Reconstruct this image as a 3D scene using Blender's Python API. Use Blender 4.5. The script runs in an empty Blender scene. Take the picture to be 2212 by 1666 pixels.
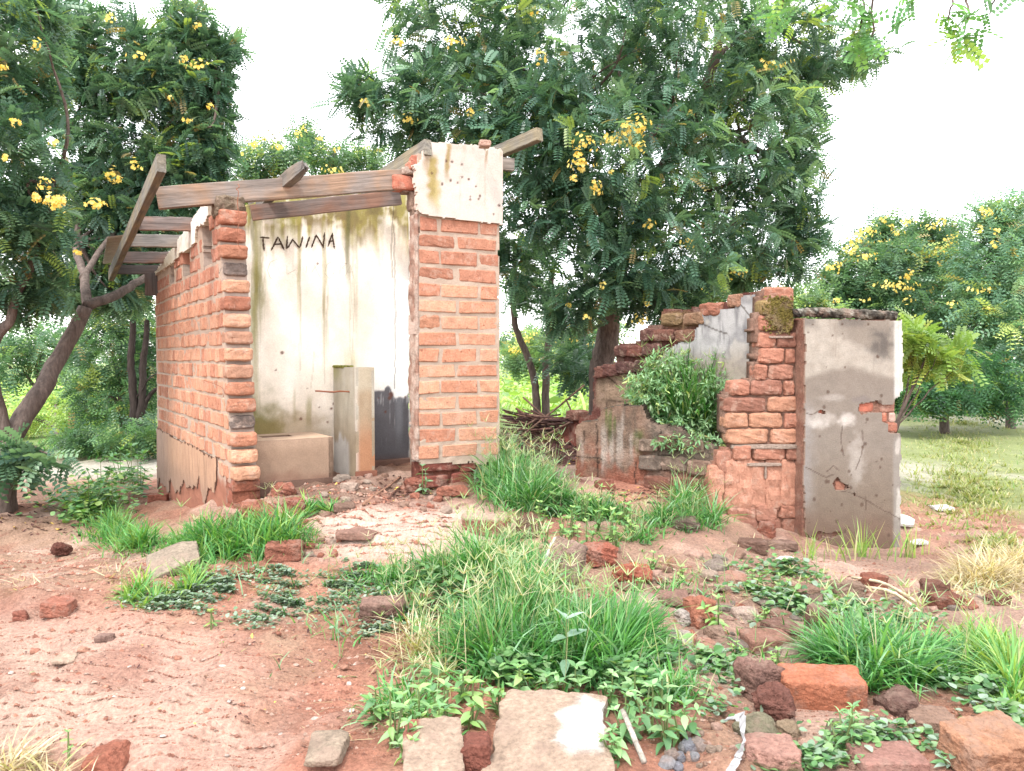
import bpy, math, random
import numpy as np
from mathutils import Vector, Matrix

random.seed(7)
rng = np.random.default_rng(7)
SC = bpy.context.scene
COL = SC.collection

# ---------------------------------------------------------------- camera
F, CX, CY, PITCH, CAMZ = 1671.0, 1106.0, 833.0, math.radians(1.99), 0.8
cam_data = bpy.data.cameras.new('camera')
cam_data.sensor_width = 36.0
cam_data.lens = 36.0 * F / 2212.0
cam_data.clip_start = 0.05
cam_data.clip_end = 600.0
cam = bpy.data.objects.new('camera', cam_data)
COL.objects.link(cam)
cam.location = (0, 0, CAMZ)
cam.rotation_euler = (math.radians(90) - PITCH, 0, 0)
SC.camera = cam

# ---------------------------------------------------------------- light
SUN_AZ, SUN_EL = math.radians(205), math.radians(58)   # azimuth measured clockwise from +Y
world = bpy.data.worlds.new('World')
SC.world = world
world.use_nodes = True
wn = world.node_tree
wn.nodes.clear()
sky = wn.nodes.new('ShaderNodeTexSky')
sky.sky_type = 'NISHITA'
sky.sun_disc = False
sky.sun_elevation = SUN_EL
sky.sun_rotation = SUN_AZ
bg1 = wn.nodes.new('ShaderNodeBackground'); bg1.inputs['Strength'].default_value = 0.05
wn.links.new(sky.outputs[0], bg1.inputs['Color'])
bg2 = wn.nodes.new('ShaderNodeBackground')            # the bright even cloud layer
bg2.inputs['Color'].default_value = (1.0, 0.985, 0.96, 1)
bg2.inputs['Strength'].default_value = 1.08
add = wn.nodes.new('ShaderNodeAddShader')
wout = wn.nodes.new('ShaderNodeOutputWorld')
wn.links.new(bg1.outputs[0], add.inputs[0]); wn.links.new(bg2.outputs[0], add.inputs[1])
wn.links.new(add.outputs[0], wout.inputs['Surface'])
sun_data = bpy.data.lights.new('sun', 'SUN')
sun_data.energy = 1.5
sun_data.angle = math.radians(10)
sun_data.color = (1.0, 0.95, 0.87)
sun = bpy.data.objects.new('sun', sun_data)
COL.objects.link(sun)
sd = Vector((math.sin(SUN_AZ) * math.cos(SUN_EL), math.cos(SUN_AZ) * math.cos(SUN_EL), math.sin(SUN_EL)))
sun.rotation_euler = sd.to_track_quat('Z', 'Y').to_euler()
sun.location = (0, -5, 20)
vs = SC.view_settings
vs.view_transform = 'Standard'; vs.look = 'None'; vs.gamma = 1.0; vs.use_curve_mapping = False
vs.exposure = 1.64
try:
    SC.cycles.max_bounces = 6; SC.cycles.transparent_max_bounces = 4
    SC.cycles.diffuse_bounces = 4; SC.cycles.glossy_bounces = 2; SC.cycles.transmission_bounces = 3
except Exception:
    pass

# ---------------------------------------------------------------- helpers
def lin(rgb):
    c = np.asarray(rgb, float) / 255.0
    return np.where(c <= 0.04045, c / 12.92, ((c + 0.055) / 1.055) ** 2.4)

KH, KV, SAT = 0.72, 0.72, 0.84
def alb(r, g, b, k=KV):
    c = lin((r, g, b)); y = c @ np.array([.3, .6, .1])
    return np.clip((y + (c - y) * SAT) * k, 0.004, 0.85)

def P(px, py, Y):
    x = (px - CX) / F; y = (CY - py) / F
    c, s = math.cos(PITCH), math.sin(PITCH)
    dy = c + y * s; dz = -s + y * c
    t = Y / dy
    return np.array([x * t, Y, CAMZ + dz * t])

def proj(p):
    p = np.asarray(p, float)
    X, Y, Z = p[..., 0], p[..., 1], p[..., 2] - CAMZ
    c, s = math.cos(PITCH), math.sin(PITCH)
    f = Y * c - Z * s; u = Y * s + Z * c
    return CX + F * X / f, CY - F * u / f

def vnoise(x, y, seed=0):
    x = np.asarray(x, float); y = np.asarray(y, float)
    xi = np.floor(x).astype(np.int64); yi = np.floor(y).astype(np.int64)
    fx = x - xi; fy = y - yi
    fx = fx * fx * (3 - 2 * fx); fy = fy * fy * (3 - 2 * fy)
    def h(a, b):
        v = (a * 374761393 + b * 668265263 + seed * 974634777) & 0xffffffff
        v = ((v ^ (v >> 13)) * 1274126177) & 0xffffffff
        v = ((v ^ (v >> 16)) * 2246822519) & 0xffffffff
        return ((v ^ (v >> 15)) & 0xffff) / 65535.0
    a = h(xi, yi); b = h(xi + 1, yi); c = h(xi, yi + 1); d = h(xi + 1, yi + 1)
    return (a + (b - a) * fx) * (1 - fy) + (c + (d - c) * fx) * fy

def fbm(x, y, seed=0, oct=4):
    r = 0; a = 0.5; t = 0
    for i in range(oct):
        r = r + a * vnoise(np.asarray(x) * 2 ** i, np.asarray(y) * 2 ** i, seed + 13 * i); t += a; a *= 0.5
    return r / t

def noise3(p, sc, seed=0):
    p = np.asarray(p) * sc
    return (fbm(p[:, 0] + 0.37 * p[:, 2], p[:, 1], seed, 3) + fbm(p[:, 1] + 5, p[:, 2] + .3 * p[:, 0], seed + 3, 3) + fbm(p[:, 2] + 9, p[:, 0], seed + 7, 3)) / 3

def sst(a, b, x):
    t = np.clip((np.asarray(x, float) - a) / (b - a), 0, 1)
    return t * t * (3 - 2 * t)

def mix(a, b, t):
    t = np.asarray(t)[..., None]
    return np.asarray(a) * (1 - t) + np.asarray(b) * t

def inpoly(x, y, poly):
    x = np.asarray(x); y = np.asarray(y)
    r = np.zeros(x.shape, bool)
    n = len(poly)
    for i in range(n):
        x1, y1 = poly[i]; x2, y2 = poly[(i + 1) % n]
        c = ((y1 > y) != (y2 > y)) & (x < (x2 - x1) * (y - y1) / ((y2 - y1) if y2 != y1 else 1e-9) + x1)
        r ^= c
    return r

def linedist(x, y, pts):
    d = np.full(np.shape(x), 1e9)
    for (x1, y1), (x2, y2) in zip(pts[:-1], pts[1:]):
        L2 = (x2 - x1) ** 2 + (y2 - y1) ** 2 + 1e-9
        t = np.clip(((x - x1) * (x2 - x1) + (y - y1) * (y2 - y1)) / L2, 0, 1)
        d = np.minimum(d, np.hypot(x - x1 - t * (x2 - x1), y - y1 - t * (y2 - y1)))
    return d

def mesh_np(name, v, quads=None, tris=None, col=None, smooth=False, mat=None):
    me = bpy.data.meshes.new(name)
    v = np.asarray(v, np.float32)
    me.vertices.add(len(v)); me.vertices.foreach_set('co', v.ravel())
    li = []; tot = []
    if quads is not None and len(quads):
        q = np.asarray(quads, np.int32); li.append(q.ravel()); tot.append(np.full(len(q), 4, np.int32))
    if tris is not None and len(tris):
        t = np.asarray(tris, np.int32); li.append(t.ravel()); tot.append(np.full(len(t), 3, np.int32))
    li = np.concatenate(li); tot = np.concatenate(tot)
    me.loops.add(len(li)); me.loops.foreach_set('vertex_index', li)
    me.polygons.add(len(tot))
    st = np.zeros(len(tot), np.int32); st[1:] = np.cumsum(tot)[:-1]
    me.polygons.foreach_set('loop_start', st)
    try:
        me.polygons.foreach_set('loop_total', tot)
    except Exception:
        pass
    me.polygons.foreach_set('use_smooth', np.full(len(tot), bool(smooth)))
    me.update(calc_edges=True)
    if col is not None:
        ca = me.color_attributes.new('Col', 'FLOAT_COLOR', 'POINT')
        c = np.ones((len(v), 4), np.float32); c[:, :3] = np.clip(col, 0, 1)
        ca.data.foreach_set('color', c.ravel())
    if mat is not None:
        me.materials.append(mat)
    return me

def tag(o, label=None, cat=None, group=None, kind=None):
    if label: o['label'] = label
    if cat: o['category'] = cat
    if group: o['group'] = group
    if kind: o['kind'] = kind
    return o

def thing(name, label, cat, loc=(0, 0, 0), group=None):
    o = bpy.data.objects.new(name, None)
    o.empty_display_size = 0.1
    o.location = [float(a) for a in loc]
    COL.objects.link(o)
    return tag(o, label, cat, group)

def attach(o, p):
    o.parent = p
    if p.type == 'EMPTY':
        o.matrix_parent_inverse = Matrix.Translation(-Vector(p.location))
    return o

def part(name, me, parent, label=None, kind=None):
    o = bpy.data.objects.new(name, me)
    COL.objects.link(o)
    if parent is not None: attach(o, parent)
    return tag(o, label, None, None, kind)

def solo(name, v, quads=None, tris=None, col=None, mat=None, smooth=False, loc=None, **tags):
    v = np.asarray(v, float)
    if loc is None:
        loc = np.array([v[:, 0].mean(), v[:, 1].mean(), v[:, 2].min()])
    o = bpy.data.objects.new(name, mesh_np(name, v - loc, quads, tris, col, smooth, mat))
    o.location = [float(a) for a in loc]
    COL.objects.link(o)
    return tag(o, **tags)

class Geo:
    """collects arrays that end up in one mesh"""
    def __init__(self): self.v = []; self.q = []; self.t = []; self.c = []; self.n = 0
    def add(self, v, q=None, t=None, c=None):
        v = np.asarray(v, float)
        if q is not None and len(q): self.q.append(np.asarray(q) + self.n)
        if t is not None and len(t): self.t.append(np.asarray(t) + self.n)
        if c is None: c = np.ones((len(v), 3))
        c = np.asarray(c, float)
        if c.ndim == 1: c = np.tile(c, (len(v), 1))
        self.v.append(v); self.c.append(c); self.n += len(v)
    def arrays(self):
        return (np.concatenate(self.v), np.concatenate(self.q) if self.q else None,
                np.concatenate(self.t) if self.t else None, np.concatenate(self.c))
    def mesh(self, name, mat, smooth=False):
        v, q, t, c = self.arrays()
        return mesh_np(name, v, q, t, c, smooth, mat)

def tube(pts, rad, seg=7, jit=0.0):
    pts = np.asarray(pts, float); n = len(pts)
    rad = np.broadcast_to(np.asarray(rad, float), (n,))
    tan = np.gradient(pts, axis=0)
    V = []
    up = np.array([0.31, 0.17, 0.93])
    for i in range(n):
        t = tan[i] / (np.linalg.norm(tan[i]) + 1e-9)
        a = np.cross(t, up)
        if np.linalg.norm(a) < 0.1: a = np.cross(t, [1, 0, 0])
        a /= np.linalg.norm(a); b = np.cross(t, a)
        ang = np.arange(seg) * 2 * math.pi / seg
        r = rad[i] * (1 + jit * (rng.random(seg) - .5))
        V.append(pts[i] + np.outer(np.cos(ang) * r, a) + np.outer(np.sin(ang) * r, b))
    V = np.concatenate(V)
    Q = []
    for i in range(n - 1):
        for k in range(seg):
            k2 = (k + 1) % seg
            Q.append((i * seg + k, i * seg + k2, (i + 1) * seg + k2, (i + 1) * seg + k))
    V = np.concatenate([V, pts[:1], pts[-1:]])
    T = []
    for k in range(seg):
        T.append((n * seg, (k + 1) % seg, k)); T.append((n * seg + 1, (n - 1) * seg + k, (n - 1) * seg + (k + 1) % seg))
    return V, np.array(Q), np.array(T)

def smooth_path(pts, n):
    pts = np.asarray(pts, float)
    t = np.linspace(0, len(pts) - 1, n); out = []
    for x in t:
        i = int(min(math.floor(x), len(pts) - 2)); f = x - i
        p0 = pts[max(i - 1, 0)]; p1 = pts[i]; p2 = pts[i + 1]; p3 = pts[min(i + 2, len(pts) - 1)]
        out.append(0.5 * (2 * p1 + (p2 - p0) * f + (2 * p0 - 5 * p1 + 4 * p2 - p3) * f * f + (3 * p1 - p0 - 3 * p2 + p3) * f ** 3))
    return np.array(out)

# ---------------------------------------------------------------- materials
def new_mat(name):
    m = bpy.data.materials.new(name); m.use_nodes = True
    nt = m.node_tree; nt.nodes.clear()
    return m, nt
def nd(nt, t, **kw):
    n = nt.nodes.new(t)
    for k, v in kw.items():
        if k in n.inputs.keys(): n.inputs[k].default_value = v
        else: setattr(n, k, v)
    return n
def ramp(nt, src, a, b, lo, hi):
    m = nd(nt, 'ShaderNodeMapRange')
    m.inputs[1].default_value = a; m.inputs[2].default_value = b; m.inputs[3].default_value = lo; m.inputs[4].default_value = hi
    nt.links.new(src, m.inputs[0]); return m.outputs[0]
def mul(nt, a, b):
    m = nd(nt, 'ShaderNodeMath', operation='MULTIPLY'); nt.links.new(a, m.inputs[0]); nt.links.new(b, m.inputs[1]); return m.outputs[0]

def rough_mat(name, source, noise=(55, .75, 1.2), noise2=(9, .85, 1.15), bump=(70, .5, .012), rough=.92, speck=None, stretch=None, dust=None):
    """mineral surface: colour from the mesh attribute or the object, broken up by noise, with fine relief"""
    m, nt = new_mat(name)
    geo = nd(nt, 'ShaderNodeNewGeometry')
    pos = geo.outputs['Position']
    if stretch:
        mp = nd(nt, 'ShaderNodeMapping'); mp.inputs['Scale'].default_value = stretch
        nt.links.new(pos, mp.inputs['Vector']); pos = mp.outputs[0]
    if source == 'attr':
        a = nd(nt, 'ShaderNodeAttribute', attribute_name='Col'); csrc = a.outputs['Color']
    else:
        a = nd(nt, 'ShaderNodeObjectInfo'); csrc = a.outputs['Color']
    n1 = nd(nt, 'ShaderNodeTexNoise', Scale=noise[0], Detail=3.0, Roughness=.65)
    n2 = nd(nt, 'ShaderNodeTexNoise', Scale=noise2[0], Detail=3.0)
    nt.links.new(pos, n1.inputs['Vector']); nt.links.new(pos, n2.inputs['Vector'])
    f = mul(nt, ramp(nt, n1.outputs[0], .3, .7, noise[1], noise[2]), ramp(nt, n2.outputs[0], .3, .7, noise2[1], noise2[2]))
    sc = nd(nt, 'ShaderNodeVectorMath', operation='SCALE')
    nt.links.new(csrc, sc.inputs[0]); nt.links.new(f, sc.inputs['Scale'])
    cout = sc.outputs[0]
    if speck:
        vo = nd(nt, 'ShaderNodeTexNoise', Scale=speck[0], Detail=2.0); nt.links.new(pos, vo.inputs['Vector'])
        mx = nd(nt, 'ShaderNodeMix', data_type='RGBA')
        nt.links.new(ramp(nt, vo.outputs[0], speck[1], speck[1] + .06, 0, speck[3]), mx.inputs[0])
        nt.links.new(cout, mx.inputs[6]); mx.inputs[7].default_value = (*speck[2], 1); cout = mx.outputs[2]
    if dust:
        dn = nd(nt, 'ShaderNodeTexNoise', Scale=dust[0], Detail=5.0, Roughness=.7); nt.links.new(pos, dn.inputs['Vector'])
        mx = nd(nt, 'ShaderNodeMix', data_type='RGBA')
        nt.links.new(ramp(nt, dn.outputs[0], dust[1], dust[1] + .10, 0, dust[3]), mx.inputs[0])
        nt.links.new(cout, mx.inputs[6]); mx.inputs[7].default_value = (*dust[2], 1); cout = mx.outputs[2]
    bs = nd(nt, 'ShaderNodeBsdfPrincipled', Roughness=rough)
    bs.inputs['Specular IOR Level'].default_value = .18
    nt.links.new(cout, bs.inputs['Base Color'])
    nb = nd(nt, 'ShaderNodeTexNoise', Scale=bump[0], Detail=5.0, Roughness=.75); nt.links.new(pos, nb.inputs['Vector'])
    bp = nd(nt, 'ShaderNodeBump', Strength=bump[1], Distance=bump[2])
    nt.links.new(nb.outputs[0], bp.inputs['Height']); nt.links.new(bp.outputs[0], bs.inputs['Normal'])
    o = nd(nt, 'ShaderNodeOutputMaterial'); nt.links.new(bs.outputs[0], o.inputs[0])
    return m

def leaf_mat(name, source, rough=.42, trans=.35, tint=(1.3, 1.25, .5)):
    m, nt = new_mat(name)
    if source == 'attr':
        csrc = nd(nt, 'ShaderNodeAttribute', attribute_name='Col').outputs['Color']
    else:
        csrc = nd(nt, 'ShaderNodeObjectInfo').outputs['Color']
    bs = nd(nt, 'ShaderNodeBsdfPrincipled', Roughness=rough)
    bs.inputs['Specular IOR Level'].default_value = .45
    nt.links.new(csrc, bs.inputs['Base Color'])
    tm = nd(nt, 'ShaderNodeVectorMath', operation='MULTIPLY'); tm.inputs[1].default_value = tint
    nt.links.new(csrc, tm.inputs[0])
    tr = nd(nt, 'ShaderNodeBsdfTranslucent'); nt.links.new(tm.outputs[0], tr.inputs['Color'])
    mx = nd(nt, 'ShaderNodeMixShader'); mx.inputs[0].default_value = trans
    nt.links.new(bs.outputs[0], mx.inputs[1]); nt.links.new(tr.outputs[0], mx.inputs[2])
    o = nd(nt, 'ShaderNodeOutputMaterial'); nt.links.new(mx.outputs[0], o.inputs[0])
    return m

def wood_mat(name):
    m, nt = new_mat(name)
    tc = nd(nt, 'ShaderNodeTexCoord')
    inf = nd(nt, 'ShaderNodeObjectInfo')
    mp = nd(nt, 'ShaderNodeMapping'); mp.inputs['Scale'].default_value = (3, 55, 55)
    nt.links.new(tc.outputs['Object'], mp.inputs['Vector'])
    ad = nd(nt, 'ShaderNodeVectorMath', operation='ADD'); nt.links.new(mp.outputs[0], ad.inputs[0])
    sc0 = nd(nt, 'ShaderNodeVectorMath', operation='SCALE'); sc0.inputs[0].default_value = (37, 11, 23)
    nt.links.new(inf.outputs['Random'], sc0.inputs['Scale']); nt.links.new(sc0.outputs[0], ad.inputs[1])
    n1 = nd(nt, 'ShaderNodeTexNoise', Scale=1.0, Detail=5.0, Roughness=.7, Distortion=.6); nt.links.new(ad.outputs[0], n1.inputs['Vector'])
    n2 = nd(nt, 'ShaderNodeTexNoise', Scale=5.0, Detail=4.0); nt.links.new(tc.outputs['Object'], n2.inputs['Vector'])
    f = mul(nt, ramp(nt, n1.outputs[0], .3, .7, .45, 1.35), ramp(nt, n2.outputs[0], .3, .7, .75, 1.2))
    sc = nd(nt, 'ShaderNodeVectorMath', operation='SCALE'); nt.links.new(inf.outputs['Color'], sc.inputs[0]); nt.links.new(f, sc.inputs['Scale'])
    hs = nd(nt, 'ShaderNodeHueSaturation'); nt.links.new(sc.outputs[0], hs.inputs['Color'])
    nt.links.new(ramp(nt, n2.outputs[0], .42, .62, .45, 1.0), hs.inputs['Saturation'])
    bs = nd(nt, 'ShaderNodeBsdfPrincipled', Roughness=.8); bs.inputs['Specular IOR Level'].default_value = .2
    nt.links.new(hs.outputs[0], bs.inputs['Base Color'])
    bp = nd(nt, 'ShaderNodeBump', Strength=.6, Distance=.006); nt.links.new(n1.outputs[0], bp.inputs['Height']); nt.links.new(bp.outputs[0], bs.inputs['Normal'])
    o = nd(nt, 'ShaderNodeOutputMaterial'); nt.links.new(bs.outputs[0], o.inputs[0])
    return m

M_SOIL = rough_mat('soil', 'attr', (70, .68, 1.30), (6, .86, 1.14), (80, .9, .05), .97, speck=(120, .66, tuple(alb(236, 206, 186, .6)), .7))
M_PLASTER = rough_mat('plaster', 'attr', (110, .88, 1.07), (14, .93, 1.06), (130, .5, .010), .92)
M_STONE = rough_mat('rubble', 'attr', (70, .7, 1.25), (14, .85, 1.15), (85, 1.0, .022), .96, dust=(9, .52, tuple(alb(200, 166, 146, .62)), .45))
M_BRICK = rough_mat('fired brick', 'obj', (85, .80, 1.14), (22, .84, 1.14), (95, .7, .018), .95, speck=(38, .66, tuple(alb(130, 64, 42)), .6), dust=(13, .53, tuple(alb(214, 180, 158)), .38))
M_BRICKV = rough_mat('fired brick far', 'attr', (85, .75, 1.18), (22, .82, 1.15), (95, .9, .02), .95, dust=(13, .53, tuple(alb(214, 180, 158)), .38))
M_WOOD = wood_mat('weathered timber')
M_BARK = rough_mat('bark', 'attr', (40, .6, 1.3), (12, .8, 1.2), (45, .9, .02), .95, stretch=(1, 1, .25))
M_LEAF = leaf_mat('tree leaf', 'attr', .38, .42, (1.4, 1.35, .75))
M_GRASS = leaf_mat('grass blade', 'attr', .46, .36)
M_WEED = leaf_mat('weed leaf', 'obj', .45, .33)
M_PETAL = leaf_mat('yellow petal', 'attr', .6, .45, (1.1, 1.0, .6))
M_DRY = rough_mat('dry matter', 'attr', (30, .85, 1.1), (9, .9, 1.1), (60, .2, .004), .85)
m, nt = new_mat('rusty iron')
bs = nd(nt, 'ShaderNodeBsdfPrincipled', Roughness=.75, Metallic=.3); nz = nd(nt, 'ShaderNodeTexNoise', Scale=90.0)
rp = nd(nt, 'ShaderNodeValToRGB'); rp.color_ramp.elements[0].color = (.12, .035, .018, 1); rp.color_ramp.elements[1].color = (.33, .13, .07, 1)
nt.links.new(nz.outputs[0], rp.inputs[0]); nt.links.new(rp.outputs[0], bs.inputs['Base Color'])
nt.links.new(bs.outputs[0], nd(nt, 'ShaderNodeOutputMaterial').inputs[0]); M_RUST = m

# ---------------------------------------------------------------- ground height
CTRL = [  # px, py, distance
    (1106, 1666, 1.95), (500, 1666, 1.97), (0, 1666, 2.0), (1700, 1666, 1.95), (2212, 1666, 1.95), (1790, 1545, 2.25), (1300, 1545, 2.28),
    (700, 1500, 2.4), (250, 1480, 2.45), (700, 1350, 2.95), (300, 1330, 3.0), (60, 1300, 3.2), (450, 1245, 3.45), (30, 1215, 4.4), (200, 1180, 4.7), (10, 1095, 6.0),
    (600, 1200, 3.65), (700, 1165, 3.85), (870, 1110, 4.25), (870, 1180, 3.75), (1040, 1135, 4.15), (1300, 1135, 4.35), (700, 1037, 5.1), (870, 1008, 5.65), (620, 1050, 4.95),
    (1200, 965, 6.7), (1140, 945, 7.4), (1000, 1085, 4.72), (1350, 1060, 5.1), (1480, 1075, 4.95), (1650, 1152, 4.93), (1945, 1192, 4.85), (2100, 1250, 4.3), (1800, 1195, 4.75),
    (1600, 1250, 3.85), (1350, 1250, 3.5), (1150, 1350, 2.95), (1900, 1400, 2.92), (2200, 1400, 3.0), (1500, 1400, 2.8), (1200, 1470, 2.5),
    (2120, 1100, 6.8), (2050, 950, 12.4), (2100, 888, 19.0), (200, 1000, 9.3), (100, 905, 16.0), (340, 1063, 7.0), (420, 1090, 5.75), (505, 1100, 4.6), (300, 1120, 5.6),
    (1180, 890, 13.0), (1150, 815, 36.0)]
cp = np.array([P(*c) for c in CTRL])
extra = [(0, 0, -.26), (-4, 0, -.3), (4, 0, -.34), (-8, 3, -.4), (8, 3, -.42), (0, -8, -.3), (-12, 12, -.47), (14, 14, -.5), (0, 24, -.5), (-25, 25, -.5), (30, 25, -.5),
         (0, 60, -.6), (-60, 60, -.6), (60, 60, -.6), (-60, 0, -.5), (60, 0, -.5), (0, -60, -.5), (0, 150, -.7), (-150, 100, -.7), (150, 100, -.7), (.4, 6.2, .02), (-1.2, 5.3, .0), (-.9, 5.7, .02), (0.1, 5.9, .03)]
cp = np.concatenate([cp, np.array(extra)])
def mq(d2): return np.sqrt(d2 + .25)
def wrp(x, y): return np.stack([np.asarray(x, float), np.asarray(y, float)], -1)
_A = mq(((cp[:, None, :2] - cp[None, :, :2]) ** 2).sum(-1))
_n = len(cp)
_M = np.zeros((_n + 1, _n + 1)); _M[:_n, :_n] = _A - np.eye(_n) * .03; _M[:_n, _n] = 1; _M[_n, :_n] = 1
_w = np.linalg.solve(_M, np.append(cp[:, 2], 0))
MOUND = P(1470, 905, 5.75)
def ground(x, y):
    x = np.asarray(x, float); y = np.asarray(y, float); sh = x.shape
    x = x.ravel(); y = y.ravel(); z = np.empty(len(x))
    for i in range(0, len(x), 20000):
        q = np.stack([x[i:i + 20000], y[i:i + 20000]], -1)
        z[i:i + 20000] = mq(((q[:, None] - cp[None, :, :2]) ** 2).sum(-1)) @ _w[:-1] + _w[-1]
    d = np.hypot(x, y - 3)
    k = np.exp(-np.maximum(d - 5, 0) / 6)
    z = z + (fbm(x * 2.1, y * 2.1, 3) - .5) * .10 * (.3 + .7 * k) + (fbm(x * 9, y * 9, 5, 3) - .5) * .035 * k
    z = z + np.maximum(vnoise(x * 17, y * 17, 8) - .62, 0) * .06 * k + (np.abs(fbm(x * 4.2 + 7, y * 4.2, 9, 4) - .5) - .1) * -.15 * k * sst(.35, .65, fbm(x * .9, y * .9, 12, 2))
    far = np.exp(-np.maximum(d - 2.5, 0) / 3)
    z = z - (1 - far) * .01
    m = np.exp(-(((x - MOUND[0]) / .5) ** 2 + ((y - MOUND[1]) / .33) ** 2) ** 2)
    z = np.maximum(z, z * (1 - m) + MOUND[2] * m)
    return z.reshape(sh)

def _grid(x0, x1, y0, y1, st):
    xs = np.arange(x0, x1, st); ys = np.arange(y0, y1, st); A_, B_ = np.meshgrid(xs, ys)
    return (x0, y0, st, ground(A_, B_))
_GF = _grid(-5, 5.2, .9, 8.6, .035); _GC = _grid(-64, 64, .4, 66, .5)
def _look(g, x, y):
    x0, y0, st, Z = g
    u = np.clip((x - x0) / st, 0, Z.shape[1] - 1.001); v = np.clip((y - y0) / st, 0, Z.shape[0] - 1.001)
    i = u.astype(int); j = v.astype(int); fu = u - i; fv = v - j
    return (Z[j, i] * (1 - fu) + Z[j, i + 1] * fu) * (1 - fv) + (Z[j + 1, i] * (1 - fu) + Z[j + 1, i + 1] * fu) * fv
def gfast(x, y):
    near = (np.abs(x - .1) < 5.0) & (y > .95) & (y < 8.5)
    return np.where(near, _look(_GF, x, y), _look(_GC, x, y))

def hit(px, py):
    """where the line of sight through a photo point meets the ground"""
    px = np.atleast_1d(np.asarray(px, float)); py = np.atleast_1d(np.asarray(py, float))
    x = (px - CX) / F; y = (CY - py) / F
    c, s = math.cos(PITCH), math.sin(PITCH)
    dy = c + y * s; dz = -s + y * c
    mx = x / dy; mz = dz / dy
    Y = np.full(len(px), 1.4); done = np.zeros(len(px), bool)
    step = 1.02
    for i in range(190):
        z = gfast(mx * Y, Y)
        under = (CAMZ + mz * Y) < z
        done |= under
        if done.all(): break
        Y = np.where(done, Y, Y * step)
    Y = np.minimum(Y, 60) / 1.01
    return np.stack([mx * Y, Y, gfast(mx * Y, Y)], -1)
# ---------------------------------------------------------------- ground sheet
def axis(lo, a, b, hi, fine):
    mid = np.arange(a, b, fine); out = [mid]
    g = []; x = b; s = fine
    while x < hi: g.append(x); s *= 1.13; x += s
    out.append(np.array(g + [hi]))
    g = []; x = a - fine; s = fine
    while x > lo: g.append(x); s *= 1.13; x -= s
    return np.concatenate([np.array((g + [lo])[::-1]), *out])
gx = axis(-160, -3.6, 4.2, 160, .032); gy = axis(-60, 1.6, 6.6, 260, .030)
GX, GY = np.meshgrid(gx, gy); GZ = ground(GX, GY)
nx, ny = len(gx), len(gy)
S_RED = alb(208, 137, 108, .80); S_PINK = alb(234, 196, 176, .84); S_TAN = alb(202, 160, 130, .70); S_PALE = alb(232, 222, 202, .60)
S_GREEN = alb(150, 172, 92, KH); S_LITTER = alb(104, 66, 62, KH); S_FIELD = alb(172, 186, 108, .56); S_DARK = alb(150, 118, 98, KH)
S_RUB = alb(204, 162, 140, .70)
gxr, gyr = GX.ravel(), GY.ravel()
gp = np.stack([gxr, gyr, GZ.ravel()], -1)
front = gyr > .5
ppx, ppy = proj(np.where(front[:, None], gp, np.array([0, 1, 0])))
N1 = fbm(gxr * 1.3, gyr * 1.3, 21); N2 = fbm(gxr * 7, gyr * 7, 22)
cg = mix(S_RED, S_TAN, sst(.35, .75, N1 * .6 + N2 * .4))
def pxmask(cx, cy, rx, ry, soft=.45):
    d = np.hypot((ppx - cx) / rx, (ppy - cy) / ry) + (N2 - .5) * .7
    return np.where(front, 1 - sst(1 - soft, 1 + soft, d), 0)
cg = mix(cg, S_TAN, pxmask(80, 1190, 330, 90))
cg = mix(cg, S_RUB, pxmask(1800, 1330, 600, 190))
cg = mix(cg, S_PINK, pxmask(870, 1140, 250, 80))
cg = mix(cg, S_PINK, pxmask(120, 1480, 420, 170) * .55)
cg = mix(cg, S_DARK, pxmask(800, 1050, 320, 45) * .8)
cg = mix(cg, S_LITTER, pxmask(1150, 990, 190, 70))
cg = mix(cg, S_DARK, pxmask(120, 1090, 260, 45) * .8)  # shade of the left tree, painted into the soil around its trunk
cg = mix(cg, S_PINK, sst(.56, .70, fbm(gxr * 2.2, gyr * 2.2, 33)) * .5)
cg = mix(cg, alb(178, 108, 82, .66), sst(.58, .72, fbm(gxr * 3.1 + 9, gyr * 3.1, 34)) * .5)
fieldm = sst(6.0, 7.5, gyr + (N1 - .5) * 2) * sst(1.9, 3.0, gxr)
cg = mix(cg, mix(S_FIELD, S_PALE, sst(.58, .7, fbm(gxr * .5 + 3, gyr * .9, 31)) * .8), fieldm)
leftm = sst(9.3, 10.2, gyr + (N1 - .5) * .8)
cg = mix(cg, S_PALE, sst(7.6, 8.3, gyr + (N1 - .5) * .8) * (1 - leftm) * (gxr < 1.5))
cg = mix(cg, mix(S_GREEN, alb(120, 150, 80, KH), N2), leftm * (gxr < 2.2))
cg = mix(cg, S_GREEN, sst(17, 20, gyr))
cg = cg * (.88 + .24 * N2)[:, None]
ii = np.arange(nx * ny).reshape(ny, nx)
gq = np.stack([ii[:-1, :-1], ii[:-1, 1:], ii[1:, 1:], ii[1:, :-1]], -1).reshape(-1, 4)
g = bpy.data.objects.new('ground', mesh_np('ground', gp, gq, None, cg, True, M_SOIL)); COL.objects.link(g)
tag(g, 'bare red soil rising to a low mound under the ruins, pale grass field beyond', 'ground', kind='structure')

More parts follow.
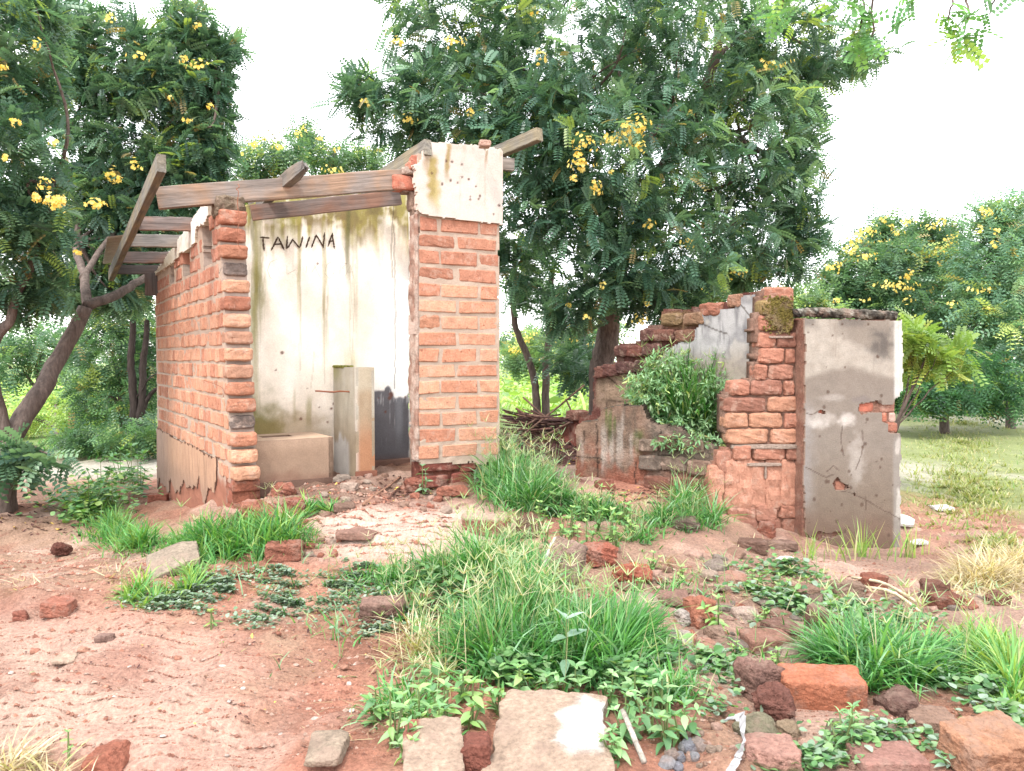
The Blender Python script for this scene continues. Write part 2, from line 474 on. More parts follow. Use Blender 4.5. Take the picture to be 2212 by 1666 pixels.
# ---------------------------------------------------------------- upright panels with ragged outlines
def panel(B, d, nrm, s0, s1, z0, z1, res, colf, outline=None, holes=(), disp=None, thick=.02, rag=.006, warp=None, backcol=None, edgecol=None, off=0.0, ragf=18):
    B = np.asarray(B, float)[:2]; d = np.asarray(d, float)[:2]; nrm = np.asarray(nrm, float)[:2]
    ns = max(2, int(round((s1 - s0) / res)) + 1); nz = max(2, int(round((z1 - z0) / res)) + 1)
    S, Z = np.meshgrid(np.linspace(s0, s1, ns), np.linspace(z0, z1, nz))
    cs = (S[:-1, :-1] + S[1:, 1:]) / 2; cz = (Z[:-1, :-1] + Z[1:, 1:]) / 2
    jx = cs + (fbm(cs * ragf, cz * ragf, 41) - .5) * rag * 4 + (vnoise(cs * 70, cz * 70, 44) - .5) * rag
    jz = cz + (fbm(cs * ragf, cz * ragf, 42) - .5) * rag * 4 + (vnoise(cs * 70, cz * 70, 45) - .5) * rag
    keep = np.ones(cs.shape, bool)
    if outline is not None: keep &= inpoly(jx, jz, outline)
    for h in holes: keep &= ~inpoly(jx, jz, h)
    s, z = S.ravel(), Z.ravel()
    o = np.full(len(s), off, float) if disp is None else off + disp(s, z)
    c = colf(s, z)
    def pos(o_):
        v = np.empty((len(s), 3)); v[:, 0] = B[0] + d[0] * s + nrm[0] * o_; v[:, 1] = B[1] + d[1] * s + nrm[1] * o_; v[:, 2] = z
        if warp is not None: v = warp(v, s, z)
        return v
    vf = pos(o); vb = pos(np.full(len(s), off - thick)); n = len(s)
    ix = np.arange(n).reshape(nz, ns)
    a, b, c2, d2 = ix[:-1, :-1], ix[:-1, 1:], ix[1:, 1:], ix[1:, :-1]
    fq = np.stack([a, b, c2, d2], -1)[keep]
    bq = fq[:, ::-1] + n
    pad = np.pad(keep, 1)
    sides = []
    for (sl, e0, e1) in ((pad[:-2, 1:-1], a, b), (pad[2:, 1:-1], c2, d2), (pad[1:-1, :-2], d2, a), (pad[1:-1, 2:], b, c2)):
        m_ = keep & ~sl
        p, q = e0[m_], e1[m_]
        sides.append(np.stack([q, p, p + n, q + n], -1))
    sq = np.concatenate(sides)
    V = np.concatenate([vf, vb]); C = np.concatenate([c, c if backcol is None else np.tile(backcol, (n, 1))])
    if edgecol is not None:   # own vertices for the broken edge so that it shows its own colour
        e = sq.ravel(); V = np.concatenate([V, V[e]]); C = np.concatenate([C, np.tile(edgecol, (len(e), 1)) * (.8 + .4 * rng.random((len(e), 1)))])
        sq = np.arange(2 * n, 2 * n + len(e)).reshape(-1, 4)
    Q = np.concatenate([fq, bq, sq])
    u, inv = np.unique(Q, return_inverse=True)
    return V[u], inv.reshape(Q.shape), C[u]

def plane_px(B, d):
    """photo point -> (s, z) on the upright plane through B along d"""
    def f(px, py):
        px = np.asarray(px, float); k = (px - CX) / F
        # X = k * depth ; depth = Y*cos - (Z-cam)*sin, solved by a short iteration over Z
        z = 0.8
        for _ in range(6):
            zc = z - CAMZ
            # B0 + d0 s = k*(c*(B1 + d1 s) - zc*sn)
            c, sn = math.cos(PITCH), math.sin(PITCH)
            s = (k * (c * B[1] - zc * sn) - B[0]) / (d[0] - k * c * d[1])
            Y = B[1] + d[1] * s
            y = (CY - py) / F
            z = CAMZ + (-sn + y * c) / (c + y * sn) * Y
        return s, z
    return f

# ---------------------------------------------------------------- bricks
def chamfer_box(l, d, h, ch, jit, r):
    v = []; L, D, H = l / 2, d / 2, h / 2
    for sx in (-1, 1):
        for sy in (-1, 1):
            for sz in (-1, 1):
                j = (r.random(3) - .5) * jit; c = ch * (.5 + r.random(3) * 1.2)
                v += [(sx * (L - c[0]) + j[0], sy * D + j[1], sz * (H - c[2]) + j[2]), (sx * L + j[0], sy * (D - c[1]) + j[1], sz * (H - c[2]) + j[2]), (sx * (L - c[0]) + j[0], sy * (D - c[1]) + j[1], sz * H + j[2])]
    def ix(a, b, c, k): return ((a * 2 + b) * 2 + c) * 3 + k
    q = []; t = []
    for a in (0, 1):
        f = [ix(a, 0, 0, 1), ix(a, 1, 0, 1), ix(a, 1, 1, 1), ix(a, 0, 1, 1)]; q.append(f if a else f[::-1])
        f = [ix(0, a, 0, 0), ix(0, a, 1, 0), ix(1, a, 1, 0), ix(1, a, 0, 0)]; q.append(f if a else f[::-1])
        f = [ix(0, 0, a, 2), ix(1, 0, a, 2), ix(1, 1, a, 2), ix(0, 1, a, 2)]; q.append(f if a else f[::-1])
    for a in (0, 1):
        for b in (0, 1):
            q.append([ix(a, b, 0, 0), ix(a, b, 1, 0), ix(a, b, 1, 1), ix(a, b, 0, 1)])
            q.append([ix(a, 0, b, 1), ix(a, 1, b, 1), ix(a, 1, b, 2), ix(a, 0, b, 2)])
            q.append([ix(0, a, b, 0), ix(1, a, b, 0), ix(1, a, b, 2), ix(0, a, b, 2)])
            for c in (0, 1): t.append([ix(a, b, c, 0), ix(a, b, c, 1), ix(a, b, c, 2)])
    v = np.array(v)
    def fix(fs):
        out = []
        for f in fs:
            p = v[f]; n = np.cross(p[1] - p[0], p[2] - p[0])
            out.append(f if n @ p.mean(0) > 0 else f[::-1])
        return np.array(out)
    return v, fix(q), fix(t)

_bcache = {}
def brick_mesh(kind, dims, ch=.006, jit=.010, nvar=9):
    key = (kind, tuple(round(x, 3) for x in dims))
    if key not in _bcache:
        _bcache[key] = []
        for i in range(nvar):
            v, q, t = chamfer_box(*dims, ch, jit, rng)
            _bcache[key].append(mesh_np('brick', v, q, t, None, False, M_BRICK))
    return random.choice(_bcache[key])

def rough_brick(dims, seed, n=7, amp=.010, broken=None):
    """a brick with a crumbled face: finely divided, noise displaced"""
    v, q = cube_grid(n)
    p = np.abs(v) ** 7; v = v / (p.sum(1) ** (1 / 7))[:, None]
    v = v * np.array(dims) / 2
    nn = v / np.linalg.norm(v / np.array(dims), axis=1)[:, None]
    nn /= np.linalg.norm(nn, axis=1)[:, None]
    v = v + nn * ((noise3(v + seed * 3.1, 30, seed) - .5) * amp * 2 + (noise3(v + seed * 3.1, 80, seed + 1) - .5) * amp)[:, None]
    return v, q

def cube_grid(n):
    a = np.linspace(-1, 1, n + 1); V = []; Q = []; k = 0
    for ax in range(3):
        for sgn in (-1, 1):
            A, B_ = np.meshgrid(a, a); p = np.empty((A.size, 3))
            p[:, ax] = sgn; p[:, (ax + 1) % 3] = A.ravel(); p[:, (ax + 2) % 3] = B_.ravel()
            ix = np.arange(A.size).reshape(n + 1, n + 1) + k
            f = np.stack([ix[:-1, :-1], ix[:-1, 1:], ix[1:, 1:], ix[1:, :-1]], -1).reshape(-1, 4)
            Q.append(f if sgn > 0 else f[:, ::-1]); V.append(p); k += A.size
    V = np.concatenate(V); Q = np.concatenate(Q)
    u, inv = np.unique(np.round(V, 6), axis=0, return_inverse=True)
    return u, inv.reshape(-1)[Q]

BRICK_COLS = [alb(222, 158, 122), alb(214, 146, 110), alb(228, 168, 132), alb(204, 134, 100), alb(222, 162, 128), alb(194, 122, 92), alb(224, 162, 124)]
BRICK_DARK = [alb(150, 90, 66), alb(160, 88, 64), alb(124, 66, 52)]
BRICK_GREY = [alb(128, 112, 104), alb(150, 126, 112)]
MORTAR = alb(186, 162, 142)
def brick(parent, dims, pos, yaw, colr, kind='c', roll=0.0, rough=False, seed=0, amp=.010):
    if rough:
        v, q = rough_brick(dims, seed, 7, amp)
        me = mesh_np('brick', v, q, None, None, False, M_BRICK)
    else:
        me = brick_mesh(kind, dims)
    o = bpy.data.objects.new('brick', me)
    o.location = [float(a) for a in pos]; o.rotation_euler = (roll, 0, yaw)
    o.color = (*[float(a) for a in np.clip(colr, 0, 1)], 1)
    COL.objects.link(o); attach(o, parent)
    return o

# ================================================================ THE LATRINE
lat_loc = (-0.9, 5.4, 0.0)
latrine = thing('ruined_latrine', 'roofless red brick latrine with stained white inner wall and bare roof timbers', 'ruin', lat_loc)
A = np.array([(491 - CX) / F * 4.62, 4.62])
FAR = np.array([(337 - CX) / F * 7.0, 7.0])
WL = float(np.hypot(*(FAR - A))); U = (FAR - A) / WL            # along the side wall, away from us
NO = np.array([-U[1], U[0]]); NO = NO if NO[0] < 0 else -NO      # its outer side
YAWL = math.atan2(U[1], U[0])
def lean(v, s, z):
    v = v.copy(); v[:, 0] += (.75 - z) * .036 * (1 - np.clip(s, 0, WL) / WL); return v
def WP(s, z, out=0.0):
    p = np.array([[A[0] + U[0] * s + NO[0] * out, A[1] + U[1] * s + NO[1] * out, z]])
    return lean(p, np.array([s]), np.array([z]))[0]
PITCHZ = .1027; Z0 = .106
holes = [[(.29, 1.395), (.58, 1.395), (.58, 1.68), (.29, 1.68)], [(1.06, 1.395), (1.36, 1.395), (1.36, 1.59), (1.06, 1.59)], [(1.76, 1.395), (1.96, 1.395), (1.96, 1.58), (1.76, 1.58)]]
def roofz(s): return 1.80 - .098 * s
coreout = [(.035, .09), (.035, 1.70), (.30, 1.72), (.31, roofz(.3)), (WL, roofz(WL)), (WL, -.5), (.2, -.5), (.2, .04), (.08, .05)]
def core_col(s, z):
    t = fbm(s * 14, z * 14, 51)
    c = mix(MORTAR * .92, MORTAR * 1.08, t)
    mud = sst(.10, .0, z + (fbm(s * 9, z * 3, 52) - .5) * .12)
    return mix(c, mix(alb(150, 92, 70), alb(176, 112, 84), t), mud)
v, q, c = panel(A, U, NO, -.02, WL, -.5, 1.82, .02, core_col, coreout, holes, disp=lambda s, z: (fbm(s * 25, z * 25, 53) - .5) * .010, thick=.145, rag=.010, warp=lean, off=-.005, backcol=alb(236, 228, 212), edgecol=alb(178, 158, 144))
side_wall = part('side_wall', mesh_np('side_wall', v, q, None, c, False, M_PLASTER), latrine)

# mud foot of the wall, washed into vertical grooves
def foot_col(s, z):
    t = fbm(s * 30, z * 4, 55); return mix(alb(150, 82, 58), alb(186, 112, 82), t)
v, q, c = panel(A, U, NO, .0, .47, -.5, .17, .011, foot_col, [(.0, -.5), (.02, .06), (.10, .075), (.22, .13), (.34, .165), (.47, .17), (.47, -.5)], disp=lambda s, z: (fbm(s * 42, z * 3.5, 56) - .5) * .05 + (fbm(s * 30, z * 30, 57) - .5) * .012, thick=.15, rag=.008, warp=lean, off=-.012)
part('eroded_footing', mesh_np('eroded_footing', v, q, None, c, True, M_STONE), side_wall)
# smeared render on the lower courses, its hem eaten away
def smear_col(s, z):
    px = 0; t = fbm(s * 34, z * 3, 58)
    c = mix(alb(205, 160, 124), alb(178, 136, 108), t)
    c = mix(c, alb(160, 136, 120), sst(1.9, 2.7, s) * .8)
    c = mix(c, alb(140, 106, 84), sst(.6, .72, fbm(s * 60, z * 2.2, 260)) * .45)
    return mix(c, alb(150, 120, 102), sst(.04, -.18, z) * .7)
hem = [(.41, .15), (WL, .165), (WL, -.39)] + [(x, -.01 - .112 * x + .08 * math.sin(x * 17) * math.sin(x * 5) + random.uniform(-.045, .045)) for x in np.linspace(2.7, .45, 30)]
v, q, c = panel(A, U, NO, .40, WL + .002, -.46, .18, .013, smear_col, hem, disp=lambda s, z: (fbm(s * 45, z * 4, 59) - .5) * .014, thick=.03, rag=.012, warp=lean, off=.006, edgecol=alb(120, 88, 72))
part('render_skirt', mesh_np('render_skirt', v, q, None, c, True, M_PLASTER), side_wall)

# courses of the side wall
fargeo = Geo(); nb = 0; todo = []
for k in range(-3, 16):
    z = Z0 + PITCHZ * k
    j = 0
    s = .062 + (.06 if k % 2 else 0)
    if k % 2: todo.append((.028, z, .054, k, True))
    first = True
    while s < WL - .05:
        w = .112 + random.uniform(-.008, .006)
        ok = z + .04 < roofz(s) - .02
        if k < 0 and s < .5: ok = False
        if k < 0: ok = False
        for h in holes:
            if h[0][0] - .045 < s < h[1][0] + .045 and z > 1.40: ok = False
        if s < .30 and z < 1.70: ok = True
        if k < 0: ok = False
        if k == 0 and s > .40: ok = False
        if s > .3 and z > 1.56: ok = False
        if ok: todo.append((s, z, w, k, first))
        first = False
        s += .1235
todo.sort(key=lambda a: a[0])
for n_, (s, z, w, k, first) in enumerate(todo):
    zz = z + (vnoise(s * 2, k * 3.1, 61) - .5) * .010
    cc = mix(random.choice(BRICK_COLS), BRICK_COLS[1], .4) * random.uniform(.92, 1.08)
    if k > 10: cc = mix(cc, alb(190, 122, 98), min(.8, (k - 10) * .24))
    if s > 1.5: cc = cc * (1 - .1 * (s - 1.5))
    p = WP(s, zz, -.045 + random.uniform(-.003, .004))
    if s < .09:
        continue
    if n_ < 238:
        brick(side_wall, (w + .004, .09, .088), p, YAWL, cc, 'h')
    else:
        v, q, t = chamfer_box(w + .004, .09, .088, .005, .004, rng)
        R = np.array([[math.cos(YAWL), -math.sin(YAWL)], [math.sin(YAWL), math.cos(YAWL)]])
        v[:, :2] = v[:, :2] @ R.T
        fargeo.add(v + p, q, t, cc)
o = part('brickwork', fargeo.mesh('brickwork', M_BRICKV), side_wall, kind='stuff')

# broken end of the wall facing us: one torn brick per course
for k in range(0, 16):
    z = Z0 + PITCHZ * k
    grey = k in (12, 3)
    dark = k in (8, 10, 13, 14, 6, 4)
    cc = random.choice(BRICK_GREY if grey else (BRICK_COLS[3:6] if dark else BRICK_COLS)) * random.uniform(.9, 1.05)
    if dark: cc = cc * .82
    prot = random.uniform(-.004, .018) - (.02 if grey else 0) + (.012 if k in (0, 1, 2) else 0)
    L = .125
    p = WP(L / 2 - prot, z, -.078 + random.uniform(-.006, .006))
    brick(side_wall, (L, .160 - (.012 if grey else 0), .084 + random.uniform(-.006, .004)), p, YAWL + random.uniform(-.04, .04), cc, rough=True, seed=k + 1, amp=.014 if not grey else .02)
# mortar clod under the beam, brick lumps at the torn foot
v, q = rough_brick((.20, .17, .13), 91, 10, .026)
Rz = np.array([[math.cos(YAWL), -math.sin(YAWL), 0], [math.sin(YAWL), math.cos(YAWL), 0], [0, 0, 1]])
cc = mix(alb(150, 128, 104), alb(120, 104, 84), noise3(v, 25, 5))
part('mortar_cap', mesh_np('mortar_cap', v @ Rz.T + WP(.11, 1.715, -.075), q, None, cc, False, M_STONE), side_wall)
for (s, z, dm, cl) in ((.10, .035, (.17, .15, .075), alb(170, 104, 84)), (.13, -.05, (.2, .15, .09), alb(160, 90, 66)), (.12, -.14, (.22, .17, .1), alb(150, 84, 62))):
    brick(side_wall, dm, WP(s, z, -.08), YAWL, cl, rough=True, seed=int(z * 500) + 77, amp=.016)

# white render left along the eaves, stepping down with the purlins
def band_col(s, z):
    t = fbm(s * 6, z * 14, 63)
    c = mix(alb(246, 242, 234), alb(222, 212, 192), sst(.45, .8, t))
    c = mix(c, alb(196, 184, 158), sst(1.2, 2.0, s) * .85)
    return mix(c, alb(170, 140, 100), sst(.7, .85, fbm(s * 30, z * 5, 64)) * .5)
band = [(.27, 1.80), (.27, 1.70), (.45, 1.665), (.62, 1.675), (.74, 1.672), (.76, 1.585), (1.1, 1.572), (1.42, 1.585), (1.44, 1.565), (1.95, 1.55), (WL, 1.545), (WL, 1.555)] + [(x, roofz(x) + .03) for x in np.linspace(WL, .27, 14)]
v, q, c = panel(A, U, NO, .25, WL + .003, 1.5, 1.86, .012, band_col, band, disp=lambda s, z: (fbm(s * 12, z * 12, 65) - .5) * .006, thick=.035, rag=.006, warp=lean, off=.012, edgecol=alb(214, 198, 176))
part('eaves_render', mesh_np('eaves_render', v, q, None, c, True, M_PLASTER), side_wall)
# slanting broken board over the first vent
def wood_box(L, w, h, seed, bend=0.0, n=10, broken=0):
    """timber along +X with worn arrises; broken=1 leaves a splintered end at +X"""
    V = []; sec = np.array([(-1, -1), (-.78, -1), (.78, -1), (1, -1), (1, 1), (.78, 1), (-.78, 1), (-1, 1)], float)
    sec[[0, 3, 4, 7]] *= .95
    m_ = len(sec)
    r = np.random.default_rng(seed)
    for i in range(n + 1):
        t = i / n; jit = (r.random((m_, 2)) - .5) * .05
        p = (sec + jit) * np.array([w / 2, h / 2])
        x = np.full(m_, (t - .5) * L)
        if broken and i >= n - 1:
            x = x + (r.random(m_) - .65) * .11 * (1 if i == n else .5); p = p * (.62 if i == n else .88)
        p[:, 1] += bend * math.sin(t * math.pi) + (r.random() - .5) * h * .04
        V.append(np.column_stack([x, p]))
    V = np.concatenate(V); Q = []
    for i in range(n):
        for k in range(m_):
            k2 = (k + 1) % m_; Q.append((i * m_ + k, (i + 1) * m_ + k, (i + 1) * m_ + k2, i * m_ + k2))
    V = np.concatenate([V, [V[:m_].mean(0)], [V[-m_:].mean(0)]]); T = []
    for k in range(m_):
        k2 = (k + 1) % m_; T.append((n * m_ + m_, k, k2)); T.append((n * m_ + m_ + 1, n * m_ + k2, n * m_ + k))
    return V, np.array(Q), np.array(T)

def timber(name, p0, p1, w, h, colr, parent, seed, label=None, broken=0, bend=0.0, roll=0.0):
    p0 = Vector(p0); p1 = Vector(p1); d = p1 - p0
    v, q, t = wood_box(d.length, w, h, seed, bend, 12, broken)
    o = bpy.data.objects.new(name, mesh_np(name, v, q, t, None, False, M_WOOD))
    x = d.normalized(); z = Vector((0, 0, 1)); y = z.cross(x).normalized(); z = x.cross(y)
    M = Matrix((x, y, z)).transposed().to_4x4() @ Matrix.Rotation(roll, 4, 'X')
    M.translation = (p0 + p1) / 2
    o.matrix_world = M
    o.color = (*[float(a) for a in colr], 1)
    COL.objects.link(o)
    if parent is not None: attach(o, parent)
    return tag(o, label)
W_BROWN = alb(152, 122, 98); W_GREY = alb(144, 130, 116); W_RED = alb(142, 106, 88); W_DK = alb(96, 78, 70); W_MOSS = alb(140, 128, 102)

# roof timbers
timber('purlin', P(340, 429, 4.62), P(874, 388, 5.02), .05, .128, W_BROWN, latrine, 1, 'long brown beam across the open front')
timber('purlin', P(543, 461, 5.02), P(864, 427, 5.42), .05, .098, W_RED, latrine, 2, 'reddish beam just in front of the white wall')
for i, (px, py, e, s) in enumerate(((425, 487, .36, .92), (390, 523, .36, 1.52), (355, 558, .35, 2.2), (331, 584, .37, 2.88))):
    f = np.array([-.88, -.42])
    base = np.array([A[0] + U[0] * s, A[1] + U[1] * s])
    z = P(px, py, base[1])[2]
    a = base - f * .12; b = base + f * e
    timber('purlin', (a[0], a[1], z + .01), (b[0], b[1], z - .012), .05, .092 if i < 3 else .08, [W_RED, W_GREY, W_RED * .85, W_DK][i], latrine, 10 + i, ['brown purlin stub under the long beam', 'pale grey purlin stub', 'dark red purlin stub', 'lowest blackened purlin stub'][i])
timber('rafter', P(349, 352, 3.98), P(240, 596, 6.95), .046, .092, W_MOSS * .85, latrine, 21, 'mossy grey rafter nailed across the purlin ends')
timber('rafter', P(545, 452, 5.35), P(660, 356, 4.55), .055, .085, W_GREY * .85, latrine, 22, 'short rafter with rotten splintered end', broken=1)
timber('rafter', P(765, 425, 5.75), P(925, 318, 4.95), .055, .10, W_MOSS * 1.05, latrine, 23, 'mossy rafter stub beside the pillar')
timber('rafter', P(1040, 345, 5.55), P(1166, 290, 5.15), .06, .085, W_MOSS * .95, latrine, 24, 'rafter end sticking out past the pillar')
timber('purlin', P(1045, 352, 5.32), P(1110, 357, 5.36), .05, .085, W_GREY, latrine, 25, 'grey purlin end beside the pillar')
timber('timber_post', WP(WL - .12, 1.36, .01), WP(WL - .12, 1.56, .01), .05, .17, W_DK, latrine, 26)

# bent sheet of roofing left on the far purlins
n1, n2 = 40, 6
a0, a1, b0, b1 = P(222, 570, 6.95), P(232, 512, 6.3), P(262, 566, 7.25), P(292, 503, 6.4)
Gs, Gt = np.meshgrid(np.linspace(0, 1, n1), np.linspace(0, 1, n2))
sv = (a0 * (1 - Gs[..., None]) + a1 * Gs[..., None]) * (1 - Gt[..., None]) + (b0 * (1 - Gs[..., None]) + b1 * Gs[..., None]) * Gt[..., None]
sv[..., 2] += .014 * np.sin(Gs * 2 * math.pi * 10)
sv = sv.reshape(-1, 3); ix = np.arange(n1 * n2).reshape(n2, n1)
q = np.stack([ix[:-1, :-1], ix[:-1, 1:], ix[1:, 1:], ix[1:, :-1]], -1).reshape(-1, 4)
v2 = np.concatenate([sv, sv - np.array([0, 0, .003])]); q2 = np.concatenate([q, q[:, ::-1] + len(sv)])
part('roof_sheet', mesh_np('roof_sheet', v2, q2, None, np.tile(alb(190, 176, 158), (len(v2), 1)), True, M_PLASTER), latrine)

# wire tying the long beam to the wall
w_ = Geo()
wp = [P(x, y, d) for x, y, d in ((514, 398, 4.62), (517, 404, 4.60), (510, 409, 4.60), (515, 414, 4.595), (513, 440, 4.59), (517, 475, 4.57), (513, 500, 4.56), (515, 530, 4.56), (526, 541, 4.58))]
v, q, t = tube(smooth_path(wp, 36), .0022, 5); w_.add(v, q, t)
wp = [P(x, y, d) for x, y, d in ((441, 822, 4.97), (462, 829, 4.9), (480, 838, 4.72), (484, 850, 4.65), (482, 858, 4.66))]
v, q, t = tube(smooth_path(wp, 16), .002, 5); w_.add(v, q, t)
part('tie_wire', w_.mesh('tie_wire', M_RUST), latrine)

# ---- back wall with the scratched name
BC = np.array([(884 - CX) / F * 5.81, 5.81]); FD = -NO                     # right-hand inner corner; FD runs left to right
BL = 1.27; BW0 = BC - FD * BL
bw = plane_px(BW0, FD)
def bw_px(s, z):
    return proj(np.stack([BW0[0] + FD[0] * s, BW0[1] + FD[1] * s, z], -1))
def back_col(s, z):
    px, py = bw_px(s, z)
    t1 = fbm(px * .012, py * .006, 71); t2 = fbm(px * .09, py * .010, 72); t3 = fbm(px * .05, py * .05, 73, 5)
    c = mix(alb(244, 237, 227, .92), alb(234, 222, 206, .88), sst(.35, .7, t1))
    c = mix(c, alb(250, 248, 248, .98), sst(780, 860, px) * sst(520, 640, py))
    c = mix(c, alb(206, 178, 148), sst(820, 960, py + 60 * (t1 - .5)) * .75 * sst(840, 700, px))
    topy = 455 + 26 * np.sin(px * .05) + 40 * (t2 - .5)
    st = sst(1, 0, (py - 440) / (75 + 150 * t2 * t2)) * sst(.25, .6, t3 * .6 + t2 * .5)
    c = mix(c, mix(alb(174, 162, 66), alb(140, 120, 60), sst(.4, .6, t3)), np.clip(st * 1.35, 0, .95))
    for (x0, w, ya, yb, k, cl) in ((556, 22, 440, 760, .95, (132, 128, 44)), (550, 14, 470, 990, .6, (160, 150, 66)), (600, 30, 440, 540, .55, (158, 156, 60)), (545, 9, 440, 560, .8, (104, 100, 50)), (690, 26, 430, 530, .5, (156, 132, 66)), (790, 26, 430, 545, .6, (150, 134, 66)), (553, 8, 470, 905, .45, (150, 140, 60)), (546, 10, 640, 800, .5, (150, 146, 62)), (572, 16, 600, 690, .35, (160, 150, 70)), (645, 7, 430, 700, .75, (168, 158, 62)), (648, 3, 500, 830, .3, (150, 140, 70)), (701, 7, 430, 800, .85, (160, 148, 54)), (697, 3, 480, 830, .35, (150, 140, 50)), (708, 3, 600, 760, .55, (150, 140, 60)),
                               (751, 9, 430, 640, .85, (112, 112, 58)), (762, 6, 430, 720, .45, (150, 140, 56)), (770, 5, 440, 760, .55, (140, 130, 60)), (756, 3, 600, 800, .45, (150, 144, 80)), (742, 12, 430, 520, .4, (140, 112, 60)), (812, 22, 430, 520, .5, (164, 148, 84)), (628, 20, 440, 520, .6, (150, 150, 50)), (668, 12, 870, 925, .75, (140, 136, 52)), (637, 6, 850, 920, .45, (150, 140, 70)), (884, 8, 430, 560, .5, (190, 184, 80)), (866, 14, 420, 470, .5, (196, 190, 90)), (757, 22, 770, 815, .5, (190, 184, 90))):
        xx = x0 + 5 * (fbm(py * .02, px * 0 + x0, 74) - .5)
        edge = w * .85 * (.4 + 1.1 * fbm(px * .35, py * .04, 75))
        m_ = sst(1.0, .3, np.abs(px - xx) / edge) * sst(ya - 25, ya + 8, py) * sst(yb + 15, yb - .45 * (yb - ya), py)
        c = mix(c, alb(*cl), np.clip(m_ * k * .82 * (.5 + .8 * t2), 0, .95))
    gl = sst(1.05, .2, np.hypot((px - 552) / 95, (py - 925) / 95) + (t3 - .5) * .8)
    c = mix(c, alb(118, 116, 40), gl * .9)
    gl = sst(1.1, .2, np.hypot((px - 640) / 130, (py - 925) / 50) + (t3 - .5) * .8)
    c = mix(c, alb(150, 122, 70), gl * .55)
    # black splash coat low on the right, white runs over it
    edge = 842 + 14 * np.sin(px * .11) * (px > 830) + 22 * np.exp(-((px - 852) / 9.) ** 2) + 6 * (t3 - .5)
    bl = sst(0, 6, py - edge) * sst(806, 809, px) * sst(885.5, 882, px + 3 * (t3 - .5))
    c = mix(c, mix(alb(124, 122, 130), alb(98, 96, 102), t1), bl)
    run = sst(.66, .8, fbm(px * .5, py * .022, 76)) * sst(990, 860, py) * bl
    c = mix(c, alb(190, 190, 196), run * .8)
    c = mix(c, alb(150, 154, 164), bl * sst(12, 2, np.abs(px - 862)) * sst(985, 900, py) * .55)
    c = mix(c, alb(120, 92, 84), sst(975, 1000, py) * .6)
    # thin dark trails, pits and the long crack by the corner
    for pts in ([(562, 500), (561, 700), (562, 840), (559, 940)], [(648, 560), (650, 700), (649, 800)], [(757, 580), (759, 640), (757, 690)], [(767, 570), (766, 640), (764, 700), (760, 790)], [(698, 600), (700, 700), (702, 830)], [(706, 640), (704, 740)], [(678, 760), (676, 800), (671, 840)]):
        c = mix(c, alb(140, 128, 84), sst(1.4, .4, linedist(px, py, pts)) * .35)
    for pts, w in (([(851, 445), (849, 480), (852, 520), (852, 600), (854, 680), (853, 760), (852, 840)], .8), ([(846, 480), (845, 540), (847, 600)], .6)):
        c = mix(c, alb(92, 78, 62), sst(w + .9, w * .4, linedist(px + 5 * (fbm(py * .05, px * 0, 77) - .5), py, pts)) * .7)
    for (x, y, r) in ((610, 762, 4), (722, 872, 4), (716, 883, 3), (735, 866, 3), (708, 912, 3), (845, 852, 5), (842, 860, 4), (876, 858, 3), (735, 826, 2), (686, 570, 3), (596, 800, 2), (748, 570, 2), (650, 905, 3), (680, 950, 3), (833, 890, 3), (818, 860, 2), (690, 880, 2), (664, 840, 2)):
        c = mix(c, alb(120, 72, 56), sst(1.2, .6, np.hypot(px - x, (py - y)) / r + (t3 - .5)) * .85)
    return c
topz = [bw(x, y)[1] for x, y in ((520, 446), (600, 432), (700, 420), (800, 410), (884, 400))]
tops = [bw(x, y)[0] for x, y in ((520, 446), (600, 432), (700, 420), (800, 410), (884, 400))]
out = [(-.06, -.05), (BL, -.05)] + list(zip(tops, topz))[::-1] + [(-.06, topz[0])]
v, q, c = panel(BW0, FD, -U, -.06, BL, -.06, max(topz) + .03, .0075, back_col, out, disp=lambda s, z: (fbm(s * 3, z * 3, 78) - .5) * .012, thick=.14, rag=.008)
back_wall = part('back_wall', mesh_np('back_wall', v, q, None, c, True, M_PLASTER), latrine)
# scratched capitals: gouged strokes, charcoal brown
def strokes(plist, wid, seed, off=.0105, colr=None):
    G = Geo(); r = np.random.default_rng(seed)
    for pts in plist:
        sz = np.array([bw(x, y) for x, y in pts], float)
        L = np.r_[0, np.cumsum(np.hypot(*np.diff(sz, axis=0).T))]
        m_ = max(4, int(L[-1] / .008)); tt = np.linspace(0, L[-1], m_)
        s = np.interp(tt, L, sz[:, 0]); z = np.interp(tt, L, sz[:, 1])
        dx, dz = np.gradient(s), np.gradient(z); ln = np.hypot(dx, dz) + 1e-9
        prof = np.minimum(1, np.minimum(np.linspace(0, 1, m_), np.linspace(1, 0, m_)) * 5 + .25)
        w1 = wid * prof * (.6 + .7 * r.random(m_)); w2 = wid * prof * (.6 + .7 * r.random(m_))
        a = np.stack([s - dz / ln * w1, z + dx / ln * w1], -1); b = np.stack([s + dz / ln * w2, z - dx / ln * w2], -1)
        def p3(k, o_): return np.column_stack([BW0[0] + FD[0] * k[:, 0] - U[0] * o_, BW0[1] + FD[1] * k[:, 0] - U[1] * o_, k[:, 1]])
        V = np.concatenate([p3(a, off), p3(b, off)]); i = np.arange(m_ - 1)
        Q = np.stack([i, i + 1, i + 1 + m_, i + m_], -1)
        G.add(V, Q, None, colr if colr is not None else alb(84, 66, 52))
    return G
D_ = lambda pts: [((950 + x / 1.8107) / 1.844, (780 + y / 1.8107) / 1.844) for x, y in pts]
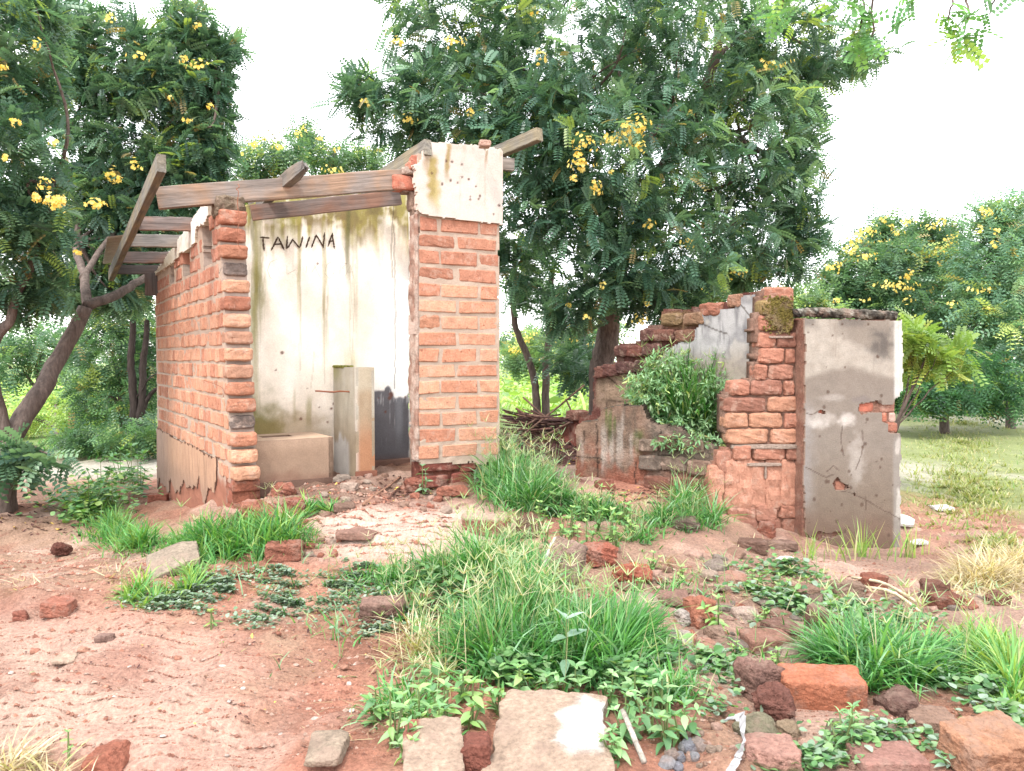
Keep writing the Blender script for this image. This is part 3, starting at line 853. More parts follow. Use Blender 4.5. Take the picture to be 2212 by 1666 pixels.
name_ = [D_([(150, 302), (222, 306)]), D_([(172, 302), (182, 402)]), D_([(282, 296), (232, 398)]), D_([(282, 298), (328, 396)]), D_([(252, 352), (312, 350)]),
         D_([(350, 290), (344, 388)]), D_([(350, 382), (392, 310)]), D_([(388, 316), (438, 380)]), D_([(440, 376), (462, 292)]), D_([(510, 296), (482, 380)]),
         D_([(558, 280), (522, 378)]), D_([(556, 282), (612, 376)]), D_([(606, 378), (618, 264)]), D_([(676, 268), (640, 372)]), D_([(672, 270), (688, 386)]), D_([(644, 330), (684, 326)])]
G = strokes(name_, .0060, 3)
part('lettering', G.mesh('lettering', M_PLASTER), back_wall, 'the capitals TAWINA scratched in dark brown')
faint = [D_([(278, 458), (226, 480), (206, 540), (224, 590), (250, 606)]), D_([(346, 500), (346, 572)]), D_([(346, 568), (410, 534)]), D_([(490, 500), (484, 560)]), D_([(560, 500), (520, 560)]), D_([(536, 490), (594, 606)]), D_([(690, 500), (664, 478), (632, 500), (618, 560), (650, 600), (684, 560), (690, 500)]), D_([(730, 490), (728, 570)]), D_([(720, 472), (774, 494), (740, 526), (770, 520)]), D_([(806, 500), (762, 586)]), D_([(804, 502), (832, 612)]), D_([(776, 552), (826, 550)]), D_([(746, 354), (768, 400), (774, 490)])]
G = strokes(faint, .0012, 4, .0100, alb(176, 166, 150))
part('faint_scratches', G.mesh('faint_scratches', M_PLASTER), back_wall, 'faint thin scratched letters below the name')
# low step at the foot of the back wall
def step_col(s, z): return mix(alb(150, 112, 96), alb(126, 92, 80), fbm(s * 12, z * 12, 79))
v, q, c = panel(BW0 - U * .07, FD, -U, .70, BL + .05, -.1, .055, .02, step_col, thick=.075)
part('wall_step', mesh_np('wall_step', v, q, None, c, False, M_PLASTER), latrine)
# right inner wall running forward to the pillar
def rcol(s, z): return mix(alb(245, 240, 232, .92), alb(222, 200, 176), sst(.35, -.05, z) * .9 + .15 * fbm(s * 6, z * 5, 80))
RQ = np.array([(897 - CX) / F * 5.1, 5.1]); RD = RQ - BC; RL = float(np.hypot(*RD)); RD /= RL
v, q, c = panel(BC, RD, np.array([RD[1], -RD[0]]) if (np.array([RD[1], -RD[0]]) @ np.array([-1, 0])) > 0 else np.array([-RD[1], RD[0]]), 0, RL, -.06, 2.02, .03, rcol, thick=.12)
part('inner_wall', mesh_np('inner_wall', v, q, None, c, False, M_PLASTER), latrine)

# ---- concrete box with the square hole, and the post beside it
PC = np.array([(768 - CX) / F * 5.12, 5.12])       # near left corner of the post
BXR = PC - FD * .158; BXL = BXR - FD * .60
def concrete_col(s, z):
    t = fbm(s * 7, z * 7, 81)
    c = mix(alb(180, 148, 122, .66), alb(158, 126, 102, .66), t)
    c = mix(c, alb(140, 100, 80), sst(.10, .02, z + (fbm(s * 14, z * 14, 82) - .5) * .1) * .8)
    return mix(c, alb(206, 172, 144), sst(.2, .27, z) * .3)
G = Geo()
ztop = .288; depth = .45
v, q, c = panel(BXL, FD, -U, 0, .60, -.06, ztop, .02, concrete_col, thick=.03); G.add(v, q, None, c)
v, q, c = panel(BXR, U, FD, 0, depth, -.06, ztop, .03, concrete_col, thick=.03); G.add(v, q, None, c)
# top with an opening
def boxp(s, t, z): return np.array([BXL[0] + FD[0] * s + U[0] * t, BXL[1] + FD[1] * s + U[1] * t, z])
h0, h1, t0, t1 = .20, .40, .20, .31
for (sa, sb, ta, tb) in ((0, .6, 0, t0), (0, .6, t1, depth), (0, h0, t0, t1), (h1, .6, t0, t1)):
    vv = np.array([boxp(sa, ta, ztop + .001), boxp(sb, ta, ztop + .001), boxp(sb, tb, ztop + .001), boxp(sa, tb, ztop + .001)])
    G.add(vv, [[0, 1, 2, 3]], None, alb(200, 168, 140))
hole = [(h0, t0), (h1, t0), (h1, t1), (h0, t1)]
for (a_, b_) in zip(hole, hole[1:] + hole[:1]):
    G.add(np.array([boxp(*a_, ztop), boxp(*b_, ztop), boxp(*b_, .02), boxp(*a_, .02)]), [[0, 1, 2, 3]], None, alb(150, 118, 96))
box = part('toilet_plinth', G.mesh('toilet_plinth', M_PLASTER), latrine)
v, q, c = panel(BXL + FD * 0 - U * .012, FD, -U, 0, .62, -.06, .028, .02, lambda s, z: mix(alb(128, 96, 80), alb(112, 84, 70), fbm(s * 20, z * 20, 83)), thick=.02)
part('base_kerb', mesh_np('base_kerb', v, q, None, c, False, M_PLASTER), box)
def post_front(s, z):
    t = fbm(s * 14, z * 5, 84); c = mix(alb(198, 174, 142, .66), alb(168, 140, 108, .66), t)
    c = mix(c, alb(186, 118, 72), sst(.45, .15, z + (t - .5) * .2) * .75)
    c = mix(c, alb(196, 182, 156), sst(.55, .62, z + (t - .5) * .05) * .9)
    return mix(c, alb(226, 222, 214), sst(.030, .0, s) * .5)
def post_side(s, z):
    t = fbm(s * 14, z * 4, 85); c = mix(alb(200, 194, 180, .7), alb(170, 158, 136, .7), t)
    c = mix(c, alb(158, 132, 100), sst(.5, .2, z) * .7)
    c = mix(c, alb(196, 190, 186), sst(.30, .24, z + (t - .5) * .3) * sst(.1, .16, s) * .9)
    return mix(c, alb(150, 150, 60), sst(.60, .72, z) * sst(.2, .42, s) * .6)
G = Geo(); zp = .742; PW = .132; PD = .425
v, q, c = panel(PC, FD, -U, 0, PW, -.05, zp, .011, post_front, thick=.02, disp=lambda s, z: (fbm(s * 9, z * 9, 86) - .5) * .004); G.add(v, q, None, c)
v, q, c = panel(PC, U, -FD, 0, PD, -.05, zp, .014, post_side, thick=.02, disp=lambda s, z: (fbm(s * 9, z * 9, 87) - .5) * .004); G.add(v, q, None, c)
v, q, c = panel(PC + FD * PW, U, FD, 0, PD, -.05, zp, .05, post_side, thick=.02); G.add(v, q, None, c)
def pp(s, t, z): return np.array([PC[0] + FD[0] * s + U[0] * t, PC[1] + FD[1] * s + U[1] * t, z])
G.add(np.array([pp(0, 0, zp), pp(PW, 0, zp), pp(PW, PD, zp), pp(0, PD, zp)]), [[0, 1, 2, 3]], None, alb(214, 206, 186))
post = part('concrete_post', G.mesh('concrete_post', M_PLASTER), latrine)
v, q, c = panel(PC - U * .012, FD, -U, -.008, PW + .012, -.05, .05, .012, lambda s, z: mix(alb(158, 100, 76), alb(136, 84, 64), fbm(s * 20, z * 20, 88)), thick=.012, rag=.004)
part('post_foot', mesh_np('post_foot', v, q, None, c, False, M_PLASTER), post)
# moss on top of the post
mp_ = Geo()
for i in range(170):
    p = pp(random.uniform(.0, .06), random.uniform(.22, .42), zp); v, q, t = chamfer_box(.02, .02, .014, .004, .008, rng); mp_.add(v + p + np.array([0, 0, .002]), q, t, alb(150, 150, 40) * random.uniform(.6, 1.1))
part('moss', mp_.mesh('moss', M_STONE), post, kind='stuff')
pipe0 = pp(0, .115, .575); g_ = Geo()
v, q, t = tube(smooth_path([pipe0 + np.append(FD, 0) * .02, pipe0 - np.append(FD, 0) * .06 + [0, 0, .006], pipe0 - np.append(FD, 0) * .11 + [0, -.03, .004], pipe0 - np.append(FD, 0) * .22 + [0, -.05, .014]], 12), .006, 6, .3); g_.add(v, q, t)
part('iron_bar', g_.mesh('iron_bar', M_RUST), post)

# ---- front pillar
PL = np.array([(903 - CX) / F * 4.95, 4.95]); a_ = math.radians(28); PF = np.array([math.cos(a_), math.sin(a_)]); PN = np.array([PF[1], -PF[0]]); PWD = .587
YAWP = a_
pout = [(.0, .13), (.005, 2.10), (PWD, 2.18), (PWD, .12), (.47, .09), (.42, .10)]
v, q, c = panel(PL, PF, PN, -.01, PWD, -.3, 2.2, .014, lambda s, z: mix(MORTAR * .95, MORTAR * 1.1, fbm(s * 14, z * 14, 90)), pout, disp=lambda s, z: (fbm(s * 22, z * 22, 91) - .5) * .010, thick=.135, rag=.008, off=-.004, edgecol=alb(204, 176, 160))
pillar = part('front_pillar', mesh_np('front_pillar', v, q, None, c, False, M_PLASTER), latrine)
def pil(s, z, out=0.): return np.array([PL[0] + PF[0] * s + PN[0] * out, PL[1] + PF[1] * s + PN[1] * out, z])
for k in range(15):
    z = .196 + .1048 * k
    dz = (vnoise(k * 1.7, 2, 92) - .5) * .006
    ka = (k % 2 == 0)
    if ka: segs = [(.012, .145), (.165, .42), (.445, .575)]
    else: segs = [(.006, .262), (.29, .562)]
    for (s0, s1) in segs:
        s0 += random.uniform(-.008, .010); s1 += random.uniform(-.010, .006)
        cc = mix(random.choice(BRICK_COLS), BRICK_COLS[1], .4) * random.uniform(.94, 1.06)
        if k > 10: cc = mix(cc, alb(186, 116, 90), .55)
        torn = s0 < .05 and k in (13, 8, 11)
        brick(pillar, (s1 - s0 + .008, .095, .087 + random.uniform(-.005, .003)), pil((s0 + s1) / 2, z + dz, -.045 + random.uniform(-.003, .003)), YAWP, cc * (.8 if torn else 1), 'p%d' % int((s1 - s0) * 200), rough=torn, seed=k + 200, amp=.016)
# plaster edge strip left on the torn left flank, mortar and loose brick above
def strip_col(s, z): return mix(alb(220, 190, 172), alb(190, 142, 120), sst(.4, .65, fbm(s * 20, z * 18, 93)))
v, q, c = panel(PL - PF * .012, -PN, -PF, -.0, .125, .14, 1.72, .014, strip_col, disp=lambda s, z: (fbm(s * 16, z * 13, 94) - .5) * .035, thick=.02, rag=.012)
part('edge_render', mesh_np('edge_render', v, q, None, c, True, M_STONE), pillar)
# upper render slab
def up_col(s, z):
    t = fbm(s * 9, z * 2.2, 95); t3 = fbm(s * 30, z * 30, 96, 5)
    c = mix(alb(230, 220, 210, .62), alb(216, 200, 186, .62), t)
    for (x, w, ya, yb, k, cl) in ((.10, .05, 2.1, 1.75, .8, (166, 146, 74)), (.055, .035, 2.1, 1.95, .6, (160, 132, 90)), (.20, .022, 2.2, 1.92, .75, (160, 138, 84)), (.13, .03, 1.95, 1.72, .55, (190, 172, 104)), (.31, .025, 2.2, 2.1, .5, (176, 148, 116)), (.37, .018, 2.2, 2.12, .4, (180, 150, 120)), (.47, .014, 2.2, 2.04, .7, (150, 126, 84)), (.575, .016, 2.2, 2.08, .45, (190, 164, 130)), (.25, .05, 2.2, 2.12, .4, (176, 150, 120)), (.47, .012, 2.02, 1.75, .3, (180, 160, 140)), (.29, .008, 2.0, 1.75, .25, (180, 160, 140))):
        m_ = sst(1.1, .2, np.abs(s - x + .02 * (fbm(z * 6, s * 0, 97) - .5)) / w + (t3 - .5) * .8) * sst(ya + .02, ya - .04, z) * sst(yb - .02, yb + .12, z)
        c = mix(c, alb(*cl), np.clip(m_ * k * 1.25, 0, .95))
    for (x, z_) in ((.09, 1.98), (.19, 2.07), (.23, 2.07), (.30, 2.06), (.22, 1.95), (.30, 1.98), (.35, 1.97), (.40, 1.93), (.36, 1.86), (.43, 1.87), (.42, 1.85), (.36, 1.84), (.57, 1.82), (.53, 1.76), (.16, 1.92), (.27, 1.94)):
        c = mix(c, alb(96, 64, 54), sst(1.2, .6, np.hypot(s - x, z - z_) / .009 + (t3 - .5)) * .9)
    c = mix(c, alb(170, 130, 100), sst(2.5, .8, linedist(s * 500, z * 500, [(.47 * 500, 2.14 * 500), (.50 * 500, 2.06 * 500), (.54 * 500, 1.98 * 500)])) * .3)
    return c
upo = [(.02, 1.715), (-.005, 1.735), (-.02, 1.80), (-.012, 1.85), (-.035, 1.92), (-.015, 1.985), (-.04, 2.02), (.0, 2.03), (.03, 2.07), (.03, 2.11), (.065, 2.15), (.075, 2.178), (.30, 2.19), (.40, 2.195), (.445, 2.195), (.47, 2.165), (.49, 2.195), (.53, 2.20), (.56, 2.19), (.585, 2.20), (PWD + .012, 2.185), (PWD + .012, 1.695), (.3, 1.705)]
v, q, c = panel(PL, PF, PN, -.06, PWD + .012, 1.68, 2.23, .0075, up_col, upo, disp=lambda s, z: (fbm(s * 7, z * 7, 98) - .5) * .008, thick=.032, rag=.004, off=.024, edgecol=alb(226, 206, 188))
part('upper_render', mesh_np('upper_render', v, q, None, c, True, M_PLASTER), pillar)
for (px, py, dm, yw, cl) in ((869, 397, (.145, .11, .095), .35, alb(206, 120, 92)), (905, 352, (.12, .1, .08), .3, alb(196, 118, 92)), (884, 372, (.10, .1, .05), .2, alb(180, 156, 140)), (893, 362, (.09, .1, .06), .5, alb(200, 128, 100)), (1047, 312, (.07, .08, .04), .2, alb(196, 158, 138))):
    brick(pillar, dm, P(px, py, 5.02), yw, cl, rough=True, seed=px, amp=.012)
for (px, py, dm) in ((893, 432, (.07, .1, .09)), (884, 416, (.11, .1, .025)), (897, 462, (.06, .1, .06)), (890, 445, (.05, .1, .07))):
    brick(pillar, dm, P(px, py, 5.06), .4, alb(150, 122, 104), rough=True, seed=px + 3, amp=.018)
# washed-out foot of the pillar
def pf_col(s, z): return mix(alb(132, 70, 56), alb(168, 98, 76), fbm(s * 10, z * 8, 99))
v, q, c = panel(PL - PN * .035, PF, PN, .01, .50, -.35, .17, .016, pf_col, [(.01, -.35), (.02, .17), (.44, .17), (.40, .02), (.42, -.35)], disp=lambda s, z: (fbm(s * 14, z * 10, 100) - .5) * .05, thick=.12, rag=.012)
part('eroded_footing', mesh_np('eroded_footing', v, q, None, c, True, M_STONE), pillar)
for (s, z, dm) in ((.16, .10, (.3, .1, .075)), (.36, .075, (.12, .1, .06)), (.12, .0, (.2, .1, .08)), (.31, .0, (.14, .1, .09))):
    brick(pillar, dm, pil(s, z, -.06), YAWP, alb(140, 74, 60) * random.uniform(.9, 1.1), rough=True, seed=int(s * 999), amp=.016)
# ================================================================ THE FALLEN RUIN ON THE RIGHT
ruin = thing('collapsed_brick_ruin', 'collapsed red brick walls with weeds inside and one grey rendered slab still standing', 'ruin', (1.6, 5.3, -.2))
# -- standing rendered slab
SB = np.array([(1738 - CX) / F * 4.9, 4.9]); a_ = math.radians(8); SD = np.array([math.cos(a_), math.sin(a_)]); SN = np.array([SD[1], -SD[0]])
spx = plane_px(SB, SD)
def sl(px, py): s, z = spx(px, py); return float(s), float(z)
CRACKS = [[(1738, 890), (1752, 896), (1772, 888), (1782, 892)], [(1738, 1010), (1752, 1014), (1768, 1024), (1786, 1032), (1800, 1026)], [(1815, 1060), (1840, 1066), (1870, 1080), (1895, 1096), (1920, 1108), (1945, 1122)], [(1862, 930), (1866, 960), (1858, 990), (1848, 1016)], [(1870, 1070), (1872, 1100)], [(1820, 920), (1816, 950), (1822, 985)], [(1786, 1020), (1798, 1006), (1812, 1016)]]
def slab_col(s, z):
    px, py = proj(np.stack([SB[0] + SD[0] * s, SB[1] + SD[1] * s, z], -1))
    t = fbm(px * .018, py * .018, 101); t2 = fbm(px * .09, py * .09, 102); t3 = fbm(px * .012, py * .03, 103)
    c = mix(alb(200, 190, 176, .58), alb(176, 164, 150, .58), t2)
    arc = 770 + 46 * np.sin((px - 1720) / 75.) - 45 * (px > 1900)
    low = sst(-6, 14, py - (802 + 10 * np.sin(px * .03) + 14 * (t - .5)))
    c = mix(c, alb(152, 138, 126, .54), low * .9)
    c = mix(c, alb(142, 122, 104, .54), sst(940, 1100, py + 60 * (t - .5)) * .85)
    c = mix(c, alb(136, 106, 88, .54), sst(1075, 1160, py + 50 * (t - .5)) * .85)
    # dark weathering in the top right, with its curved lower edge
    up = sst(6, -14, py - (720 + .46 * (px - 1790) + 10 * (t2 - .5))) * sst(1770, 1850, px) * sst(1935, 1915, px + 10 * (t2 - .5))
    c = mix(c, alb(136, 124, 112), up * .85)
    c = mix(c, alb(92, 86, 82), sst(1.1, .2, np.hypot((px - 1905) / 38, (py - 745) / 42) + (t2 - .5) * .9) * .8)
    c = mix(c, alb(110, 102, 96), sst(722, 692, py + 22 * (t2 - .5)) * sst(.38, .6, t) * .75)
    c = mix(c, alb(206, 206, 200), sst(1929, 1935, px) * sst(870, 850, py) * .8)
    c = mix(c, alb(150, 142, 134), sst(1926, 1934, px) * sst(930, 960, py) * .8)
    for (x, y, rx, ry) in ((1942, 1095, 7, 34), (1940, 965, 6, 20), (1941, 1060, 4, 10)):
        c = mix(c, alb(206, 198, 188, .6), sst(1.2, .6, np.hypot((px - x) / rx, (py - y) / ry) + (t2 - .5)) * .8)
    c = mix(c, alb(150, 144, 142), sst(1772, 1738, px + 20 * (t2 - .5)) * sst(850, 900, py) * sst(1130, 1060, py) * .6)
    for (x, y, rx, ry, k) in ((1772, 905, 40, 20, .4), (1830, 908, 24, 16, .75), (1770, 915, 20, 15, .5), (1850, 1000, 22, 60, .35), (1800, 860, 34, 10, .3)):
        c = mix(c, alb(206, 198, 190), sst(1.2, .3, np.hypot((px - x) / rx, (py - y) / ry) + (t2 - .5) * .9) * k)
    c = mix(c, alb(118, 108, 108), sst(1.2, .3, np.hypot((px - 1860) / 22, (py - 862) / 9) + (t2 - .5) * .9) * .5)
    for pts in CRACKS:
        c = mix(c, alb(86, 66, 56), sst(1.7, .5, linedist(px + 5 * (t2 - .5), py + 5 * (fbm(px * .1, py * .1, 104) - .5), pts)) * .8)
    r = np.random.default_rng(5)
    for i in range(46):
        x, y = r.uniform(1745, 1930), r.uniform(700, 1160) if i % 3 else r.uniform(950, 1100)
        c = mix(c, alb(92, 70, 58), sst(1.3, .7, np.hypot((px - x), (py - y) * .8) / r.uniform(1.2, 4.0) + (t2 - .5) * .8) * .8)
    st = sst(.62, .75, fbm(px * .22, py * .012, 105)) * sst(960, 720, py)
    return mix(c, alb(140, 126, 112), st * .35)
so = [sl(*p) for p in ((1740, 688), (1800, 690), (1948, 693), (1950, 760), (1950, 845), (1944, 848), (1944, 858), (1934, 862), (1930, 874), (1905, 872), (1895, 866), (1858, 872), (1854, 886), (1862, 896), (1880, 892), (1905, 892), (1906, 912), (1918, 916), (1920, 936), (1946, 938), (1947, 990), (1944, 1010), (1946, 1100), (1944, 1200), (1738, 1215), (1742, 1165), (1748, 1170), (1770, 1172), (1780, 1160), (1800, 1163), (1818, 1158), (1818, 1148), (1790, 1152), (1770, 1148), (1752, 1160), (1742, 1152), (1738, 1050), (1740, 890))]
sh = [[sl(*p) for p in ((1798, 1044), (1808, 1028), (1818, 1040), (1834, 1048), (1836, 1056), (1822, 1060), (1804, 1058))], [sl(*p) for p in ((1766, 888), (1774, 886), (1784, 890), (1783, 896), (1770, 894))], [sl(*p) for p in ((1843, 1066), (1848, 1064), (1850, 1072), (1845, 1073))]]
v, q, c = panel(SB, SD, SN, -.01, .68, -.52, 1.08, .0072, slab_col, so, sh, disp=lambda s, z: (fbm(s * 5, z * 5, 106) - .5) * .012, thick=.018, rag=.004, edgecol=alb(168, 140, 122))
slab = part('rendered_slab', mesh_np('rendered_slab', v, q, None, c, True, M_PLASTER), ruin, 'grey stained render over a narrow brick wall end')
v, q, c = panel(SB, SD, SN, .005, .635, -.55, 1.05, .02, lambda s, z: mix(alb(150, 96, 78), alb(174, 128, 106), fbm(s * 16, z * 16, 107)), disp=lambda s, z: (fbm(s * 20, z * 20, 108) - .5) * .012, thick=.13, rag=.006, off=-.019)
core = part('wall_core', mesh_np('wall_core', v, q, None, c, False, M_STONE), ruin)
def sp3(px, py, out=-.03):
    s, z = sl(px, py); return np.array([SB[0] + SD[0] * s + SN[0] * out, SB[1] + SD[1] * s + SN[1] * out, z])
for (px, py, w, cl) in ((1874, 880, .135, (196, 110, 84)), (1920, 880, .135, (170, 116, 96)), (1913, 902, .05, (200, 120, 92)), (1931, 902, .06, (206, 168, 152)), (1930, 923, .085, (178, 112, 88)), (1938, 925, .03, (170, 106, 84)), (1772, 893, .05, (180, 96, 70)), (1818, 1050, .09, (176, 116, 92))):
    brick(core, (w * .78, .04, .062), sp3(px, py, -.034), a_, alb(*cl), rough=True, seed=px, amp=.007)
# recessed return between slab and pillar
for k in range(15):
    z = 1.05 - .103 * k
    if k > 12: continue
    p = P(1727 + k * .8, 775, 5.06); 
    brick(core, (.10, .16, .09), (p[0], p[1] + .08, z - .03), a_ + random.uniform(-.1, .1), random.choice([alb(170, 100, 78), alb(140, 88, 72), alb(190, 112, 88), alb(126, 92, 80)]), rough=True, seed=k + 300, amp=.018)
v, q, c = panel(SB + np.array([-.075, .13]), SD, SN, 0, .1, -.5, 1.03, .02, lambda s, z: mix(alb(132, 92, 76), alb(110, 78, 66), fbm(s * 16, z * 16, 109)), thick=.06, rag=.006)
part('wall_return', mesh_np('wall_return', v, q, None, c, False, M_STONE), ruin)
# mossy lintel log along the top
lp = smooth_path([P(1712, 677, 5.0), P(1760, 675, 4.98), P(1830, 678, 4.97), P(1900, 681, 5.0), P(1934, 682, 5.02)], 60)
v, q, t = tube(lp, .030, 12, .35)
nz_ = noise3(v, 22, 9); v = v + (noise3(v, 45, 4)[:, None] - .5) * .028
cc = mix(alb(66, 60, 54), alb(126, 118, 104), sst(.42, .62, nz_)); cc = mix(cc, alb(206, 204, 190), sst(.60, .66, noise3(v, 60, 3)) * .7)
part('lintel_log', mesh_np('lintel_log', v, q, t, cc, False, M_STONE), ruin, 'dark lichen covered log lying along the top of the slab')

# -- torn brick pillar with stepped courses
QB = np.array([(1640 - CX) / F * 5.0, 5.0]); QD = np.array([math.cos(.05), math.sin(.05)]); QN = np.array([QD[1], -QD[0]])
qpx = plane_px(QB, QD)
def q2(px, py): s, z = qpx(px, py); return float(s), float(z)
qo = [q2(*p) for p in ((1648, 640), (1655, 626), (1700, 624), (1714, 640), (1716, 700), (1722, 760), (1722, 830), (1728, 900), (1730, 1010), (1722, 1060), (1724, 1110), (1735, 1130), (1735, 1220), (1545, 1180), (1528, 1110), (1530, 1040), (1548, 975), (1580, 965), (1566, 940), (1566, 860), (1590, 826), (1632, 818), (1636, 700))]
def qcol(s, z):
    t = fbm(s * 14, z * 14, 110); c = mix(alb(176, 136, 116), alb(150, 108, 88), t)
    return mix(c, alb(174, 112, 86), sst(.3, .2, z) * .7)
v, q, c = panel(QB, QD, QN, -.42, .32, -.6, 1.3, .018, qcol, qo, disp=lambda s, z: (fbm(s * 18, z * 18, 111) - .5) * .03, thick=.15, rag=.010, off=-.022)
pil2 = part('brick_pillar', mesh_np('brick_pillar', v, q, None, c, True, M_STONE), ruin)
def qp3(px, py, out=0.):
    s, z = q2(px, py); return np.array([QB[0] + QD[0] * s + QN[0] * out, QB[1] + QD[1] * s + QN[1] * out, z])
RB = {'o': (216, 150, 114), 'r': (196, 126, 98), 'd': (160, 102, 82), 'm': (142, 122, 62), 'l': (214, 150, 112), 'b': (180, 118, 94)}
def rb(x0, x1, y, k, h=32):
    px = (x0 + x1) / 2; w = (x1 - x0) / F * 5.0
    p = qp3(px, y, -.055 + random.uniform(-.008, .006))
    brick(pil2, (w * 1.03, .13, h / F * 5.0 * 1.04), p, .05 + random.uniform(-.07, .07), mix(alb(*RB[k]), alb(168, 124, 104), .22) * random.uniform(.85, 1.08), roll=random.uniform(-.06, .06), rough=True, seed=int(x0 + y * 7), amp=.020)
for y, row in ((637, [(1654, 1714, 'r')]), (664, [(1642, 1712, 'm')]), (698, [(1638, 1676, 'r'), (1678, 1714, 'm')]), (735, [(1638, 1678, 'r'), (1680, 1722, 'd')]), (769, [(1640, 1694, 'r'), (1696, 1718, 'r')]), (804, [(1632, 1656, 'r'), (1660, 1716, 'b')]),
               (838, [(1578, 1620, 'r'), (1622, 1690, 'd'), (1694, 1716, 'r')]), (874, [(1566, 1656, 'd'), (1658, 1724, 'o')]), (908, [(1566, 1616, 'l'), (1620, 1690, 'l'), (1694, 1726, 'r')]), (943, [(1570, 1660, 'l'), (1664, 1722, 'o')]), (978, [(1584, 1622, 'r'), (1626, 1696, 'r'), (1698, 1726, 'b')])):
    for (x0, x1, k) in row: rb(x0, x1, y, k)
for x0, x1, ya, h in ((1530, 1566, 1056, 104), (1562, 1596, 1048, 112), (1590, 1628, 1044, 118), (1620, 1658, 1050, 108), (1652, 1690, 1046, 116), (1684, 1722, 1048, 112)):
    px = (x0 + x1) / 2; p = qp3(px, ya, -.062 + random.uniform(-.012, .012))
    brick(pil2, ((x1 - x0) / F * 5.0, .13, h / F * 5.0), p, .05 + random.uniform(-.1, .1), alb(200, 138, 110) * random.uniform(.86, 1.06), roll=random.uniform(-.05, .05), rough=True, seed=int(x0 + 17), amp=.034)
for (x0, x1, y, k, h) in ((1572, 1632, 1112, 'b', 34), (1634, 1680, 1108, 'b', 40), (1684, 1728, 1106, 'r', 30), (1690, 1730, 1142, 'b', 44), (1640, 1686, 1142, 'd', 40), (1580, 1636, 1140, 'd', 34), (1548, 1582, 1005, 'b', 60)):
    rb(x0, x1, y, k, h)
# pale mortar ridges standing out of the worn brick
G = Geo()
for (x0, x1, y0, y1) in ((1578, 1722, 960, 970), (1612, 1690, 1000, 1007), (1651, 1655, 1004, 1034), (1660, 1712, 726, 731)):
    v, q = rough_brick(((x1 - x0) / F * 5, .05, (y1 - y0) / F * 5), x0, 9, .010)
    G.add(v + qp3((x0 + x1) / 2, (y0 + y1) / 2, -.008), q, None, alb(182, 158, 142))
part('mortar_ridges', G.mesh('mortar_ridges', M_STONE), pil2)
G = Geo()
for i in range(900):
    px, py = random.gauss(1682, 17), random.gauss(676, 22)
    if not (1645 < px < 1712 and 640 < py < 722): continue
    v, q, t = chamfer_box(.011, .008, .009, .003, .008, rng); G.add(v + qp3(px, py, .012), q, t, alb(150, 134, 50) * random.uniform(.55, 1.1))
part('moss', G.mesh('moss', M_STONE), pil2, kind='stuff')

# -- grey rendered wall running back from the pillar, broken into steps
GB = np.array([(1652 - CX) / F * 5.12, 5.12]); GD = U.copy(); GN = NO.copy()
gpx = plane_px(GB, GD)
def g2(px, py): s, z = gpx(px, py); return float(s), float(z)
go = [g2(*p) for p in ((1660, 634), (1612, 636), (1572, 642), (1566, 656), (1530, 663), (1490, 668), (1424, 672), (1420, 704), (1388, 708), (1384, 736), (1362, 740), (1332, 744), (1326, 784), (1286, 792), (1280, 812), (1280, 860), (1276, 890), (1262, 905), (1226, 890), (1218, 905), (1210, 930), (1192, 946), (1186, 1010), (1420, 1100), (1660, 1100))]
def gcol(s, z):
    px, py = proj(np.stack([GB[0] + GD[0] * s, GB[1] + GD[1] * s, z], -1))
    t = fbm(s * 12, z * 12, 120); c = mix(alb(134, 78, 66), alb(104, 60, 54), t)
    c = mix(c, alb(172, 142, 116), sst(1.05, .7, np.hypot((px - 1330) / 55, (py - 845) / 55) + (t - .5) * .5))
    c = mix(c, alb(146, 118, 78), sst(1.1, .4, np.hypot((px - 1470) / 60, (py - 690) / 26) + (t - .5) * .6) * .8)
    c = mix(c, alb(164, 92, 76), sst(1.1, .5, np.hypot((px - 1240) / 60, (py - 935) / 50) + (t - .5) * .6) * .8)
    for pts in ([(1290, 800), (1310, 815), (1330, 832)], [(1290, 862), (1330, 866), (1380, 868)], [(1306, 870), (1306, 900)], [(1240, 905), (1250, 922), (1265, 930)]):
        c = mix(c, alb(60, 38, 34), sst(2.5, .8, linedist(px + 8 * (t - .5), py, pts)) * .8)
    return c
v, q, c = panel(GB, GD, GN, -.05, 2.6, -.2, 1.3, .017, gcol, go, disp=lambda s, z: (fbm(s * 10, z * 10, 121) - .5) * .03, thick=.15, rag=.012, off=-.02, edgecol=alb(138, 92, 78))
gwall = part('stepped_wall', mesh_np('stepped_wall', v, q, None, c, True, M_STONE), ruin)
def gcol2(s, z):
    px, py = proj(np.stack([GB[0] + GD[0] * s, GB[1] + GD[1] * s, z], -1))
    t = fbm(s * 8, z * 8, 122); t2 = fbm(s * 60, z * 6, 123)
    c = mix(alb(178, 176, 176), alb(146, 144, 146), sst(.35, .65, t))
    c = mix(c, alb(112, 110, 114), sst(.55, .75, t2) * .7); c = mix(c, alb(196, 188, 176), sst(.62, .72, t) * .5)
    c = mix(c, alb(158, 140, 118), sst(740, 800, py) * .6)
    for pts in ([(1590, 652), (1606, 662), (1622, 684), (1636, 694)], [(1496, 690), (1520, 700), (1545, 712), (1575, 722)]):
        c = mix(c, alb(70, 56, 48), sst(2.2, .6, linedist(px + 5 * (t2 - .5), py, pts)) * .85)
    return c
go2 = [g2(*p) for p in ((1662, 634), (1612, 640), (1590, 646), (1578, 652), (1600, 664), (1570, 668), (1536, 672), (1516, 684), (1510, 706), (1490, 722), (1470, 740), (1440, 760), (1420, 800), (1400, 900), (1660, 900))]
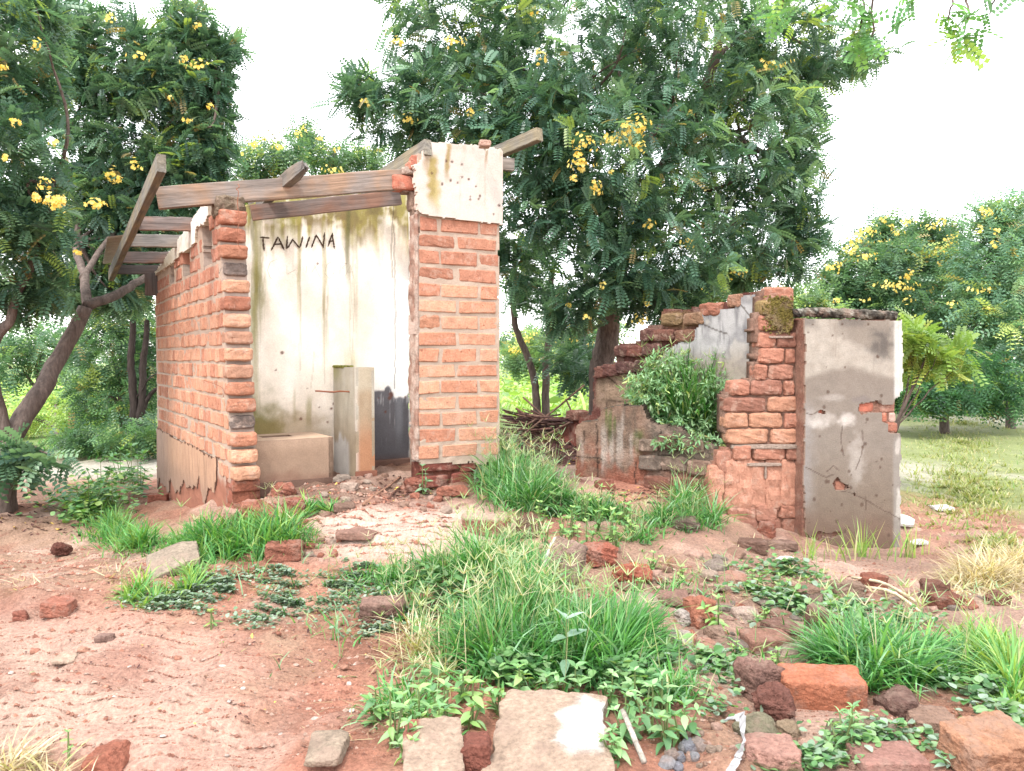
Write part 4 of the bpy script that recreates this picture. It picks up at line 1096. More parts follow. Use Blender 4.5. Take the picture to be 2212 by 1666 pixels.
v, q, c = panel(GB, GD, GN, -.05, 1.6, .2, 1.3, .012, gcol2, go2, disp=lambda s, z: (fbm(s * 6, z * 6, 124) - .5) * .012, thick=.02, rag=.006, off=.012, edgecol=alb(176, 150, 130))
part('grey_render', mesh_np('grey_render', v, q, None, c, True, M_PLASTER), gwall)
yawg = math.atan2(GD[1], GD[0])
for (x, y, w, cl) in ((1500, 690, .2, (150, 112, 80)), (1450, 690, .2, (146, 118, 72)), (1535, 668, .2, (176, 104, 78)), (1588, 650, .12, (180, 128, 98)), (1480, 726, .2, (128, 84, 62)), (1430, 724, .22, (128, 76, 62)), (1398, 724, .16, (104, 60, 56)), (1408, 756, .2, (96, 56, 54)), (1368, 758, .2, (128, 66, 54)), (1342, 758, .16, (100, 56, 52)), (1390, 790, .2, (74, 50, 48)), (1350, 794, .2, (92, 54, 56)), (1316, 800, .2, (112, 64, 60)), (1296, 806, .14, (128, 74, 62)), (1236, 898, .16, (134, 84, 70))):
    s, z = g2(x, y); p = np.array([GB[0] + GD[0] * s - GN[0] * .05, GB[1] + GD[1] * s - GN[1] * .05, z])
    brick(gwall, (w * 1.08, .14, .094), p, yawg + random.uniform(-.06, .06), mix(alb(*cl), alb(120, 92, 78), .3), roll=random.uniform(-.08, .08), rough=True, seed=x, amp=.024)

# -- low front wall, its render streaked and mossy
LB = np.array([(1246 - CX) / F * 5.38, 5.38]); LE = np.array([(1552 - CX) / F * 5.04, 5.04]); LL = float(np.hypot(*(LE - LB))); LD = (LE - LB) / LL; LN = np.array([LD[1], -LD[0]])
lpx = plane_px(LB, LD)
def l2(px, py): s, z = lpx(px, py); return float(s), float(z)
lo = [l2(*p) for p in ((1245, 920), (1262, 912), (1290, 910), (1300, 884), (1330, 876), (1388, 878), (1396, 905), (1420, 918), (1470, 925), (1500, 945), (1552, 965), (1552, 1120), (1245, 1100))]
def lcol(s, z):
    px, py = proj(np.stack([LB[0] + LD[0] * s, LB[1] + LD[1] * s, z], -1))
    t = fbm(s * 9, z * 9, 130); t2 = fbm(px * .10, py * .014, 131); t3 = fbm(px * .06, py * .06, 132, 5)
    c = mix(alb(158, 126, 104), alb(134, 104, 86), t)
    c = mix(c, alb(112, 96, 82), sst(.5, .7, t2) * .7)
    c = mix(c, alb(174, 108, 82), sst(.42, .6, t) * sst(920, 1010, py) * .8)
    for (x, w, ya, yb) in ((1306, 9, 920, 1020), (1322, 6, 930, 1010), (1337, 7, 915, 1015), (1364, 5, 935, 1000), (1256, 5, 945, 1010), (1345, 4, 890, 1000), (1300, 4, 960, 1030), (1375, 4, 930, 980)):
        m_ = sst(1.1, .3, np.abs(px - x + 6 * (fbm(py * .04, px * 0 + x, 133) - .5)) / (w * (.4 + 1.2 * t3))) * sst(ya - 12, ya + 20, py) * sst(yb + 15, yb - 30, py)
        c = mix(c, alb(190, 178, 166), m_ * .6)
    for (x, w, ya, yb) in ((1318, 6, 885, 960), (1328, 4, 900, 940), (1380, 14, 930, 990), (1310, 4, 880, 930)):
        m_ = sst(1.1, .3, np.abs(px - x) / (w * (.5 + t3))) * sst(ya - 8, ya + 10, py) * sst(yb + 10, yb - 30, py)
        c = mix(c, alb(92, 104, 48), m_ * .8)
    c = mix(c, mix(alb(128, 112, 98), alb(100, 86, 74), t3), sst(1385, 1420, px + 30 * (t - .5)))
    c = mix(c, alb(150, 86, 64), sst(1000, 1050, py + 40 * (t - .5)) * .85)
    for pts in ([(1246, 988), (1262, 986), (1290, 988), (1300, 992)], [(1262, 930), (1263, 960)], [(1375, 1000), (1370, 1030), (1376, 1050)], [(1428, 930), (1424, 960), (1422, 1010)], [(1420, 985), (1450, 982)], [(1290, 915), (1291, 1080)]):
        c = mix(c, alb(50, 38, 32), sst(2.4, .8, linedist(px + 8 * (t3 - .5), py + 6 * (t - .5), pts)) * .85)
    return c
v, q, c = panel(LB, LD, LN, -.01, LL, -.35, .6, .0095, lcol, lo, disp=lambda s, z: (fbm(s * 8, z * 8, 134) - .5) * .04 + (fbm(s * 40, z * 40, 135) - .5) * .010 * sst(.42, .6, s), thick=.16, rag=.008, edgecol=alb(84, 72, 58))
lwall = part('low_wall', mesh_np('low_wall', v, q, None, c, True, M_STONE), ruin)
yawl = math.atan2(LD[1], LD[0])
for (x, y, w, h, cl) in ((1400, 962, .13, .085, (116, 98, 84)), (1447, 955, .16, .1, (112, 84, 70)), (1496, 964, .16, .09, (122, 102, 86)), (1405, 1000, .16, .1, (120, 104, 92)), (1455, 1002, .18, .1, (126, 106, 92)), (1510, 1010, .16, .1, (132, 104, 88)), (1480, 1046, .2, .1, (128, 84, 66)), (1420, 1044, .18, .1, (126, 82, 66))):
    s, z = l2(x, y); p = np.array([LB[0] + LD[0] * s - LN[0] * .045, LB[1] + LD[1] * s - LN[1] * .045, z])
    brick(lwall, (w, .14, h), p, yawl, alb(*cl), rough=True, seed=x + 5, amp=.016)

# ================================================================ TREES
def leaf_template(npairs=8, droop=.35, wid=.27):
    """compound leaf of unit length along +X, leaflets in pairs"""
    V = []; Q = []
    def rib(t): return np.array([t, 0, -droop * t * t])
    for i in range(npairs):
        t = .16 + .80 * i / (npairs - 1)
        L = .25 * (1 - .35 * abs(t - .55)); w = L * wid
        for sgn in (-1, 1):
            b = rib(t); d = np.array([.40, sgn * .92, -.10]); d /= np.linalg.norm(d)
            sd = np.array([-d[1], d[0], 0]); up = np.array([0, 0, .02])
            k = len(V)
            V += [b, b + d * L * .52 - sd * w * .95 - up * .2, b + d * L - up, b + d * L * .48 + sd * w * .95 - up * .2]
            Q += [(k, k + 1, k + 2, k + 3)]
    k = len(V)
    V += [rib(0) + [0, -.006, 0], rib(0) + [0, .006, 0], rib(.5) + [0, -.006, 0], rib(.5) + [0, .006, 0], rib(1) + [0, -.003, 0], rib(1) + [0, .003, 0]]
    Q += [(k, k + 2, k + 3, k + 1), (k + 2, k + 4, k + 5, k + 3)]
    return np.array(V), np.array(Q)
LT8 = leaf_template(7, .35, .34); LT6 = leaf_template(5); LTR = leaf_template(6, .3, .42)

def place_templates(T, pos, dirs, ups, scale, cols):
    V, Q = T; N = len(pos)
    x = dirs / np.linalg.norm(dirs, axis=1)[:, None]
    y = np.cross(ups, x); y /= np.linalg.norm(y, axis=1)[:, None] + 1e-9
    z = np.cross(x, y)
    R = np.stack([x, y, z], -1)
    W = np.einsum('nij,vj->nvi', R, V) * np.asarray(scale)[:, None, None] + pos[:, None, :]
    QQ = (Q[None] + (np.arange(N) * len(V))[:, None, None]).reshape(-1, 4)
    return W.reshape(-1, 3), QQ, np.repeat(cols, len(V), axis=0)

L_DARK = alb(64, 106, 86, .80); L_MID = alb(92, 138, 108, .80); L_LITE = alb(130, 170, 122, .80); L_YOUNG = alb(150, 182, 76, .72)
def crown_arrays(blobs, n_twigs, per, leaf, pal=(L_DARK, L_MID, L_LITE, L_YOUNG), seed=0, T=LT8, young=.04, shell=.5, push=None):
    r = np.random.default_rng(seed)
    area = np.array([b[2] * b[3] * (b[4] ** 2) for b in blobs]) ** .8; area = area / area.sum()
    pick = r.choice(len(blobs), n_twigs, p=area)
    B = np.array([np.r_[P(b[0], b[1], b[4]), b[2] / F * b[4], b[5], b[3] / F * b[4]] for b in blobs])[pick]
    d = r.normal(size=(n_twigs, 3)); d /= np.linalg.norm(d, axis=1)[:, None]
    rad = shell + (1 - shell) * r.random(n_twigs) ** .6
    rad *= .90 + .22 * r.random(n_twigs)
    tip = B[:, :3] + d * rad[:, None] * B[:, 3:6]
    if push is not None:
        tx, ty = proj(tip); m_ = (tx > push[0]) & (tip[:, 1] < push[1])
        f_ = np.where(m_, (push[1] + .5 * r.random(n_twigs)) / tip[:, 1], 1.0)[:, None]
        tip = np.concatenate([tip[:, :2] * f_, CAMZ + (tip[:, 2:] - CAMZ) * f_], 1)
    out = d * np.array([1, 1, .6]) + np.array([0, 0, .25]) + r.normal(size=(n_twigs, 3)) * .35
    out /= np.linalg.norm(out, axis=1)[:, None]
    tone = np.clip(r.normal(.36, .34, n_twigs), 0, 1)
    yng = r.random(n_twigs) < young
    pos = np.repeat(tip, per, axis=0); o = np.repeat(out, per, axis=0); n = len(pos)
    along = r.random(n)
    pos = pos - o * (along * leaf * 1.1)[:, None]
    rnd = r.normal(size=(n, 3)); rnd -= (rnd * o).sum(1)[:, None] * o; rnd /= np.linalg.norm(rnd, axis=1)[:, None]
    dirs = o * (.35 + .5 * r.random(n))[:, None] + rnd * .8 + np.array([0, 0, -.18])
    ups = np.array([0, 0, 1.0]) + r.normal(size=(n, 3)) * .42 + o * .3
    sc = leaf * (.5 + .85 * r.random(n))
    tt = np.clip(np.repeat(tone, per) + r.normal(0, .16, n), 0, 1)
    c = mix(mix(pal[0], pal[1], np.clip(tt * 1.6, 0, 1)), pal[2], np.clip(tt * 1.7 - .9, 0, 1))
    od = r.random(n) < .02; c[od] = alb(176, 160, 96, .6)
    c = c * (.7 + .6 * r.random((n, 1)))
    yy = np.repeat(yng, per); c[yy] = pal[3] * (.8 + .4 * r.random((yy.sum(), 1)))
    return place_templates(T, pos, dirs, ups, sc, c), tip

def petal_template():
    V = []; Q = []
    for k in range(5):
        a = k * 2 * math.pi / 5; d = np.array([math.cos(a), math.sin(a), .25]); s = np.array([-math.sin(a), math.cos(a), 0]); i = len(V)
        V += [np.zeros(3), d * .62 - s * .42, d * 1.0 + np.array([0, 0, .1]), d * .62 + s * .42]; Q.append((i, i + 1, i + 2, i + 3))
    return np.array(V), np.array(Q)
PT = petal_template()
def blossom_arrays(clusters, seed=0, size=.018):
    r = np.random.default_rng(seed); G = Geo()
    for (px, py, Y, n, sx, sy) in clusters:
        c0 = P(px, py, Y); m_ = n
        off = r.normal(size=(m_, 3)) * np.array([sx / F * Y, sx / F * Y * .7, sy / F * Y]) * .55
        pos = c0 + off
        nrm = off * 3 / (sx / F * Y + 1e-6) + np.array([0, -.8, .5]) + r.normal(size=(m_, 3)) * .5
        dx = np.cross(nrm, r.normal(size=(m_, 3)))
        c = mix(alb(246, 212, 60, .9), alb(252, 234, 120, .9), r.random(m_)) * (.7 + .4 * r.random((m_, 1)))
        v, q, c = place_templates(PT, pos, dx, nrm, size * (.7 + .5 * r.random(m_)) * (Y / 6.5) ** .35, c); G.add(v, q, None, c)
    return G

BARK = alb(120, 104, 96); BARK_D = alb(84, 70, 64)
def branches(paths, col):
    G = Geo()
    for pts, r0, r1 in paths:
        n = max(6, len(pts) * 5); p = smooth_path(pts, n)
        p = p + (np.stack([fbm(np.arange(n) * .45, np.zeros(n) + r0 * 100, 140 + k, 2) for k in range(3)], -1) - .5) * .05
        v, q, t = tube(p, np.linspace(r0, r1, n), 9, .12); G.add(v, q, t, mix(col * .85, col * 1.15, noise3(v, 8, 1)))
    return G
def tree(name, label, cat, base, trunks, limbs, crown, blossoms, group=None, bark=BARK, twigs=None):
    t = thing(name, label, cat, base, group)
    part('trunk', branches(trunks, bark).mesh('trunk', M_BARK, True), t)
    for lm_ in limbs or []:
        part('branch', branches([lm_], bark).mesh('branch', M_BARK, True), t)
    if twigs: part('twigs', branches(twigs, bark).mesh('twigs', M_BARK, True), t, kind='stuff')
    v, q, c = crown[0] if len(crown) == 2 else crown
    part('crown', mesh_np('crown', v, q, None, c, False, M_LEAF), t)
    if blossoms is not None: part('blossoms', blossoms.mesh('blossoms', M_PETAL), t)
    return t
def twig_limbs(tip, hub, n, seed, r0=.018):
    r = np.random.default_rng(seed); out = []
    hub = np.asarray(hub)
    for k in r.choice(len(tip), n, replace=False):
        h = hub[np.argmin(np.linalg.norm(hub - tip[k], axis=1))]
        if np.linalg.norm(h - tip[k]) > 1.25: continue
        mid = (h + tip[k]) / 2 + r.normal(size=3) * .12 + np.array([0, 0, -.05])
        out.append(([h, mid, tip[k]], r0, .004))
    return out

# central tree
cb = [(1000, 50, 190, 140, 7.6, 1.1), (860, 235, 125, 95, 7.4, .8), (1010, 225, 180, 120, 7.2, .9), (1250, 90, 260, 200, 7.4, 1.4), (1490, 120, 220, 200, 7.6, 1.3), (1680, 90, 140, 90, 7.8, .9), (1820, 115, 105, 50, 8.0, .5), (1735, 190, 60, 60, 7.9, .5), (1745, 500, 50, 50, 7.8, .4), (1740, 330, 40, 60, 7.8, .4),
      (1600, 300, 160, 170, 7.6, 1.1), (1350, 330, 250, 170, 6.8, 1.0), (1140, 300, 150, 140, 7.0, .9), (1180, 440, 110, 90, 7.1, .7), (1120, 590, 50, 70, 7.6, .4), (1420, 540, 180, 120, 7.0, .9), (1610, 500, 130, 110, 7.6, .8),
      (1710, 430, 60, 80, 7.8, .5), (1715, 560, 60, 55, 7.8, .4), (1300, 610, 90, 55, 6.9, .5), (1235, 660, 75, 60, 7.2, .4), (1420, 640, 110, 55, 7.2, .4), (1600, 600, 80, 50, 8.0, .4), (1280, 480, 110, 100, 6.8, .6), (780, 190, 40, 40, 7.4, .3), (930, 330, 70, 26, 7.6, .3), (1080, 520, 40, 60, 7.6, .3), (1730, 250, 50, 60, 7.8, .4)]
cr, tip = crown_arrays(cb, 3300, 7, .150, seed=11, shell=.35)
tb = np.array([*P(1302, 900, 8.0)[:2], -.1]); fork = P(1335, 560, 7.8)
trk = [([tb - [0, 0, .3], P(1302, 800, 8.0), P(1318, 700, 7.95), fork], .135, .105), ([fork, P(1400, 420, 7.8), P(1500, 250, 7.7), P(1545, 130, 7.5), P(1556, 40, 7.5)], .085, .03), ([fork, P(1290, 430, 7.7), P(1200, 250, 7.5), P(1100, 120, 7.5)], .08, .025)]
lmb = [([P(1435, 360, 7.76), P(1540, 300, 7.7), P(1640, 270, 7.7), P(1740, 230, 7.8)], .035, .012), ([P(1500, 250, 7.7), P(1600, 200, 7.5), P(1700, 160, 7.6)], .03, .010), ([P(1420, 400, 7.8), P(1360, 250, 7.4), P(1330, 120, 7.4)], .04, .012), ([P(1290, 430, 7.7), P(1400, 300, 7.0), P(1460, 220, 6.9)], .035, .012), ([P(1240, 340, 7.6), P(1080, 310, 7.3), P(900, 260, 7.4)], .035, .01), ([P(1335, 560, 7.8), P(1480, 520, 7.5), P(1640, 470, 7.6)], .04, .012), ([P(1400, 420, 7.8), P(1560, 400, 7.6), P(1690, 330, 7.8)], .03, .01), ([P(1545, 130, 7.5), P(1640, 60, 7.6), P(1760, 110, 7.8)], .025, .008)]
twc = twig_limbs(tip, [P(1400, 420, 7.8), P(1500, 250, 7.7), P(1290, 430, 7.7), P(1200, 250, 7.5), P(1335, 560, 7.8), P(1600, 300, 7.6)], 60, 1)
bl = blossom_arrays([(1362, 275, 5.9, 46, 26, 20), (1385, 268, 5.9, 26, 16, 24), (1335, 305, 5.9, 34, 32, 12), (1384, 318, 5.9, 16, 12, 10), (1265, 308, 5.9, 26, 20, 16), (1248, 335, 5.9, 16, 12, 16), (1258, 358, 5.9, 30, 20, 12), (1240, 384, 5.9, 10, 7, 7), (1288, 400, 6, 14, 14, 12), (1292, 416, 6, 8, 7, 6), (1322, 372, 6, 5, 6, 5), (982, 92, 6.4, 24, 24, 9), (1165, 125, 6.3, 14, 22, 14), (862, 86, 6.8, 14, 12, 11), (1665, 140, 6.9, 22, 28, 12), (790, 220, 6.9, 10, 14, 7), (878, 255, 6.7, 12, 16, 11), (1018, 244, 6.5, 9, 9, 9), (1512, 380, 6.6, 9, 14, 7), (1465, 232, 6.5, 6, 8, 6), (1490, 246, 6.5, 6, 8, 5), (1398, 484, 6.2, 12, 16, 8), (1487, 524, 6.4, 16, 18, 10), (1300, 618, 6.4, 6, 7, 8), (1386, 690, 6.6, 14, 18, 9), (1150, 22, 6.6, 9, 12, 7), (1400, 658, 6.6, 6, 8, 6), (1265, 686, 6.6, 6, 8, 6), (1230, 660, 6.8, 5, 7, 5), (1590, 590, 7.2, 12, 26, 12)], 5)
tree('flowering_tree', 'big dark green tree with a yellow blossom spray, rising behind the gap between the ruins', 'tree', tb, trk, lmb, cr, bl, twigs=twc)

# two slim stems left of it
s_b = np.array([*P(1158, 930, 9.2)[:2], -.12])
cb2 = [(1120, 640, 34, 30, 9.0, .3), (1190, 650, 40, 40, 9.2, .4), (1215, 770, 70, 34, 8.6, .5), (1150, 560, 50, 60, 9.2, .4), (1245, 800, 40, 20, 8.6, .4)]
cr2, tip2 = crown_arrays(cb2, 90, 7, .21, seed=12)
tree('slender_tree', 'slim grey tree of two thin stems behind the heap of sticks', 'tree', s_b, [([s_b - [0, 0, .2], P(1160, 880, 9.2), P(1150, 800, 9.2), P(1122, 730, 9.1), P(1108, 660, 9.0), P(1112, 560, 9.0)], .052, .03), ([s_b + [.12, 0, -.2], P(1180, 880, 9.2), P(1180, 790, 9.2), P(1187, 690, 9.2), P(1192, 580, 9.2)], .055, .035)], [([P(1181, 800, 9.2), P(1215, 780, 8.8), P(1250, 800, 8.6)], .014, .005)], cr2, blossom_arrays([(1215, 705, 8.6, 6, 8, 6), (1240, 735, 8.6, 6, 8, 6)], 3))

# left tree
lb = [(50, 110, 150, 150, 5.8, .9), (245, 120, 130, 110, 7.3, .7), (395, 130, 105, 90, 7.8, .7), (440, 230, 75, 100, 8.0, .6), (300, 270, 150, 130, 7.6, .8), (90, 320, 160, 160, 5.9, .9), (50, 520, 120, 120, 6.0, .8), (170, 480, 120, 130, 6.2, .7), (340, 420, 110, 110, 7.8, .6), (290, 550, 70, 50, 7.8, .4), (460, 330, 50, 60, 8.0, .4), (130, 620, 110, 45, 6.2, .5), (20, 640, 70, 45, 6.0, .4), (250, 630, 60, 45, 7.4, .4), (420, 50, 60, 45, 7.9, .4), (500, 100, 30, 22, 8.0, .2), (420, 400, 80, 60, 8.0, .5), (100, 20, 70, 50, 6, .5), (250, 560, 90, 70, 8.2, .5), (180, 620, 80, 44, 8.0, .4), (330, 500, 80, 60, 8.2, .4), (210, 420, 80, 70, 7.8, .4), (285, 640, 50, 26, 8.2, .3)]
crl, tipl = crown_arrays(lb, 2700, 7, .152, shell=.35, seed=13, push=(135, 7.75))
low = [(75, 980, 70, 26, 5.75, .25), (30, 985, 40, 20, 5.8, .2), (110, 1000, 40, 14, 5.7, .15)]
crl2, _ = crown_arrays(low, 26, 5, .22, seed=14, young=0)
v1, q1, c1 = crl[0], crl[1], crl[2]; v2, q2_, c2 = crl2
crl = (np.concatenate([v1, v2]), np.concatenate([q1, q2_ + len(v1)]), np.concatenate([c1, c2]))
l_b = np.array([*P(4, 1095, 6.0)[:2], 0]); l_b[2] = float(ground(l_b[0], l_b[1])) - .02
fk = P(185, 665, 6.7)
trk = [([l_b - [0, 0, .15], P(4, 1060, 6.0), P(14, 975, 6.0), P(70, 870, 6.2), P(130, 770, 6.5), fk], .105, .055), ([fk, P(250, 635, 7.0), P(320, 598, 7.4), P(380, 540, 7.8)], .048, .026), ([fk, P(182, 600, 7.1), P(165, 520, 7.7), P(190, 350, 8.2), P(235, 220, 8.3)], .045, .02)]
lmb = [([P(14, 975, 6.0), P(-20, 800, 5.9), P(-10, 740, 5.8), P(30, 660, 5.8), P(70, 560, 5.8), P(110, 400, 5.8)], .05, .02), ([P(310, 400, 8.2), P(340, 330, 8.0), P(390, 240, 7.9), P(470, 180, 8.0)], .022, .008), ([P(182, 600, 7.1), P(260, 480, 8.0), P(310, 400, 8.2)], .03, .015), ([P(190, 350, 8.2), P(188, 270, 8.1), P(205, 180, 8.0)], .016, .008), ([P(14, 975, 6.0), P(60, 960, 5.8), P(110, 985, 5.7)], .012, .004)]
twl = twig_limbs(tipl, [P(190, 350, 8.2), P(70, 560, 5.8), P(165, 520, 7.7), P(110, 400, 5.8), P(310, 400, 8.2), P(470, 180, 8.0)], 40, 2)
bl = blossom_arrays([(112, 435, 5.0, 34, 26, 14), (98, 395, 5.0, 14, 14, 20), (78, 425, 5.0, 12, 12, 8), (132, 440, 5.0, 14, 12, 9), (208, 440, 5.3, 26, 20, 9), (240, 375, 5.9, 14, 10, 16), (254, 388, 5.9, 8, 10, 8), (290, 358, 6.6, 10, 14, 8), (30, 265, 5, 8, 10, 6), (8, 145, 5, 7, 9, 5), (75, 95, 5, 10, 8, 12), (300, 122, 6.7, 12, 16, 7), (395, 128, 7.2, 10, 12, 12), (425, 142, 7.3, 16, 24, 8), (452, 228, 7.4, 8, 6, 9), (405, 258, 7.2, 8, 10, 7), (425, 55, 7.3, 6, 7, 5), (8, 340, 5, 5, 6, 5), (370, 210, 7.2, 6, 8, 5), (115, 310, 5.3, 6, 8, 5), (165, 545, 5.4, 6, 8, 4), (238, 38, 6.6, 8, 8, 6)], 6)
tree('flowering_tree', 'leaning dark tree at the far left whose bough reaches behind the latrine', 'tree', l_b, trk, lmb, (crl, tipl), bl, twigs=twl)

# farther trees and shrubs
PALB = (alb(64, 104, 78, .9), alb(92, 136, 96, .9), alb(130, 166, 104, .85), alb(176, 196, 88, .8))
PALF = (alb(84, 122, 82, .9), alb(116, 154, 92, .9), alb(160, 188, 104, .85), alb(196, 206, 100, .8))
def simple_tree(name, label, blobs, ntw, leaf, base_px, Y, clusters, seed, pal=PALB, T=LT6, group=None, rt=.09, bark=BARK, cat='tree', young=.05):
    cr, tp = crown_arrays(blobs, int(ntw * 1.7), 7, leaf * .74, pal, seed, T, young, shell=.35)
    b = P(base_px[0], base_px[1], Y); b[2] = float(ground(b[0], b[1]))
    hub = np.mean([P(x[0], x[1], x[4]) for x in blobs], axis=0)
    tr = [([b - [0, 0, .1], b * .6 + hub * .4 + [0, 0, .05], hub], rt, rt * .5)]
    lm = [([b * .55 + hub * .45, (b * .25 + hub * .35 + P(x[0], x[1], x[4]) * .4), P(x[0], x[1], x[4])], rt * .45, rt * .12) for x in blobs[:7]]
    return tree(name, label, cat, b, tr, lm, (cr, tp), blossom_arrays(clusters, seed, .024) if clusters else None, group, bark)
def bl_rand(blobs, n, seed, k=(6, 14)):
    r = np.random.default_rng(seed); out = []
    for i in range(n):
        b = blobs[r.integers(len(blobs))]
        a = r.uniform(-math.pi, 0) if r.random() < .75 else r.uniform(0, math.pi)
        out.append((b[0] + b[2] * .85 * math.cos(a) * r.random() ** .4, b[1] + b[3] * .9 * math.sin(a) * r.random() ** .3, b[4] - b[5] * .95, int(r.integers(*k)), r.uniform(7, 18), r.uniform(5, 9)))
    return out
mid1 = [(560, 350, 70, 42, 14, .9), (620, 335, 50, 36, 14, .7), (540, 410, 60, 50, 14, .8)]
simple_tree('flowering_tree', 'small tree with yellow blossom above the low left end of the latrine wall', mid1, 95, .38, (560, 950), 14, [(545, 312, 13, 12, 10, 6), (600, 318, 13, 10, 12, 6), (570, 300, 13.2, 5, 10, 5), (510, 330, 13, 8, 10, 6)], 21)
mid2 = [(690, 335, 42, 50, 15, .8), (740, 350, 50, 40, 15, .9), (800, 345, 50, 36, 15, .8), (660, 290, 26, 40, 15, .5)]
simple_tree('flowering_tree', 'slight tree with sparse yellow flowers against the white sky above the beams', mid2, 100, .36, (720, 950), 15, [(665, 275, 14, 8, 14, 8), (640, 290, 14, 9, 14, 6), (690, 300, 14, 8, 12, 5), (720, 368, 14, 20, 20, 5), (735, 322, 14, 6, 10, 5), (650, 320, 14, 5, 8, 5)], 22)
sprig = [(760, 130, 60, 40, 11, .4), (720, 100, 40, 20, 11, .3), (790, 190, 30, 40, 11, .3), (700, 140, 30, 40, 11, .3)]

rt1 = [(1860, 590, 80, 90, 16, 1.2), (1920, 540, 60, 70, 16.5, 1), (1830, 660, 60, 80, 16, 1), (1930, 660, 100, 90, 16, 1.3), (1900, 500, 34, 34, 16.5, .6), (1800, 620, 40, 60, 16, .6)]
simple_tree('flowering_tree', 'rounded tree full of yellow blossom just right of the grey slab', rt1, 430, .42, (1900, 895), 16.5, bl_rand(rt1, 18, 31, (5, 14)) + [(1850, 520, 14.5, 22, 26, 16), (1872, 500, 14.6, 30, 20, 10), (1960, 480, 15, 16, 22, 9), (1940, 618, 14.5, 50, 34, 10), (1870, 555, 14.5, 18, 30, 8)], 31)
rt2 = [(1990, 570, 80, 90, 18, 1.3), (2040, 540, 55, 70, 18, 1), (2020, 660, 100, 100, 17.5, 1.4), (1985, 500, 40, 40, 18, .6), (2070, 620, 60, 70, 18, 1)]
simple_tree('flowering_tree', 'middle one of the blossoming trees at the right edge of the field', rt2, 400, .42, (2010, 895), 18, bl_rand(rt2, 16, 32, (6, 14)) + [(2060, 515, 16, 26, 14, 14), (2030, 545, 16, 20, 18, 10), (2095, 575, 16, 26, 24, 8)], 32)
rt3 = [(2140, 580, 90, 110, 15, 1.3), (2190, 500, 60, 90, 15, 1), (2120, 690, 90, 110, 14.5, 1.3), (2190, 720, 80, 120, 14.5, 1.2), (2150, 460, 40, 34, 15, .5), (2200, 620, 60, 90, 15, 1)]
simple_tree('flowering_tree', 'tall pale green tree at the right edge of the picture', rt3, 520, .40, (2185, 905), 14.5, bl_rand(rt3, 12, 33, (8, 18)) + [(2132, 458, 13.5, 24, 16, 12)], 33, (alb(84, 130, 104, .9), alb(114, 158, 120, .9), alb(150, 186, 130, .85), alb(186, 206, 104, .8)))
sh1 = [(1990, 790, 60, 60, 13, .8), (2080, 800, 80, 70, 13.5, .9), (2020, 845, 110, 40, 13, .9), (2150, 850, 80, 40, 13.5, .7), (1960, 850, 40, 34, 12.5, .5)]
simple_tree('shrub', 'dark bushy undergrowth along the far side of the field', sh1, 330, .34, (2040, 890), 13.4, [], 34, (alb(48, 92, 62, .9), alb(66, 120, 74, .9), alb(96, 150, 84, .85), alb(130, 170, 80, .8)), cat='shrub')
sap = [(1975, 730, 40, 34, 6.9, .3), (2030, 760, 50, 26, 6.7, .3), (1965, 790, 30, 50, 7.0, .3), (2070, 790, 36, 16, 6.6, .2), (1990, 770, 50, 50, 6.9, .3)]
simple_tree('sapling', 'yellow green sapling leaning out from behind the grey slab', sap, 26, .26, (1880, 1010), 7.1, [], 35, (alb(116, 156, 60, .75), alb(144, 180, 68, .75), alb(172, 198, 80, .75), alb(192, 208, 92, .72)), LT8, rt=.02, cat='tree', young=.2)
fl1 = [(1540, 610, 70, 50, 14, .9), (1480, 630, 60, 40, 14, .8), (1590, 580, 40, 40, 14, .6)]
simple_tree('flowering_tree', 'pale tree glimpsed over the stepped ruin wall', fl1, 120, .36, (1530, 900), 14, bl_rand(fl1, 6, 36), 36, PALF)
fl2 = [(1740, 650, 50, 40, 13, .6), (1680, 660, 50, 34, 13, .6), (1780, 680, 50, 30, 13, .6)]
simple_tree('shrub', 'light green shrub showing above the lichen covered log', fl2, 90, .34, (1720, 900), 13, [(1700, 690, 12, 5, 10, 4)], 37, PALF, cat='shrub')
fc1 = [(1110, 770, 30, 30, 27, 1), (1150, 750, 40, 36, 28, 1.2), (1200, 760, 50, 36, 27, 1.2)]
simple_tree('flowering_tree', 'far tree with orange yellow blossom across the sunny meadow', fc1, 110, .62, (1150, 826), 28, bl_rand(fc1, 14, 38, (8, 14)), 38, PALF)
fc2 = [(1125, 735, 34, 20, 40, 1.5), (1160, 722, 26, 16, 42, 1.2), (1085, 745, 26, 20, 40, 1.2)]
simple_tree('round_tree', 'dark round tree on the skyline beyond the meadow', fc2, 60, .8, (1130, 812), 40, [], 39, PALB)
fc3 = [(1260, 760, 50, 50, 20, 1), (1300, 720, 50, 60, 20, 1.2), (1240, 720, 34, 40, 20, .8)]
simple_tree('flowering_tree', 'green tree filling the space behind the big trunk', fc3, 130, .46, (1290, 850), 20, [(1225, 700, 18.5, 10, 12, 6), (1275, 745, 18.5, 10, 10, 5)], 40, PALB)
